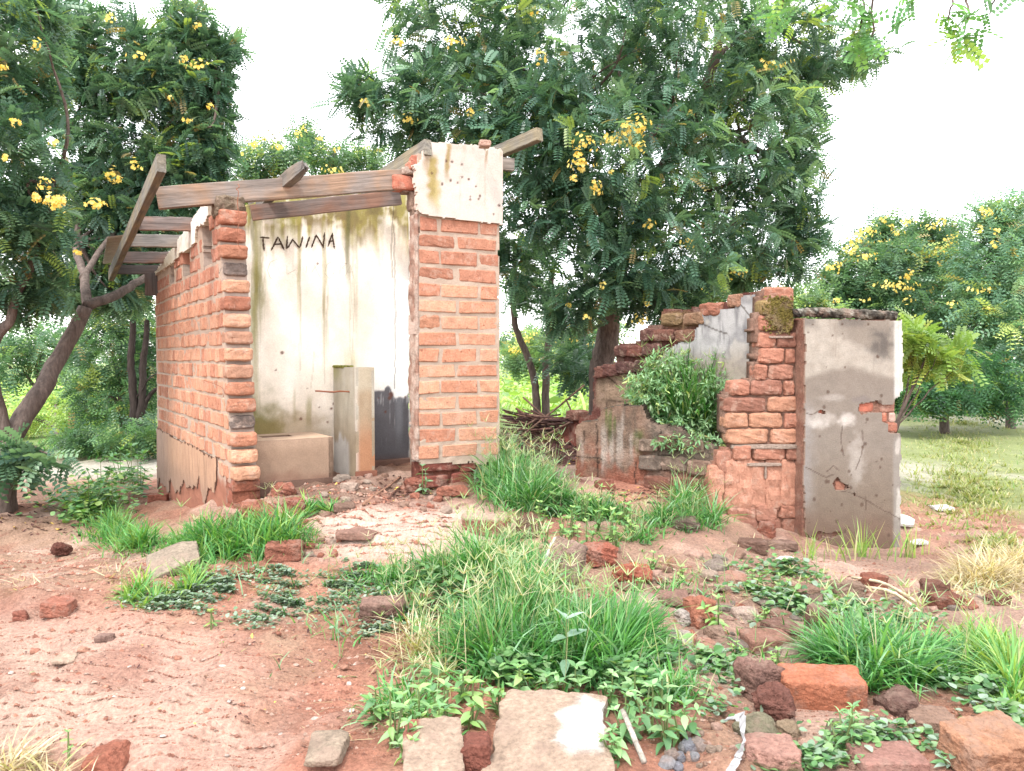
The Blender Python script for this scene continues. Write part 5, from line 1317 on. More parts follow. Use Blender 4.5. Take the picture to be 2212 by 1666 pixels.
# left background
PALS = (alb(60, 100, 70, .9), alb(84, 130, 80, .9), alb(126, 166, 84, .85), alb(176, 200, 80, .8))
lsh = [(240, 760, 100, 70, 10.8, .8), (290, 860, 70, 70, 10.6, .6), (210, 860, 60, 60, 10.8, .6), (320, 760, 50, 100, 10.8, .6), (250, 680, 80, 60, 11, .7)]
simple_tree('shrub', 'thick green shrub left of the brick wall, in front of charred stems', lsh, 300, .26, (270, 955), 10.9, [], 41, PALS, cat='shrub')
t = thing('charred_tree', 'dead tree of charred black forked stems beside the left wall', 'tree', P(300, 950, 10.0))
part('trunk', branches([([P(292, 930, 10), P(290, 850, 10), P(284, 760, 10), P(288, 690, 10)], .06, .035), ([P(300, 930, 10), P(310, 850, 10), P(312, 760, 10), P(318, 690, 10)], .06, .03), ([P(306, 900, 10), P(324, 850, 10), P(345, 840, 10)], .035, .02), ([P(294, 870, 10), P(320, 820, 9.9), P(345, 805, 9.9)], .012, .006)], alb(66, 56, 52)).mesh('trunk', M_BARK, True), t)
lsh2 = [(60, 735, 80, 60, 15, 1), (140, 740, 60, 60, 15, 1), (10, 790, 40, 60, 14, .7), (160, 800, 50, 60, 14, .7)]
simple_tree('shrub', 'grey green tree in the gap behind the leaning left trunk', lsh2, 130, .36, (80, 895), 15, [], 42, PALB, cat='tree')
lsh3 = [(170, 895, 60, 36, 11.5, .5), (60, 905, 50, 24, 12, .5), (120, 870, 50, 24, 13, .5)]
simple_tree('shrub', 'low bright bush in the sunny patch behind the leaning trunk', lsh3, 90, .26, (130, 935), 11.6, [], 43, (alb(120, 160, 70, .9), alb(150, 186, 84, .9), alb(186, 210, 100, .9), alb(206, 220, 110, .8)), cat='shrub')
lsh4 = [(170, 945, 50, 26, 9.8, .4), (250, 950, 60, 22, 9.6, .4), (320, 940, 40, 40, 9.4, .4)]
simple_tree('shrub', 'low leafy bushes at the near edge of the left path', lsh4, 110, .22, (250, 975), 9.6, [], 44, PALS, cat='shrub', rt=.03)
# bough hanging in from above at the upper right
ob = thing('overhanging_bough', 'bright green leafy bough hanging in at the top right corner against white sky', 'branch', P(1800, -150, 3.2))
hb = [(1690, 15, 40, 30, 3.3, .15), (1860, 60, 30, 36, 3.2, .12), (1840, 0, 40, 20, 3.2, .12), (1950, 10, 34, 16, 3.2, .1), (2050, 40, 30, 36, 3.1, .12), (2085, 70, 18, 26, 3.1, .08), (2140, 30, 36, 26, 3.1, .12), (1880, 110, 16, 20, 3.2, .08)]
cro, tipo = crown_arrays(hb, 40, 3, .105, (alb(84, 146, 92, .8), alb(104, 164, 92, .8), alb(126, 184, 80, .8), alb(156, 200, 70, .8)), 51, LTR, .15)
part('bough', branches([([P(2500, -420, 3.2), P(2150, -170, 3.2), P(1800, -150, 3.2), P(1650, -70, 3.3)], .03, .01)] + [([P(x[0] + 40, -150, 3.2), P(x[0] + 10, (x[1] - 150) / 2, x[4]), P(x[0], x[1], x[4])], .008, .003) for x in hb], BARK).mesh('bough', M_BARK, True), ob)
part('foliage', mesh_np('foliage', cro[0], cro[1], None, cro[2], False, M_LEAF), ob)

# distant woods closing the horizon on every side of the fields
_r = np.random.default_rng(88); _P = []; _D = []
for ring, (R_, h_) in enumerate(((52, 2.6), (66, 3.6))):
    n_ = 2600
    th = _r.uniform(-1.35, 1.35, n_); X_ = R_ * np.sin(th) * 1.1 + _r.normal(0, 2, n_); Y_ = R_ * np.cos(th) * .9 + 6 + _r.normal(0, 2, n_)
    hh = h_ * (.45 + .9 * fbm(th * 14 + ring * 7, th * 0, 89 + ring, 3)) * _r.random(n_) ** .7
    _P.append(np.stack([X_, Y_, -.5 + hh], -1))
_P = np.concatenate(_P); _n2 = len(_P)
_d = _r.normal(size=(_n2, 3)); _u = np.array([0, 0, 1.]) + _r.normal(size=(_n2, 3)) * .6
_c = mix(alb(104, 140, 104, .85), alb(150, 182, 122, .85), _r.random(_n2))
_v, _q, _c = place_templates(LT6, _P, _d, _u, 1.1 * (.6 + .8 * _r.random(_n2)), _c)
solo('treeline', _v, _q, None, _c, M_LEAF, label='low belt of distant woods on the horizon', kind='stuff')
# ================================================================ LOOSE BRICKS, SLABS AND STONES
def rock(dims, seed, n=9, boxy=6, amp=.05, cuts=2, colr=(.3, .2, .15), patches=(), jag=0.):
    """broken lump: rounded box, a few planes knocked off, noisy skin"""
    r = np.random.default_rng(seed)
    v, q = cube_grid(n)
    v = v / ((np.abs(v) ** boxy).sum(1) ** (1 / boxy))[:, None]
    for i in range(cuts):
        nn = r.normal(size=3); nn[2] = abs(nn[2]) * .8; nn /= np.linalg.norm(nn)
        d = r.uniform(.72, .98); e = v @ nn - d
        v = v - np.maximum(e, 0)[:, None] * nn
    if jag:
        th = np.arctan2(v[:, 1], v[:, 0]); jj = 1 + jag * (fbm(th * 1.7 + seed, th * 0 + 3, seed, 4) - .5) * 2
        v[:, :2] *= jj[:, None]
    L = max(dims); v = v * np.asarray(dims) / 2
    u = v / (np.linalg.norm(v, axis=1)[:, None] + 1e-9)
    a = amp * min(dims)
    n2_ = noise3(v / L + seed, 13, seed + 1); n3_ = noise3(v / L + seed, 30, seed + 2)
    v = v + u * ((noise3(v / L + seed, 5, seed) - .5) * a * 2.6 + (n2_ - .5) * a * 1.8 - np.maximum(n3_ - .55, 0) * a * 2.2)[:, None]
    c = np.tile(colr, (len(v), 1)) * (.78 + .44 * noise3(v / L + seed, 7, seed + 2))[:, None]
    for (fn, cl) in patches: c = mix(c, cl, fn(v / (np.asarray(dims) / 2), noise3(v / L + seed, 6, seed + 4)))
    return v, q, c
def rotm(yaw, pitch=0., roll=0.):
    return np.array((Matrix.Rotation(yaw, 3, 'Z') @ Matrix.Rotation(pitch, 3, 'Y') @ Matrix.Rotation(roll, 3, 'X')))
def put(name, label, cat, px, py, wpx, hpx, dep, yaw, colr, seed, boxy=9, amp=.12, cuts=2, n=10, sink=.2, roll=0., pitch=0., group=None, patches=(), Yoff=0., jag=0.):
    """stand a lump on the ground: px,py is the middle of its foot in the photograph"""
    g0 = hit(px, py)[0]; Y = g0[1]
    dims = (wpx / F * Y, dep if dep > 0 else wpx / F * Y * -dep, hpx / F * Y)
    v, q, c = rock(dims, seed, int(n * 1.7), boxy * 1.35, amp * 1.25, cuts + 1, colr, patches, jag)
    v = v @ rotm(yaw, pitch, roll).T
    v[:, 2] -= v[:, 2].min() + sink * dims[2]
    v += np.array([g0[0], g0[1] + dims[1] * .5, float(ground(g0[0], g0[1] + dims[1] * .4))])
    return solo(name, v, q, None, c, M_STONE, False, label=label, cat=cat, group=group)
RED = alb(190, 116, 90, .68); ORG = alb(212, 126, 86, .70); DRK = alb(150, 104, 90, .66); TAN = alb(212, 180, 154, .62); GRY = alb(160, 142, 128, .62); PNK = alb(208, 164, 144, .64); BRN = alb(170, 130, 108, .64)
WHT = alb(240, 236, 230, .8); MOSS = alb(96, 100, 56, .7)
moss_low = (lambda u, t: sst(.1, -.5, u[:, 2] + (t - .5) * 1.6) * .85, MOSS)
# (label, px, py foot, width, height, depth m, yaw, colour, kw)
LOOSE = [
 ('plaster_slab', 'large tan render slab with a white paint patch, lying at the bottom edge', 'slab', 1200, 1706, 286, 40, .40, -.16, TAN, dict(boxy=9, amp=.16, cuts=0, jag=.26, n=26, roll=.10, sink=.1, patches=[(lambda u, t: sst(.0, .25, u[:, 0] + (t - .5) * 1.2 - .05) * sst(.62, .4, np.abs(u[:, 1] - .1) + (t - .5) * 1.3) * sst(.0, .4, u[:, 2]) * sst(.97, .8, u[:, 0]), WHT)])),
 ('brick_stub', 'dark red rounded brick stub standing between two tan slabs at the bottom', 'brick', 1022, 1668, 74, 74, .085, .04, alb(158, 92, 74, .66), dict(boxy=6, n=12, cuts=0, amp=.08)),
 ('plaster_slab', 'tan slab with a red brick corner left of the dark brick stub', 'slab', 925, 1700, 134, 40, .23, .12, TAN, dict(boxy=14, n=16, amp=.14, cuts=-1, jag=.12, roll=.12, sink=.1, patches=[(lambda u, t: sst(-.42, -.6, u[:, 0] + (t - .5) * .3) * sst(.1, .4, u[:, 1]), RED)])),
 ('broken_brick', 'grey brown brick leaning upright behind the smaller dark lump', 'brick', 1650, 1515, 84, 78, .11, .35, alb(158, 116, 102, .64), dict(boxy=9, n=14, pitch=.12)),
 ('brick_lump', 'dark red brown lump leaning on the grey brown upright brick', 'brick', 1682, 1562, 78, 68, .10, -.3, alb(140, 88, 74, .64), dict(boxy=5, n=12, pitch=-.35)),
 ('brick', 'big bright orange brick with a dark corner', 'brick', 1790, 1540, 178, 84, .12, -.13, ORG, dict(boxy=8, n=20, amp=.06, roll=.15, patches=[(lambda u, t: sst(-.5, -.8, u[:, 0] - u[:, 2] * .5 + (t - .5) * .8) * sst(.1, -.4, u[:, 2]) * .8, alb(92, 92, 74, .6))])),  # left end below the middle is mixed toward dark grey green
 ('stone', 'smooth dark brown stone under the long grass right of the orange brick', 'stone', 1968, 1566, 84, 52, .14, .1, alb(134, 98, 86, .62), dict(boxy=3.2, n=14)),
 ('brick', 'pale worn brick half buried right of the smooth dark stone', 'brick', 2035, 1596, 100, 48, .12, -.1, alb(176, 138, 116, .66), dict(boxy=6, n=14)),
 ('brick', 'tan orange brick cut off by the bottom right corner', 'brick', 2170, 1690, 190, 92, .14, .30, alb(206, 146, 108, .68), dict(boxy=9, n=18, roll=.2)),
 ('mossy_brick', 'pinkish broken brick with green moss on its front, near the bottom', 'brick', 1682, 1668, 118, 54, .12, -.06, alb(204, 150, 132, .66), dict(boxy=8, n=16, patches=[moss_low])),
 ('mossy_stone', 'greenish grey stone below the leaning dark lump', 'stone', 1650, 1600, 90, 40, .10, .5, alb(150, 142, 112, .64), dict(boxy=4, n=12, amp=.14)),
 ('stone', 'small tan stone beside the greenish grey stone', 'stone', 1714, 1600, 44, 30, .06, .4, alb(168, 142, 112, .64), dict(boxy=4, n=9)),
 ('mossy_stone', 'flat greenish stone under the small leafy plant', 'stone', 1850, 1612, 90, 30, .10, 0., alb(156, 140, 114, .64), dict(boxy=4, n=10, amp=.12)),
 ('stone', 'grey brown lumpy stone right of the small leafy plant', 'stone', 1930, 1606, 72, 34, .1, .2, alb(150, 128, 106, .62), dict(boxy=3.5, n=11, amp=.16)),
 ('brick', 'flat pink brick sunk in the soil at the bottom, right of the mossy brick', 'brick', 1940, 1668, 150, 30, .12, .03, alb(196, 140, 124, .64), dict(boxy=9, n=12)),
 ('block', 'brown mortar block with one white painted edge, tilted in the grass', 'block', 1222, 1262, 84, 86, .10, -.35, alb(170, 138, 122, .64), dict(boxy=9, n=18, roll=-.3, pitch=.25, patches=[(lambda u, t: sst(-.78, -.9, u[:, 0] + (t - .5) * .15), WHT)])),
 ('brick', 'red brick on the rubble right of the white edged block', 'brick', 1300, 1232, 62, 42, .14, .25, alb(190, 106, 80, .66), dict(boxy=9, n=14)),
 ('brick_lump', 'crumbled orange red brick rubble below the red brick', 'rubble', 1370, 1258, 84, 40, .14, .2, alb(190, 102, 72, .66), dict(boxy=3, n=14, amp=.22)),
 ('brick', 'orange brick standing on edge beside the bright leafy sprig', 'brick', 1516, 1350, 50, 62, .10, .5, alb(196, 122, 92, .66), dict(boxy=9, n=14)),
 ('brick', 'red brown brick lying on the left slope in green grass', 'brick', 606, 1216, 76, 38, .12, .2, alb(174, 106, 82, .66), dict(boxy=9, n=14)),
 ('concrete_slab', 'grey flat slab tilted up in the grass at left', 'slab', 352, 1246, 108, 26, .22, .38, alb(182, 162, 140, .66), dict(boxy=11, n=16, pitch=-.35, roll=.2)),
 ('brick', 'squarish red brick on the bare soil at left', 'brick', 112, 1338, 62, 32, .12, .1, alb(200, 124, 98, .64), dict(boxy=9, n=14)),
 ('brick_lump', 'little red brick lump left of the squarish red brick', 'brick', 37, 1346, 30, 22, .05, .3, alb(184, 110, 88, .64), dict(boxy=5, n=9)),
 ('clod', 'dark red earth clod alone on the path at left', 'clod', 124, 1204, 38, 26, .09, .2, alb(128, 76, 62, .64), dict(boxy=3, n=12, amp=.2)),
 ('stone', 'long dark brown stone overgrown by creeper in the middle', 'stone', 820, 1345, 104, 52, .14, .12, alb(132, 96, 84, .62), dict(boxy=4, n=14, amp=.12, patches=[(lambda u, t: sst(.5, .8, u[:, 2]) * .5, PNK)])),
 ('stone', 'flat pale brown rock at the mouth of the latrine', 'stone', 764, 1174, 80, 20, .16, -.1, alb(174, 130, 112, .62), dict(boxy=5, n=12, amp=.14)),
 ('brick_block', 'broken brickwork block with a pale top below the pillar', 'block', 1048, 1160, 104, 46, .24, -.05, alb(176, 112, 90, .64), dict(boxy=8, n=14, amp=.1, patches=[(lambda u, t: sst(.6, .85, u[:, 2]) * .8, alb(222, 196, 168, .6))])),
 ('stone', 'small brown rock with a yellow scrap beside the brickwork block', 'stone', 1138, 1160, 46, 42, .1, .1, alb(140, 108, 88, .62), dict(boxy=4, n=12, amp=.16)),
 ('plaster_slab', 'tan slab leaning at the foot of the torn wall end', 'slab', 492, 1135, 40, 50, .05, -.3, alb(206, 160, 136, .64), dict(boxy=9, n=12, roll=-.15)),
 ('brick_lump', 'rough red brick lump beside the leaning tan slab', 'brick', 548, 1126, 74, 40, .16, .2, alb(186, 114, 88, .64), dict(boxy=4, n=14, amp=.16)),
 ('brick_lump', 'red brick lump by the grass tuft in front of the plinth', 'brick', 632, 1112, 46, 34, .12, .6, alb(178, 106, 84, .64), dict(boxy=5, n=12, amp=.14)),
 ('brick_lump', 'orange lump with a white chip on it before the toilet plinth', 'rubble', 606, 1072, 56, 30, .14, .1, alb(180, 108, 84, .64), dict(boxy=3, n=12, amp=.2)),
 ('stone', 'black sooty brick lying against the toilet plinth', 'brick', 622, 1046, 42, 30, .08, .1, alb(70, 60, 58, .7), dict(boxy=6, n=10)),
 ('stone', 'grey chip of render at the foot of the post', 'stone', 736, 1046, 38, 16, .08, .2, alb(176, 156, 140, .62), dict(boxy=5, n=9)),
 ('stone', 'pale stone in the small heap before the post', 'stone', 752, 1062, 34, 18, .08, -.2, alb(206, 176, 156, .62), dict(boxy=5, n=9)),
 ('stone', 'lumpy grey brown stone right of the small grass tuft', 'stone', 738, 1112, 46, 20, .12, .2, alb(150, 116, 98, .62), dict(boxy=3.4, n=10, amp=.14)),
 ('brick_lump', 'reddish clod at the left foot of the pillar', 'clod', 896, 1070, 44, 32, .12, .2, alb(168, 98, 76, .64), dict(boxy=3, n=12, amp=.18)),
 ('brick_lump', 'flat red clod at the right foot of the pillar', 'clod', 975, 1078, 70, 22, .12, .1, alb(180, 110, 84, .64), dict(boxy=3, n=12, amp=.18)),
 ('brick', 'dull flat brick below the washed out pillar foot', 'brick', 935, 1060, 60, 18, .1, .2, alb(140, 92, 78, .62), dict(boxy=7, n=10)),
 ('brick', 'red brown brick lying right of the lower slab, far side', 'brick', 1890, 1270, 60, 30, .1, .3, alb(166, 98, 74, .62), dict(boxy=9, n=12)),
 ('brick', 'dark upright half brick on the right rubble', 'brick', 2032, 1292, 54, 36, .1, -.4, alb(140, 94, 76, .62), dict(boxy=7, n=12)),
 ('brick', 'rounded dark red brick just below the upright half brick', 'brick', 2052, 1322, 66, 30, .1, .1, alb(146, 88, 68, .62), dict(boxy=5, n=12)),
 ('brick_lump', 'brown brick lump beside the dry grass heap', 'brick', 2168, 1312, 48, 28, .1, .2, alb(150, 100, 80, .62), dict(boxy=5, n=10)),
 ('stone', 'brown tan brick end in the creeping weeds, left one of two', 'brick', 1745, 1302, 54, 36, .1, .2, alb(164, 128, 106, .62), dict(boxy=7, n=11)),
 ('stone', 'larger brown rock in the weeds below the slab', 'stone', 1842, 1300, 62, 38, .12, .1, alb(166, 134, 112, .62), dict(boxy=5, n=12, amp=.12)),
 ('stone', 'dark rock with a pale top in the right rubble', 'stone', 1762, 1324, 64, 26, .12, .3, alb(128, 100, 86, .62), dict(boxy=5, n=12, amp=.12)),
 ('stone', 'pale pinkish boulder split in two in the rubble', 'stone', 1622, 1352, 56, 34, .12, .1, alb(206, 178, 160, .62), dict(boxy=3.6, n=12, amp=.1)),
 ('brick', 'dark angular brick under the glossy leafed plant', 'brick', 1790, 1366, 74, 34, .12, -.5, alb(134, 96, 82, .62), dict(boxy=7, n=12, pitch=.3)),
 ('brick', 'brown wedge shaped brick left of the dark angular brick', 'brick', 1710, 1390, 76, 40, .14, .5, alb(150, 108, 92, .62), dict(boxy=6, n=12)),
 ('brick', 'flat red brick end in front of the big grass tuft', 'brick', 1668, 1412, 100, 28, .14, .1, alb(186, 132, 110, .62), dict(boxy=7, n=12)),
 ('brick_lump', 'small bright red brick chip at the edge of the big tuft', 'brick', 1778, 1398, 26, 30, .05, .4, alb(186, 104, 78, .64), dict(boxy=5, n=9)),
 ('stone', 'pale grey flat stone at the edge of the right grass tuft', 'stone', 1722, 1425, 80, 22, .12, -.2, alb(182, 160, 138, .62), dict(boxy=5, n=10, amp=.12)),
 ('stone', 'wide flat pale stone in the tall grass at centre right', 'stone', 1360, 1330, 150, 26, .2, .05, alb(196, 170, 148, .6), dict(boxy=6, n=14, amp=.12)),
 ('stone', 'brown slanted flat stone left of the orange brick on edge', 'stone', 1450, 1312, 90, 22, .14, -.25, alb(172, 128, 112, .62), dict(boxy=6, n=12)),
 ('white_stone', 'knobbly whitish mortar lump below the orange brick on edge', 'stone', 1482, 1392, 44, 30, .09, .2, alb(222, 204, 194, .62), dict(boxy=3.5, n=10, amp=.16)),
 ('white_stone', 'pointed whitish mortar lump left of the orange brick on edge', 'stone', 1478, 1358, 34, 36, .06, .5, alb(218, 202, 192, .62), dict(boxy=3, n=10, amp=.16)),
 ('stone', 'pinkish brown stone by the whitish lumps', 'stone', 1548, 1388, 38, 24, .08, .2, alb(178, 142, 120, .62), dict(boxy=4, n=9)),
 ('stone', 'pale rounded stone at the lower left edge of the weeds', 'stone', 690, 1672, 94, 36, .14, .0, alb(190, 166, 142, .62), dict(boxy=3.4, n=12)),
 ('brick_lump', 'rounded red clod at the bottom left edge', 'clod', 205, 1690, 92, 42, .14, .1, alb(190, 112, 84, .62), dict(boxy=3, n=12, amp=.14)),
 ('stone', 'flat pale stone lying on bare soil at left', 'stone', 130, 1440, 50, 16, .08, .1, alb(222, 190, 164, .62), dict(boxy=4, n=10)),
 ('stone', 'small grey stone left of the flat pale stone', 'stone', 218, 1388, 40, 14, .05, .3, alb(164, 126, 112, .62), dict(boxy=4, n=9)),
 ('brick', 'brown red brick in weeds at the foot of the left wall', 'brick', 336, 1086, 40, 20, .1, .2, alb(160, 92, 70, .62), dict(boxy=8, n=10)),
 ('brick_lump', 'brown brick half under grass near the tree, foot of the low wall', 'brick', 1308, 1060, 42, 22, .1, .2, alb(160, 96, 76, .62), dict(boxy=5, n=10)),
 ('brick', 'red brick piece at the foot of the torn brick pillar', 'brick', 1660, 1165, 34, 34, .08, -.6, alb(176, 104, 80, .62), dict(boxy=7, n=10)),
 ('brick', 'brown tilted brick in front of the torn brick pillar', 'brick', 1632, 1200, 60, 28, .12, -.35, alb(140, 104, 88, .62), dict(boxy=8, n=11)),
 ('stone', 'flat brown stone in front of the torn brick pillar', 'stone', 1690, 1192, 74, 20, .14, .1, alb(156, 120, 104, .62), dict(boxy=6, n=11)),
 ('stone', 'dark stone half hidden by grass left of the torn pillar', 'stone', 1480, 1150, 70, 22, .16, .1, alb(120, 100, 86, .62), dict(boxy=5, n=10)),
]
for i, (nm, lb_, ct, px, py, w, h, d, yw, cl, kw) in enumerate(LOOSE):
    if nm in ('brick', 'broken_brick', 'mossy_brick'):
        kw = dict(kw); kw['cuts'] = -1 if i % 3 else 0; kw.setdefault('jag', .05); kw['boxy'] = max(kw.get('boxy', 9), 8); kw['amp'] = min(kw.get('amp', .11), .11)
    put(nm, lb_, ct, px, py, w, h, d, yw, cl, 400 + i, **kw)

# small rubble nobody would tell apart: copies of a few broken lumps, one object each
def lumps(name, label, cat, group, spots, cols, size, seed, flat=.6, boxy=4):
    r = np.random.default_rng(seed)
    base = []
    for k in range(7):
        v, q, c = rock((1, .8, flat), seed + k, 5, boxy, .10, 3, (1, 1, 1)); c = np.clip(c, 0, 1)
        base.append((v - [0, 0, v[:, 2].min()], q, c))
    me = {}
    for (px, py) in spots:
        g0 = hit(px, py)[0]; k = int(r.integers(7)); ci = int(r.integers(len(cols)))
        if (k, ci) not in me:
            v, q, c = base[k]; me[(k, ci)] = mesh_np(name, v, q, None, c * cols[ci], False, M_STONE)
        o = bpy.data.objects.new(name, me[(k, ci)])
        s = r.uniform(*size) * g0[1] / F
        o.scale = (s, s, s); o.rotation_euler = (r.uniform(-.25, .25), r.uniform(-.25, .25), r.uniform(0, 6.28))
        o.location = (g0[0], g0[1], g0[2] - s * flat * .25)
        COL.objects.link(o); tag(o, label, cat, group)
def scatter(seed, n, *ell):
    r = np.random.default_rng(seed); out = []
    for i in range(n):
        e = ell[r.integers(len(ell))]; a = r.uniform(0, 6.28); d = math.sqrt(r.random())
        out.append((e[0] + e[2] * d * math.cos(a), e[1] + e[3] * d * math.sin(a)))
    return out
lumps('rubble_stone', 'small brown brick or stone piece in the rubble between grass and grey slab', 'stone', 'small rubble on the right hand slope', scatter(61, 95, (1560, 1290, 200, 60), (1750, 1350, 180, 60), (1430, 1270, 110, 40), (1990, 1300, 140, 40), (1600, 1390, 130, 30)), [PNK, BRN, RED * .9, alb(176, 150, 130, .6), GRY * .85], (12, 34), 71, .5)
lumps('broken_brick', 'flat broken piece of brick or mortar half buried in the right rubble', 'rubble', 'larger rubble on the right hand slope', scatter(59, 46, (1560, 1300, 170, 56), (1760, 1360, 170, 50), (1430, 1290, 110, 40), (1640, 1400, 140, 24), (1600, 1210, 110, 20)), [PNK, BRN, alb(196, 140, 116, .62), alb(196, 168, 148, .62), GRY], (26, 56), 78, .34, 6)
lumps('rubble_stone', 'small red or grey rubble piece lying inside the latrine mouth', 'stone', 'small rubble inside the latrine', scatter(62, 60, (700, 1075, 110, 22), (830, 1045, 70, 20), (940, 1090, 70, 18), (640, 1125, 70, 20), (700, 1190, 60, 30)), [BRN, RED * .85, PNK, alb(196, 170, 150, .6)], (8, 26), 72, .6)
lumps('rubble_stone', 'small earth stained stone in the soil along the bottom right', 'stone', 'small stones at the bottom right', scatter(63, 44, (1560, 1560, 90, 70), (1850, 1620, 220, 40), (1530, 1630, 90, 30), (2080, 1560, 100, 30)), [PNK, BRN, alb(176, 150, 130, .6)], (9, 26), 73, .6)
lumps('grey_chip', 'angular blue grey stone chip in the small pile at the bottom', 'stone', 'grey chips at the bottom', [(1452, 1630), (1470, 1640), (1488, 1625), (1498, 1642), (1478, 1622), (1462, 1650), (1440, 1655), (1510, 1610)], [alb(170, 168, 172, .62), alb(150, 150, 160, .62), alb(176, 156, 146, .62)], (26, 40), 74, .7, 3)
lumps('white_chip', 'small white chip lying on the bare red soil', 'chip', 'white chips on the bare soil', [(660, 1312), (552, 1342), (385, 1318), (440, 1415), (1078, 1430), (1090, 1445), (585, 1495), (680, 1555), (232, 1478), (246, 1500), (430, 1565), (722, 1622), (490, 1620), (1066, 1416), (1130, 1590), (24, 1455), (60, 1440), (540, 1400), (1040, 1482), (352, 1598), (655, 1680), (860, 1610), (318, 1532), (480, 1440), (700, 1480), (770, 1440), (640, 1440), (280, 1440), (760, 1530), (606, 1590), (170, 1540), (690, 1395), (790, 1380)] + scatter(64, 20, (450, 1500, 420, 120)), [alb(240, 226, 214, .7), alb(236, 214, 200, .7), alb(226, 190, 170, .66)], (6, 15), 75, .3, 3)
lumps('earth_clod', 'crumbly red earth clod on the bare slope', 'clod', 'earth clods on the bare slope', scatter(65, 44, (400, 1420, 360, 130), (880, 1480, 120, 60), (250, 1290, 200, 40), (640, 1330, 160, 40)), [alb(204, 136, 106, .74), alb(190, 126, 100, .72), alb(210, 150, 122, .74)], (10, 26), 76, .4, 2.6)

# grit too fine to count
r = np.random.default_rng(66); G = Geo()
pts = np.array(scatter(67, 22000, (420, 1450, 480, 220), (420, 1450, 480, 220), (800, 1130, 190, 70), (850, 1520, 190, 120), (1650, 1300, 420, 110), (1750, 1570, 420, 90), (150, 1230, 200, 50), (700, 1080, 150, 40)))
hp = hit(pts[:, 0], pts[:, 1])
octv = np.array([(1, 0, 0), (0, 1, 0), (-1, 0, 0), (0, -1, 0), (0, 0, .8), (0, 0, -.8)], float); octt = np.array([(0, 1, 4), (1, 2, 4), (2, 3, 4), (3, 0, 4), (1, 0, 5), (2, 1, 5), (3, 2, 5), (0, 3, 5)])
sz = (r.uniform(1.2, 3.0, len(hp)) + r.uniform(1, 5, len(hp)) * (r.random(len(hp)) < .10)) / F * hp[:, 1]
jv = octv[None] * (.55 + .9 * r.random((len(hp), 6, 1))) * sz[:, None, None] + hp[:, None, :]
tt = (octt[None] + (np.arange(len(hp)) * 6)[:, None, None]).reshape(-1, 3)
pal = np.array([alb(204, 138, 110, .72), alb(190, 122, 96, .72), alb(226, 186, 164, .7), alb(180, 118, 96, .7), alb(212, 156, 130, .72)])
solo('gravel', jv.reshape(-1, 3), None, tt, np.repeat(pal[r.integers(5, size=len(hp))], 6, axis=0), M_STONE, label='fine red grit strewn over the bare soil', kind='stuff')
# fallen leaves inside the ruin and yellow petals
pts = np.array(scatter(68, 1400, (500, 1400, 450, 180), (1180, 985, 90, 30), (1420, 1070, 110, 16), (820, 1060, 120, 30), (120, 1120, 180, 40)))
hp = hit(pts[:, 0], pts[:, 1]); n = len(hp)
qv = np.array([(-1, -.4, 0), (0, -.55, .2), (1, 0, .1), (0, .55, .25)], float)
a = r.uniform(0, 6.28, n); s_ = r.uniform(2.5, 6, n) / F * hp[:, 1]
R = np.stack([np.stack([np.cos(a), -np.sin(a), 0 * a], -1), np.stack([np.sin(a), np.cos(a), 0 * a], -1), np.stack([r.normal(0, .3, n), r.normal(0, .3, n), 1 + 0 * a], -1)], 1)
vv = np.einsum('nij,vj->nvi', R, qv) * s_[:, None, None] + hp[:, None] + np.array([0, 0, .006])
pal = np.array([alb(96, 60, 56, .6), alb(120, 76, 62, .6), alb(150, 110, 86, .6), alb(80, 50, 48, .6), alb(240, 200, 60, .7)])
solo('leaf_litter', vv.reshape(-1, 3), np.arange(n * 4).reshape(-1, 4), None, np.repeat(pal[r.choice(5, n, p=[.3, .26, .2, .16, .08])], 4, axis=0), M_DRY, label='dry brown leaves lying behind the low wall and under the trees', kind='stuff')

# white board pieces on the ground by the slab
for (px, py, w, d, yw, lb_) in ((1962, 1142, 48, .18, -.5, 'white board scrap leaning at the right foot of the grey slab'), (1990, 1186, 34, .07, .1, 'small white scrap in front of the right field edge'), (1700, 1218, 40, .05, .0, 'thin white shard in front of the grey slab'), (2045, 1108, 40, .16, .1, 'flat pale shard on the right field')):
    put('white_scrap', lb_, 'scrap', px, py, w, 7, d, yw, alb(236, 232, 226, .8), 900 + px, boxy=9, amp=.03, cuts=2, n=6, sink=0, roll=.25 if px == 1962 else .08)

# sticks
def stick(name, p, rad, colr, **tags):
    v, q, t = tube(p, rad, 5, .2); return solo(name, v, q, t, np.tile(colr, (len(v), 1)), M_BARK, True, **tags)
r = np.random.default_rng(69)
for i in range(74):
    x0 = r.uniform(1078, 1150); x1 = x0 + r.uniform(70, 150); k = r.random()
    y = 950 - 52 * k ** .9 - abs(x0 - 1140) * -.0
    if x1 > 1262 - k * 20: x1 = 1262 - k * 20
    Y = 7.2 + r.uniform(-.22, .3); t_ = r.normal(0, 4)
    pts = [P(x0, y - 12 * k + t_ * 1.0 + r.normal(0, 2), Y + r.normal(0, .15)), P((x0 + x1) / 2, y + r.normal(0, 2) + 2, Y), P(x1, y + t_ * -.6 + r.normal(0, 3) + 3, Y + r.normal(0, .15))]
    stick('stick', smooth_path(pts, 7), r.uniform(.005, .011), alb(*[(120, 84, 74), (98, 68, 62), (146, 112, 92), (84, 60, 58)][i % 4], .75), label='thin brown stick lying lengthwise in the heap beside the ruin', cat='stick', group='sticks heaped behind the low wall')
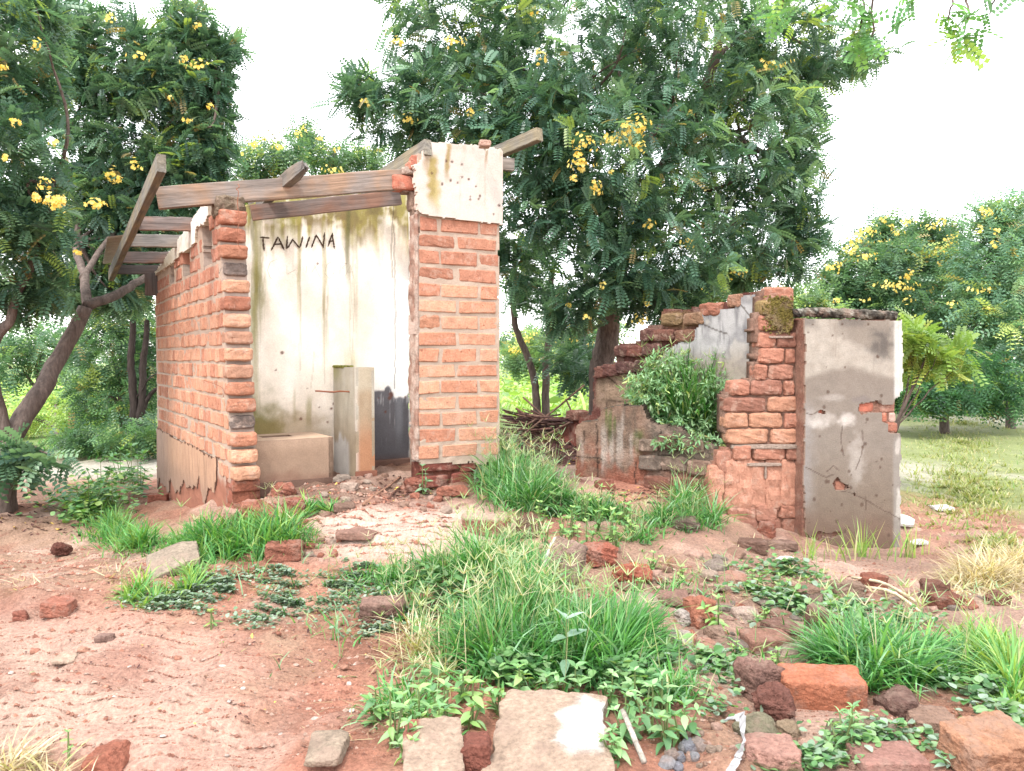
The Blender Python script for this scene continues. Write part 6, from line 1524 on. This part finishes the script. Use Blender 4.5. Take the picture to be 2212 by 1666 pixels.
for (a, b, c_, lb_) in (((1262, 832, 6.9), (1190, 892, 7.0), (1080, 978, 6.7), 'long dark stick slanting up across the heap to the stepped wall'), ((1130, 858, 7.2), (1165, 890, 7.1), (1210, 930, 7.0), 'bent stick poking up left from the top of the heap'), ((1232, 912, 6.9), (1170, 945, 6.8), (1090, 985, 6.7), 'long pale stick lying low across the front of the heap'), ((1222, 862, 7.1), (1235, 890, 7.1), (1246, 915, 7.0), 'short upright stick at the right end of the heap'), ((1160, 905, 7.0), (1110, 935, 6.9), (1072, 962, 6.8), 'brown stick slanting over the left end of the heap')):
    stick('stick', smooth_path([P(*a), P(*b), P(*c_)], 10), .009, alb(122, 92, 78, .75), label=lb_, cat='stick')
def on(px, py, h=.012): g0 = hit(px, py)[0]; return g0 + [0, 0, h]
stick('stick', smooth_path([on(785, 1088), on(815, 1068), on(838, 1056), on(865, 1040)], 10), np.linspace(.012, .006, 10), alb(168, 122, 96, .7), label='pale forked stick on the floor before the pillar', cat='stick')
stick('stick', smooth_path([on(838, 1078), on(862, 1060), on(884, 1044)], 8), .006, alb(130, 88, 72, .7), label='thin dark stick on the floor close to the pillar', cat='stick')
stick('stick', smooth_path([on(1345, 1600, .09), on(1368, 1635, .06), on(1392, 1672, .03)], 8), .008, alb(196, 184, 170, .66), label='bleached white stick leaning beside the large tan slab', cat='stick')
for i, (a, b) in enumerate((((1840, 1262), (1980, 1310)), ((1860, 1280), (1990, 1330)))):
    stick('stalk', smooth_path([on(*a, .03), on((a[0] + b[0]) / 2, (a[1] + b[1]) / 2, .05), on(*b, .02)], 8), .008, alb(226, 206, 168, .7), label=['upper pale dry stalk lying across the right rubble', 'lower pale dry stalk lying across the right rubble'][i], cat='stalk')
# torn plastic strip
cp_ = smooth_path([on(1572, 1588, .05), on(1600, 1606, .07), on(1606, 1630, .04), on(1590, 1655, .03), on(1574, 1690, .02)], 26)
rr = np.random.default_rng(4); wv = .010 + .010 * rr.random(26); sdv = np.stack([np.cos(np.linspace(0, 3, 26)), .3 * np.ones(26), np.sin(np.linspace(0, 5, 26)) * .7], -1)
v = np.concatenate([cp_ - sdv * wv[:, None], cp_ + rr.normal(0, .006, (26, 3)), cp_ + sdv * wv[:, None]])
i_ = np.arange(25); q = np.concatenate([np.stack([i_, i_ + 1, i_ + 27, i_ + 26], -1), np.stack([i_ + 26, i_ + 27, i_ + 53, i_ + 52], -1)])
solo('plastic_strip', v, q, None, np.tile(alb(184, 182, 184, .6), (len(v), 1)) * (.8 + .3 * rr.random((len(v), 1))), M_DRY, label='crumpled grey white plastic strip half buried at the bottom', cat='litter')

# ================================================================ GRASS
def blades(base, head, lean_, length, width, curl, cols):
    n = len(base); t = np.array([0, .34, .7, 1.0])
    h = np.stack([np.cos(head), np.sin(head), 0 * head], -1); up = np.array([0, 0, 1.0])
    p = np.zeros((n, 4, 3)); p[:, 0] = base
    for i in range(1, 4):
        th = lean_ + curl * (t[i] + t[i - 1]) / 2
        p[:, i] = p[:, i - 1] + ((t[i] - t[i - 1]) * length)[:, None] * (np.sin(th)[:, None] * h + np.cos(th)[:, None] * up)
    tw = head + rng.normal(0, .7, n)
    sd = np.stack([-np.sin(tw), np.cos(tw), 0 * tw], -1) * width[:, None] * .5
    V = np.empty((n, 7, 3))
    for i, k in enumerate((.8, 1.0, .7)): V[:, 2 * i] = p[:, i] - sd * k; V[:, 2 * i + 1] = p[:, i] + sd * k
    V[:, 6] = p[:, 3]
    o = (np.arange(n) * 7)[:, None, None]
    q = (np.array([(0, 1, 3, 2), (2, 3, 5, 4)])[None] + o).reshape(-1, 4); t3 = (np.array([(4, 5, 6)])[None] + o).reshape(-1, 3)
    return V.reshape(-1, 3), q, t3, np.repeat(cols, 7, axis=0), p[:, 3]
G_BL = (alb(60, 138, 58, .64), alb(88, 172, 68, .64), alb(118, 194, 96, .64), alb(150, 204, 150, .62), alb(206, 212, 150, .6))
G_YL = (alb(120, 168, 62, .72), alb(150, 196, 76, .72), alb(180, 210, 100, .7), alb(196, 210, 130, .68), alb(216, 208, 150, .66))
G_DRY = (alb(200, 178, 130, .68), alb(222, 204, 160, .68), alb(236, 222, 184, .68), alb(178, 150, 110, .68), alb(190, 186, 110, .68))
EXCL = [(1222, 1285, 62, 34), (606, 1228, 46, 22), (352, 1262, 50, 16), (1300, 1245, 44, 24), (820, 1362, 60, 30), (1048, 1172, 64, 24), (1370, 1268, 50, 22), (1516, 1370, 44, 30), (1790, 1560, 110, 30), (1200, 1640, 160, 120)]
def grass(label, ells, n, hgt, wid, seed, pal=G_BL, seeds=0, curl=(.3, 1.7), lean_=(.0, .9), clump=0, probs=(.22, .34, .24, .14, .06), head=None, minh=.5, name='grass'):
    r = np.random.default_rng(seed); G = Geo()
    w = np.array([e[2] * e[3] for e in ells], float); w /= w.sum()
    k = r.choice(len(ells), n, p=w); E = np.array(ells, float)[k]
    if clump:
        cc = np.stack([r.uniform(0, 6.28, clump), np.sqrt(r.random(clump))], -1); ck = r.integers(clump, size=n)
        a = cc[ck, 0]; d = cc[ck, 1]; px = E[:, 0] + E[:, 2] * d * np.cos(a) + r.normal(0, .09, n) * E[:, 2]; py = E[:, 1] + E[:, 3] * d * np.sin(a) + r.normal(0, .07, n) * E[:, 3]
    else:
        a = r.uniform(0, 6.28, n); d = np.abs(r.normal(0, .62, n)); px = E[:, 0] + E[:, 2] * d * np.cos(a); py = E[:, 1] + E[:, 3] * d * np.sin(a)
    ok = np.ones(n, bool)
    for (ex, ey, ew, eh) in EXCL: ok &= np.hypot((px - ex) / ew, (py - ey) / eh) > 1
    px, py, d = px[ok], py[ok], d[ok]; n = len(px); seeds = min(seeds, n)
    if clump: ck = ck[ok]
    b = hit(px, py); hd = r.uniform(0, 6.28, n) if head is None else r.normal(head[0], head[1], n)
    if clump and head is None:
        hd = ck * 2.399 + r.normal(0, .9, n)
    edge = (1 - .5 * np.clip(d, 0, 1.3) ** 2 / 1.3) * (.45 + 1.15 * fbm(b[:, 0] * 5, b[:, 1] * 5, seed, 2))
    L = hgt * (minh + (1.25 - minh) * r.random(n) ** 1.3) * edge
    c = np.array(pal)[r.choice(5, n, p=list(probs))] * (.8 + .4 * r.random((n, 1)))
    v, q, t, c_, tips = blades(b - [0, 0, .01], hd, r.uniform(*lean_, n), L, wid * (.6 + .8 * r.random(n)), r.uniform(*curl, n), c)
    G.add(v, q, t, c_)
    if seeds:
        j = r.choice(n, seeds); bb = b[j]; hL = hgt * r.uniform(.85, 1.35, seeds); hh = r.uniform(0, 6.28, seeds)
        col = np.array([alb(156, 186, 112, .68), alb(186, 200, 140, .68), alb(206, 196, 156, .66), alb(140, 176, 120, .68)])[r.integers(4, size=seeds)]
        v, q, t, c_, tip = blades(bb, hh, r.uniform(.0, .35, seeds), hL, np.full(seeds, .0035), r.uniform(0, .3, seeds), col); G.add(v, q, t, c_)
        m_ = 5; tp = np.repeat(tip - [0, 0, .004], m_, axis=0); ns = len(tp)
        hs = np.tile(np.arange(m_) * 2 * math.pi / m_, seeds) + np.repeat(r.uniform(0, 6, seeds), m_)
        v, q, t, c_, _ = blades(tp, hs, r.uniform(.5, 1.25, ns), r.uniform(.045, .085, ns) * (hgt / .3) ** .3, np.full(ns, .0042), r.uniform(0, .5, ns), np.repeat(col, m_, axis=0)); G.add(v, q, t, c_)
    v, q, t, c_ = G.arrays()
    return solo(name, v, q, t, c_, M_GRASS, label=label, kind='stuff')
grass('tall green finger grass in the centre foreground', [(1130, 1370, 150, 80), (1060, 1430, 130, 50), (1250, 1440, 160, 46), (1160, 1290, 120, 50), (1040, 1250, 90, 40)], 5600, .25, .0072, 201, seeds=150, probs=(.28, .36, .22, .12, .02))
grass('tall tuft arching over the right of the centre grass', [(1340, 1420, 90, 40), (1260, 1400, 70, 40)], 1700, .25, .007, 217, pal=(G_BL[0], G_BL[1], G_BL[1], G_BL[2], G_BL[3]), seeds=14, head=(.5, .8), lean_=(.1, .6))
grass('shorter grass along the lip of the entrance slope', [(850, 1262, 110, 26), (960, 1235, 90, 26), (1100, 1215, 90, 26)], 2000, .15, .0065, 202, seeds=60)
grass('lush grass growing between the pillar and the low wall', [(1105, 1050, 76, 34), (1150, 1090, 80, 26), (1085, 990, 36, 18)], 2700, .30, .008, 203, seeds=120, probs=(.26, .30, .22, .17, .05))
grass('lower grass in front of the low wall', [(1220, 1095, 100, 26), (1300, 1115, 90, 20), (1190, 1060, 40, 16)], 1700, .125, .008, 218, seeds=70, probs=(.26, .30, .22, .17, .05))
grass('thin straggling grass before the torn pillar', [(1430, 1130, 90, 24), (1370, 1165, 90, 20), (1500, 1130, 60, 24)], 900, .15, .007, 204, seeds=30, curl=(.6, 1.6))
grass('bright green tufts on the left slope', [(520, 1175, 130, 30), (620, 1165, 70, 22), (440, 1195, 70, 26)], 2700, .20, .0075, 205, pal=(G_BL[0], G_BL[1], G_YL[0], G_BL[2], G_YL[1]), clump=34, seeds=6)
grass('bright tuft round the tilted grey slab', [(350, 1275, 80, 22), (300, 1300, 40, 14), (400, 1255, 40, 18)], 800, .17, .007, 206, pal=(G_BL[1], G_YL[0], G_YL[1], G_BL[2], G_YL[2]), clump=12)
grass('small round tuft in front of the toilet plinth', [(680, 1102, 56, 12)], 420, .17, .007, 207, pal=(G_BL[1], G_BL[0], G_YL[1], G_BL[2], G_BL[1]), clump=5, lean_=(.2, .9))
grass('grass running down from the left wall foot', [(240, 1150, 80, 40), (300, 1180, 80, 24), (200, 1100, 60, 30), (370, 1200, 60, 16)], 2400, .16, .007, 208, pal=(G_BL[0], G_BL[1], G_YL[0], G_BL[2], G_YL[1]))
grass('big bright tuft at the lower right', [(1900, 1460, 130, 34), (1990, 1450, 100, 34), (1830, 1440, 70, 26)], 3000, .24, .0085, 209, pal=(G_BL[1], G_BL[0], G_BL[2], G_BL[3], G_YL[1]), seeds=26, clump=26, lean_=(.15, .85))
grass('mixed grass along the right edge', [(2150, 1440, 80, 60), (2190, 1500, 50, 60), (2110, 1400, 70, 30)], 1300, .20, .008, 210, pal=(G_BL[1], G_YL[0], G_YL[1], G_BL[2], G_YL[2]), seeds=20)
grass('grass at the foot of the centre weeds', [(880, 1540, 100, 40), (1450, 1500, 80, 40)], 500, .14, .007, 211, seeds=14)
grass('tall weeds and grass filling the collapsed room', [(1470, 905, 110, 30), (1400, 890, 60, 24), (1540, 915, 50, 40), (1490, 935, 80, 26)], 3800, .50, .009, 212, pal=(G_BL[0], G_BL[1], alb(112, 156, 100, .7), alb(150, 180, 130, .68), G_YL[2]), seeds=60, curl=(.4, 1.6), lean_=(.0, .6))
grass('sparse tall yellow green grass at the foot of the grey slab', [(1860, 1205, 110, 14), (1970, 1205, 60, 20), (1760, 1210, 60, 10)], 110, .20, .008, 213, pal=G_YL, curl=(.1, .9), lean_=(0, .3))
grass('thin grass beside the torn pillar foot', [(1480, 1095, 50, 26), (1540, 1130, 30, 20)], 420, .24, .007, 214, seeds=12, curl=(.6, 1.5))
grass('short pale grass on the field to the right', [(2090, 1060, 150, 100), (2080, 960, 150, 50), (2080, 915, 160, 22), (2150, 1180, 90, 30)], 7500, .10, .011, 215, pal=(alb(146, 170, 74, .6), alb(172, 188, 100, .6), alb(198, 198, 132, .58), alb(212, 200, 150, .58), alb(120, 158, 66, .6)), curl=(.2, 1.2), lean_=(.1, .9))
grass('rank green grass under the far right trees', [(2080, 893, 150, 8), (1980, 890, 60, 8)], 1800, .45, .03, 216, pal=G_BL)
grass('pale dry grass heap at the right', [(2135, 1250, 90, 40), (2190, 1225, 60, 46), (2080, 1270, 60, 16)], 4200, .22, .005, 221, pal=G_DRY, curl=(.4, 2.0), lean_=(.3, 1.5), probs=(.3, .3, .2, .12, .08), name='dry_grass')
grass('dry straw on the soil left of the mound', [(40, 1262, 60, 14), (250, 1240, 60, 20), (330, 1290, 50, 26), (1620, 1180, 90, 18), (1700, 1240, 100, 24), (1430, 1215, 60, 14)], 900, .12, .0045, 222, pal=G_DRY, lean_=(1.0, 1.6), curl=(.0, .4), probs=(.3, .3, .2, .15, .05), name='dry_grass')
grass('dry straw tuft at the bottom left corner', [(30, 1660, 80, 40), (110, 1700, 70, 24)], 420, .13, .0042, 223, pal=G_DRY, lean_=(.4, 1.5), probs=(.25, .3, .25, .1, .1), name='dry_grass')
grass('dry straw fringe at the left of the centre grass', [(900, 1420, 60, 40), (960, 1470, 40, 40), (880, 1360, 40, 20)], 340, .20, .005, 224, pal=G_DRY, seeds=16, lean_=(.2, 1.2), probs=(.2, .3, .2, .1, .2), name='dry_grass')
grass('sunny rank meadow beyond the gap', [(1180, 850, 110, 40), (1180, 880, 110, 20), (1150, 826, 120, 10)], 4200, .55, .045, 225, pal=(alb(130, 178, 60, .75), alb(160, 204, 84, .75), alb(190, 222, 116, .72), alb(150, 196, 110, .72), alb(206, 226, 140, .7)), curl=(.5, 1.8))
grass('sunny rank meadow behind the leaning tree', [(80, 900, 150, 30), (60, 860, 140, 30), (150, 840, 120, 20)], 3000, .5, .045, 226, pal=(alb(130, 178, 60, .75), alb(166, 204, 84, .75), alb(196, 222, 110, .72), alb(150, 196, 110, .72), alb(214, 226, 140, .7)), curl=(.5, 1.8))
grass('low green growth bordering the left path', [(230, 975, 120, 14), (300, 950, 60, 20), (180, 960, 90, 14)], 2600, .26, .02, 227, pal=(G_BL[0], G_BL[1], alb(120, 170, 90, .7), G_BL[2], G_YL[1]), curl=(.4, 1.6))

grass('scattered thin grass blades over the mound', [(880, 1330, 380, 130), (1450, 1280, 300, 110), (1750, 1400, 350, 90), (550, 1230, 260, 60)], 1500, .12, .0055, 231, seeds=60, probs=(.2, .26, .2, .14, .2))
grass('dead straw lying over the soil and rubble', [(1600, 1280, 300, 90), (1000, 1330, 300, 110), (560, 1260, 260, 70), (1850, 1250, 220, 50), (850, 1540, 200, 80)], 1500, .12, .0036, 232, pal=G_DRY, lean_=(1.1, 1.6), curl=(.0, .5), probs=(.3, .3, .15, .2, .05), name='dry_grass')
# low creeping cover with round pale leaves
def ovate_template(n=4, w=.5, fold=.10, droop=.15):
    t = np.array([0, .16, .42, .72, 1.0]); hw = np.array([.02, .33, .48, .30, .0]) * w * 2 / 1.0 * .5 * 2
    V = []; Q = []; T = []
    for i in range(5):
        z = -droop * t[i] ** 2
        V += [(t[i], -hw[i] * .5, z + fold * hw[i]), (t[i], 0, z), (t[i], hw[i] * .5, z + fold * hw[i])]
    for i in range(4):
        k = 3 * i; Q += [(k, k + 3, k + 4, k + 1), (k + 1, k + 4, k + 5, k + 2)]
    return np.array(V, float), np.array(Q)
OV = ovate_template(); OVR = ovate_template(w=.85, droop=.05)
def cover(label, ells, n, size, seed, pal, lift=.03, T=OVR, tilt=.5, name='ground_cover'):
    r = np.random.default_rng(seed); pts = []
    w = np.array([e[2] * e[3] for e in ells], float); w /= w.sum(); E = np.array(ells, float)[r.choice(len(ells), n, p=w)]
    a = r.uniform(0, 6.28, n); d = np.abs(r.normal(0, .6, n))
    px = E[:, 0] + E[:, 2] * d * np.cos(a); py = E[:, 1] + E[:, 3] * d * np.sin(a)
    b = hit(px, py)
    keep = fbm(b[:, 0] * 7, b[:, 1] * 7, seed, 3) + r.normal(0, .05, n) > .46; b = b[keep]; n = len(b)
    b[:, 2] += r.random(n) * lift
    az = r.uniform(0, 6.28, n)
    dirs = np.stack([np.cos(az), np.sin(az), r.normal(.15, .25, n)], -1); ups = np.array([0, 0, 1.]) + r.normal(size=(n, 3)) * tilt * .6
    c = np.array(pal)[r.integers(len(pal), size=n)] * (.8 + .4 * r.random((n, 1)))
    v, q, c = place_templates(T, b, dirs, ups, size * (.6 + .7 * r.random(n)), c)
    return solo(name, v, q, None, c, M_GRASS, label=label, kind='stuff')
C_PALE = (alb(150, 184, 150, .56), alb(168, 198, 172, .56), alb(116, 158, 112, .56), alb(184, 206, 184, .54), alb(134, 172, 126, .56))
C_GRN = (alb(92, 154, 80, .6), alb(118, 178, 94, .6), alb(142, 196, 112, .6), alb(78, 138, 76, .6), alb(150, 190, 130, .58))
cover('pale blue green creeping cover on the left slope', [(500, 1270, 170, 26), (380, 1305, 110, 22), (620, 1240, 80, 14)], 4200, .019, 301, C_PALE)
cover('pale creeping mat spreading over the soil in the middle', [(640, 1300, 130, 44), (740, 1270, 90, 40), (560, 1345, 70, 16), (860, 1310, 90, 50), (820, 1370, 80, 20), (780, 1240, 60, 14)], 5200, .018, 302, C_PALE)
cover('leafy creepers over the right rubble', [(1720, 1310, 130, 40), (1640, 1290, 100, 36), (1520, 1430, 110, 30), (1850, 1330, 90, 26), (1450, 1440, 90, 26), (1700, 1240, 120, 24), (1950, 1350, 90, 24)], 3600, .034, 303, C_GRN + C_PALE[:2], lift=.05)
cover('small leafed weeds creeping among the bottom right bricks', [(1560, 1480, 90, 30), (1560, 1560, 60, 40), (1760, 1480, 120, 20), (1900, 1600, 150, 40), (2080, 1600, 90, 30), (1600, 1430, 120, 24), (1760, 1650, 120, 30)], 1700, .024, 312, C_GRN + C_PALE[:2], lift=.04)
cover('round leafed ground cover at the right edge', [(2140, 1500, 90, 50), (2100, 1440, 80, 30), (2180, 1580, 50, 40)], 1300, .034, 304, C_GRN + C_PALE[:2], lift=.06)
cover('creepers mixed into the centre grass', [(1060, 1480, 170, 40), (1350, 1490, 90, 40), (930, 1260, 120, 24), (1130, 1380, 170, 80), (1000, 1300, 120, 50)], 3000, .034, 305, C_GRN, lift=.08)
cover('leafy green weeds low along the left wall foot', [(220, 1085, 90, 36), (270, 1060, 60, 24), (170, 1120, 50, 24), (100, 1105, 70, 16)], 2400, .05, 306, (alb(76, 138, 76, .7), alb(100, 164, 88, .7), alb(126, 178, 92, .7), alb(150, 190, 90, .7)), lift=.16)
cover('leafy weeds over the rubble inside the collapsed room', [(1440, 890, 100, 30), (1380, 870, 50, 26), (1500, 930, 70, 20), (1400, 925, 60, 14)], 1500, .042, 307, (alb(96, 150, 92, .7), alb(124, 172, 108, .7), alb(76, 130, 80, .7), alb(156, 190, 140, .68)), lift=.34)
cover('leafy weeds trailing over the low wall top', [(1450, 960, 50, 20), (1420, 930, 40, 16)], 260, .040, 308, (alb(120, 170, 116, .7), alb(150, 190, 140, .68)), lift=.10)
cover('sunny broad leaves in the meadow beyond the gap', [(1180, 860, 110, 34)], 3000, .20, 309, (alb(150, 200, 84, .75), alb(190, 222, 120, .72), alb(130, 180, 80, .75)), lift=.5, T=OV, tilt=.9)
cover('sunny broad leaves behind the leaning tree', [(80, 890, 150, 40)], 2400, .20, 310, (alb(150, 200, 84, .75), alb(196, 222, 110, .72), alb(130, 180, 80, .75)), lift=.5, T=OV, tilt=.9)
cover('mat of leaves under the far right trees', [(2080, 880, 150, 12)], 2200, .2, 311, (alb(76, 130, 76, .75), alb(96, 150, 84, .75)), lift=.6, T=OV, tilt=.9)

# ================================================================ BROAD-LEAVED PLANTS
_bb = [(1500, 955, 90, 26, 5.12, .1), (1450, 850, 95, 70, 5.55, .28), (1385, 850, 50, 50, 5.5, .2), (1530, 850, 60, 80, 5.5, .25), (1480, 930, 80, 40, 5.32, .16), (1560, 800, 30, 50, 5.5, .15), (1440, 790, 60, 44, 5.6, .2)]
t = thing('weed_bush', 'wide bright green weed bush spilling over the broken low wall of the ruin', 'plant', P(1460, 930, 5.55))
_pal = (alb(112, 164, 108, .78), alb(142, 188, 128, .78), alb(172, 206, 154, .76), alb(190, 212, 120, .76))
_cr, _tp = crown_arrays(_bb, 1300, 6, .040, _pal, 77, ovate_template(w=.3), .06, shell=.3)
part('foliage', mesh_np('foliage', _cr[0], _cr[1], None, _cr[2], False, M_GRASS), t)
_G = Geo()
for k in rng.choice(len(_tp), 46, replace=False):
    e = _tp[k]; b0 = P(1460 + (proj(e)[0] - 1460) * .6, 925, 5.55)
    v, q, tt = tube(smooth_path([b0, (b0 + e) / 2 + [0, 0, .05], e], 6), .003, 4); _G.add(v, q, tt, alb(130, 150, 96, .7))
part('stem', _G.mesh('stem', M_GRASS), t)

def leaf_meshes():
    out = []
    for k in range(4):
        v, q = ovate_template(w=.44 + .08 * (k % 2), fold=.12 + .05 * k, droop=.12 + .10 * k)
        out.append(mesh_np('leaf', v, q, None, None, True, M_WEED))
    return out
LEAFS = leaf_meshes()
def weed(label, px, py, hpx, nodes, leafpx, cols, seed, name='weed', cat='plant', group=None, stems=3, joined=False, spread=.5, narrow=1.0):
    r = np.random.default_rng(seed); g0 = hit(px, py)[0]; Y = g0[1]; H = hpx / F * Y; LS = leafpx / F * Y
    t = thing(name, label, cat, g0, group)
    SG = Geo(); LG = Geo()
    for s in range(stems):
        az = r.uniform(0, 6.28); ln = spread * (s > 0) * r.uniform(.5, 1.1); hh = H * (1 if s == 0 else r.uniform(.5, .9))
        d = np.array([math.cos(az) * ln, math.sin(az) * ln, 1.0]); d /= np.linalg.norm(d)
        p0 = g0 + r.normal(0, .008, 3) * [1, 1, 0]; path = smooth_path([p0 - [0, 0, .02], p0 + d * hh * .5, p0 + d * hh + [0, 0, hh * .08]], 8)
        v, q, tt = tube(path, np.linspace(.0042, .002, 8), 5); SG.add(v, q, tt, alb(130, 150, 84, .7))
        nn = max(2, int(nodes * hh / H))
        for k in range(nn):
            f = (k + 1.0) / nn; pos = path[min(7, int(f * 7))]; a0 = az + k * 1.57 + r.normal(0, .25)
            m_ = 2 if k < nn - 1 else 4
            for e in range(m_):
                a = a0 + e * 2 * math.pi / m_; el = r.uniform(-.35, .35) + (.55 if k == nn - 1 else 0)
                x = Vector((math.cos(a) * math.cos(el), math.sin(a) * math.cos(el), math.sin(el))); up = Vector((r.normal(0, .25), r.normal(0, .25), 1)); y = up.cross(x).normalized(); z = x.cross(y)
                sc = LS * r.uniform(.65, 1.1) * (.6 + .4 * math.sin(min(1, f * 1.1) * math.pi * .8)) * (.7 if k == nn - 1 else 1)
                c = np.array(cols[r.integers(len(cols))]) * r.uniform(.85, 1.15)
                if joined:
                    v, q = OV; R = np.array([x, y, z]).T; LG.add((v * [1, narrow, 1] * sc) @ R.T + pos, q, None, c)
                else:
                    o = bpy.data.objects.new('leaf', LEAFS[int(r.integers(4))])
                    M = Matrix((x, y, z)).transposed().to_4x4(); M.translation = Vector([float(b) for b in pos])
                    o.matrix_world = M @ Matrix.Diagonal((sc, sc * narrow, sc, 1)); o.color = (*[float(b) for b in np.clip(c, 0, 1)], 1)
                    COL.objects.link(o); attach(o, t)
    part('stem', SG.mesh('stem', M_GRASS), t)
    if joined: part('foliage', LG.mesh('foliage', M_GRASS), t)
    return t
W1 = [alb(112, 170, 98, .72), alb(140, 192, 116, .72), alb(160, 206, 136, .7), alb(96, 152, 92, .72)]
W2 = [alb(150, 190, 164, .7), alb(170, 204, 184, .68), alb(126, 170, 134, .7)]
W3 = [alb(146, 196, 96, .72), alb(170, 212, 116, .72), alb(118, 176, 92, .72)]
i0 = 0
weed('tall plant with drooping blue green leaves rising out of the centre grass', 1225, 1480, 132, 4, 74, W2, 500, stems=1, narrow=.8)
weed('leafy sprig beside the orange brick on edge', 1552, 1362, 66, 4, 34, W3, 501, stems=4, spread=.7)
weed('glossy leafed plant left of the big right tuft', 1822, 1372, 52, 3, 36, W1, 502, stems=4, spread=.8)
weed('small spoon leafed plant growing against the pillar foot', 916, 1066, 56, 4, 22, [alb(120, 170, 124, .7), alb(150, 192, 146, .7)], 503, stems=3, spread=.35)
weed('fine leafed plant in front of the orange brick', 1826, 1625, 96, 6, 40, W1, 504, stems=7, spread=.7, narrow=.6)
weed('round leafed pale plant at the bottom right', 2050, 1648, 50, 3, 34, W2 + W1[:1], 505, stems=6, spread=1.1)
ORD = 'first second third fourth fifth sixth seventh eighth ninth tenth eleventh twelfth thirteenth fourteenth'.split()
def rank_(xs, i): return ORD[sorted(range(len(xs)), key=lambda k: xs[k]).index(i)]
W_L = (850, 905, 960, 1020, 1075, 820, 880, 940, 1120, 1000); W_R = (1350, 1400, 1440, 1370, 1310, 1430, 1475, 1330, 1250, 1190)
W_P = (1170, 1200, 1235, 1260, 1290, 1320, 1215, 1270, 1180, 1345, 1300, 1240, 1330, 1365)
for i, (px, py, h) in enumerate(((850, 1610, 118), (905, 1590, 96), (960, 1560, 80), (1020, 1570, 92), (1075, 1545, 78), (820, 1560, 60), (880, 1640, 80), (940, 1600, 70), (1120, 1520, 70), (1000, 1525, 60))):
    weed('light green weed, %s from the left in the bed left of the large slab' % rank_(W_L, i), px, py, h, 4, 44, W1 + W3, 510 + i, group='weeds left of the large slab', stems=4, spread=.5)
for i, (px, py, h) in enumerate(((1350, 1600, 96), (1400, 1590, 100), (1440, 1620, 90), (1370, 1540, 84), (1310, 1530, 70), (1430, 1540, 80), (1475, 1590, 70), (1330, 1650, 70), (1250, 1520, 70), (1190, 1515, 60))):
    weed('leafy weed, %s from the left in the bed right of the large slab' % rank_(W_R, i), px, py, h, 4, 44, W1, 530 + i, group='weeds right of the large slab', stems=4, spread=.5)
for i, (px, py) in enumerate(((1170, 1150), (1200, 1120), (1235, 1160), (1260, 1120), (1290, 1150), (1320, 1170), (1215, 1180), (1270, 1190), (1180, 1180), (1345, 1140), (1300, 1115), (1240, 1200), (1330, 1195), (1365, 1175))):
    weed('light green leafy weed, %s from the left in the patch below the low wall' % rank_(W_P, i), px, py, 62, 4, 22, W3 + W1[:1], 550 + i, group='weed patch below the low wall', stems=5, joined=True, spread=.45)
for i, (px, py) in enumerate(((220, 1075), (262, 1050), (300, 1070), (240, 1105), (190, 1115), (285, 1040))):
    weed('dark green broad leaved weed, %s from the left beside the left brick wall' % rank_((220, 262, 300, 240, 190, 285), i), px, py, 70, 4, 30, [alb(76, 138, 78, .7), alb(100, 160, 84, .7)], 570 + i, group='weeds beside the left wall', stems=5, joined=True, spread=.5)
for i, (px, py) in enumerate(((1410, 1235), (1470, 1255), (1380, 1285), (1630, 1275), (1690, 1285), (1590, 1420), (1680, 1440), (1550, 1440), (1740, 1280), (1650, 1350))):
    weed('little bright sprig sprouting in the rubble, %s from the left' % rank_((1410, 1470, 1380, 1630, 1690, 1590, 1680, 1550, 1740, 1650), i), px, py, 34, 3, 20, W3, 580 + i, group='sprigs in the rubble', stems=4, joined=True, spread=.7)
for i, (px, py) in enumerate(((1430, 905), (1480, 915), (1370, 880), (1520, 915), (1400, 920), (1460, 960), (1490, 950), (1430, 955))):
    weed('tangled weed under the big bush in the ruin, %s from the left' % rank_((1430, 1480, 1370, 1520, 1400, 1460, 1490, 1431), i), px, py, 135, 7, 24, [alb(100, 152, 96, .7), alb(136, 180, 120, .7)], 600 + i, group='weeds inside the collapsed room', stems=5, joined=True, spread=.5)
weed('yellow green seedling alone on the bare slope', 458, 1365, 36, 2, 24, [alb(166, 200, 84, .72), alb(120, 170, 84, .7)], 620, stems=2, joined=True)
weed('small seedling in the straw at the bottom left', 150, 1640, 60, 4, 18, W3, 621, stems=2, joined=True)
weed('large green leaves beside the pillar at the top of the grass', 1105, 1010, 40, 2, 44, [alb(76, 150, 84, .72), alb(90, 160, 96, .7)], 622, stems=2, joined=True)
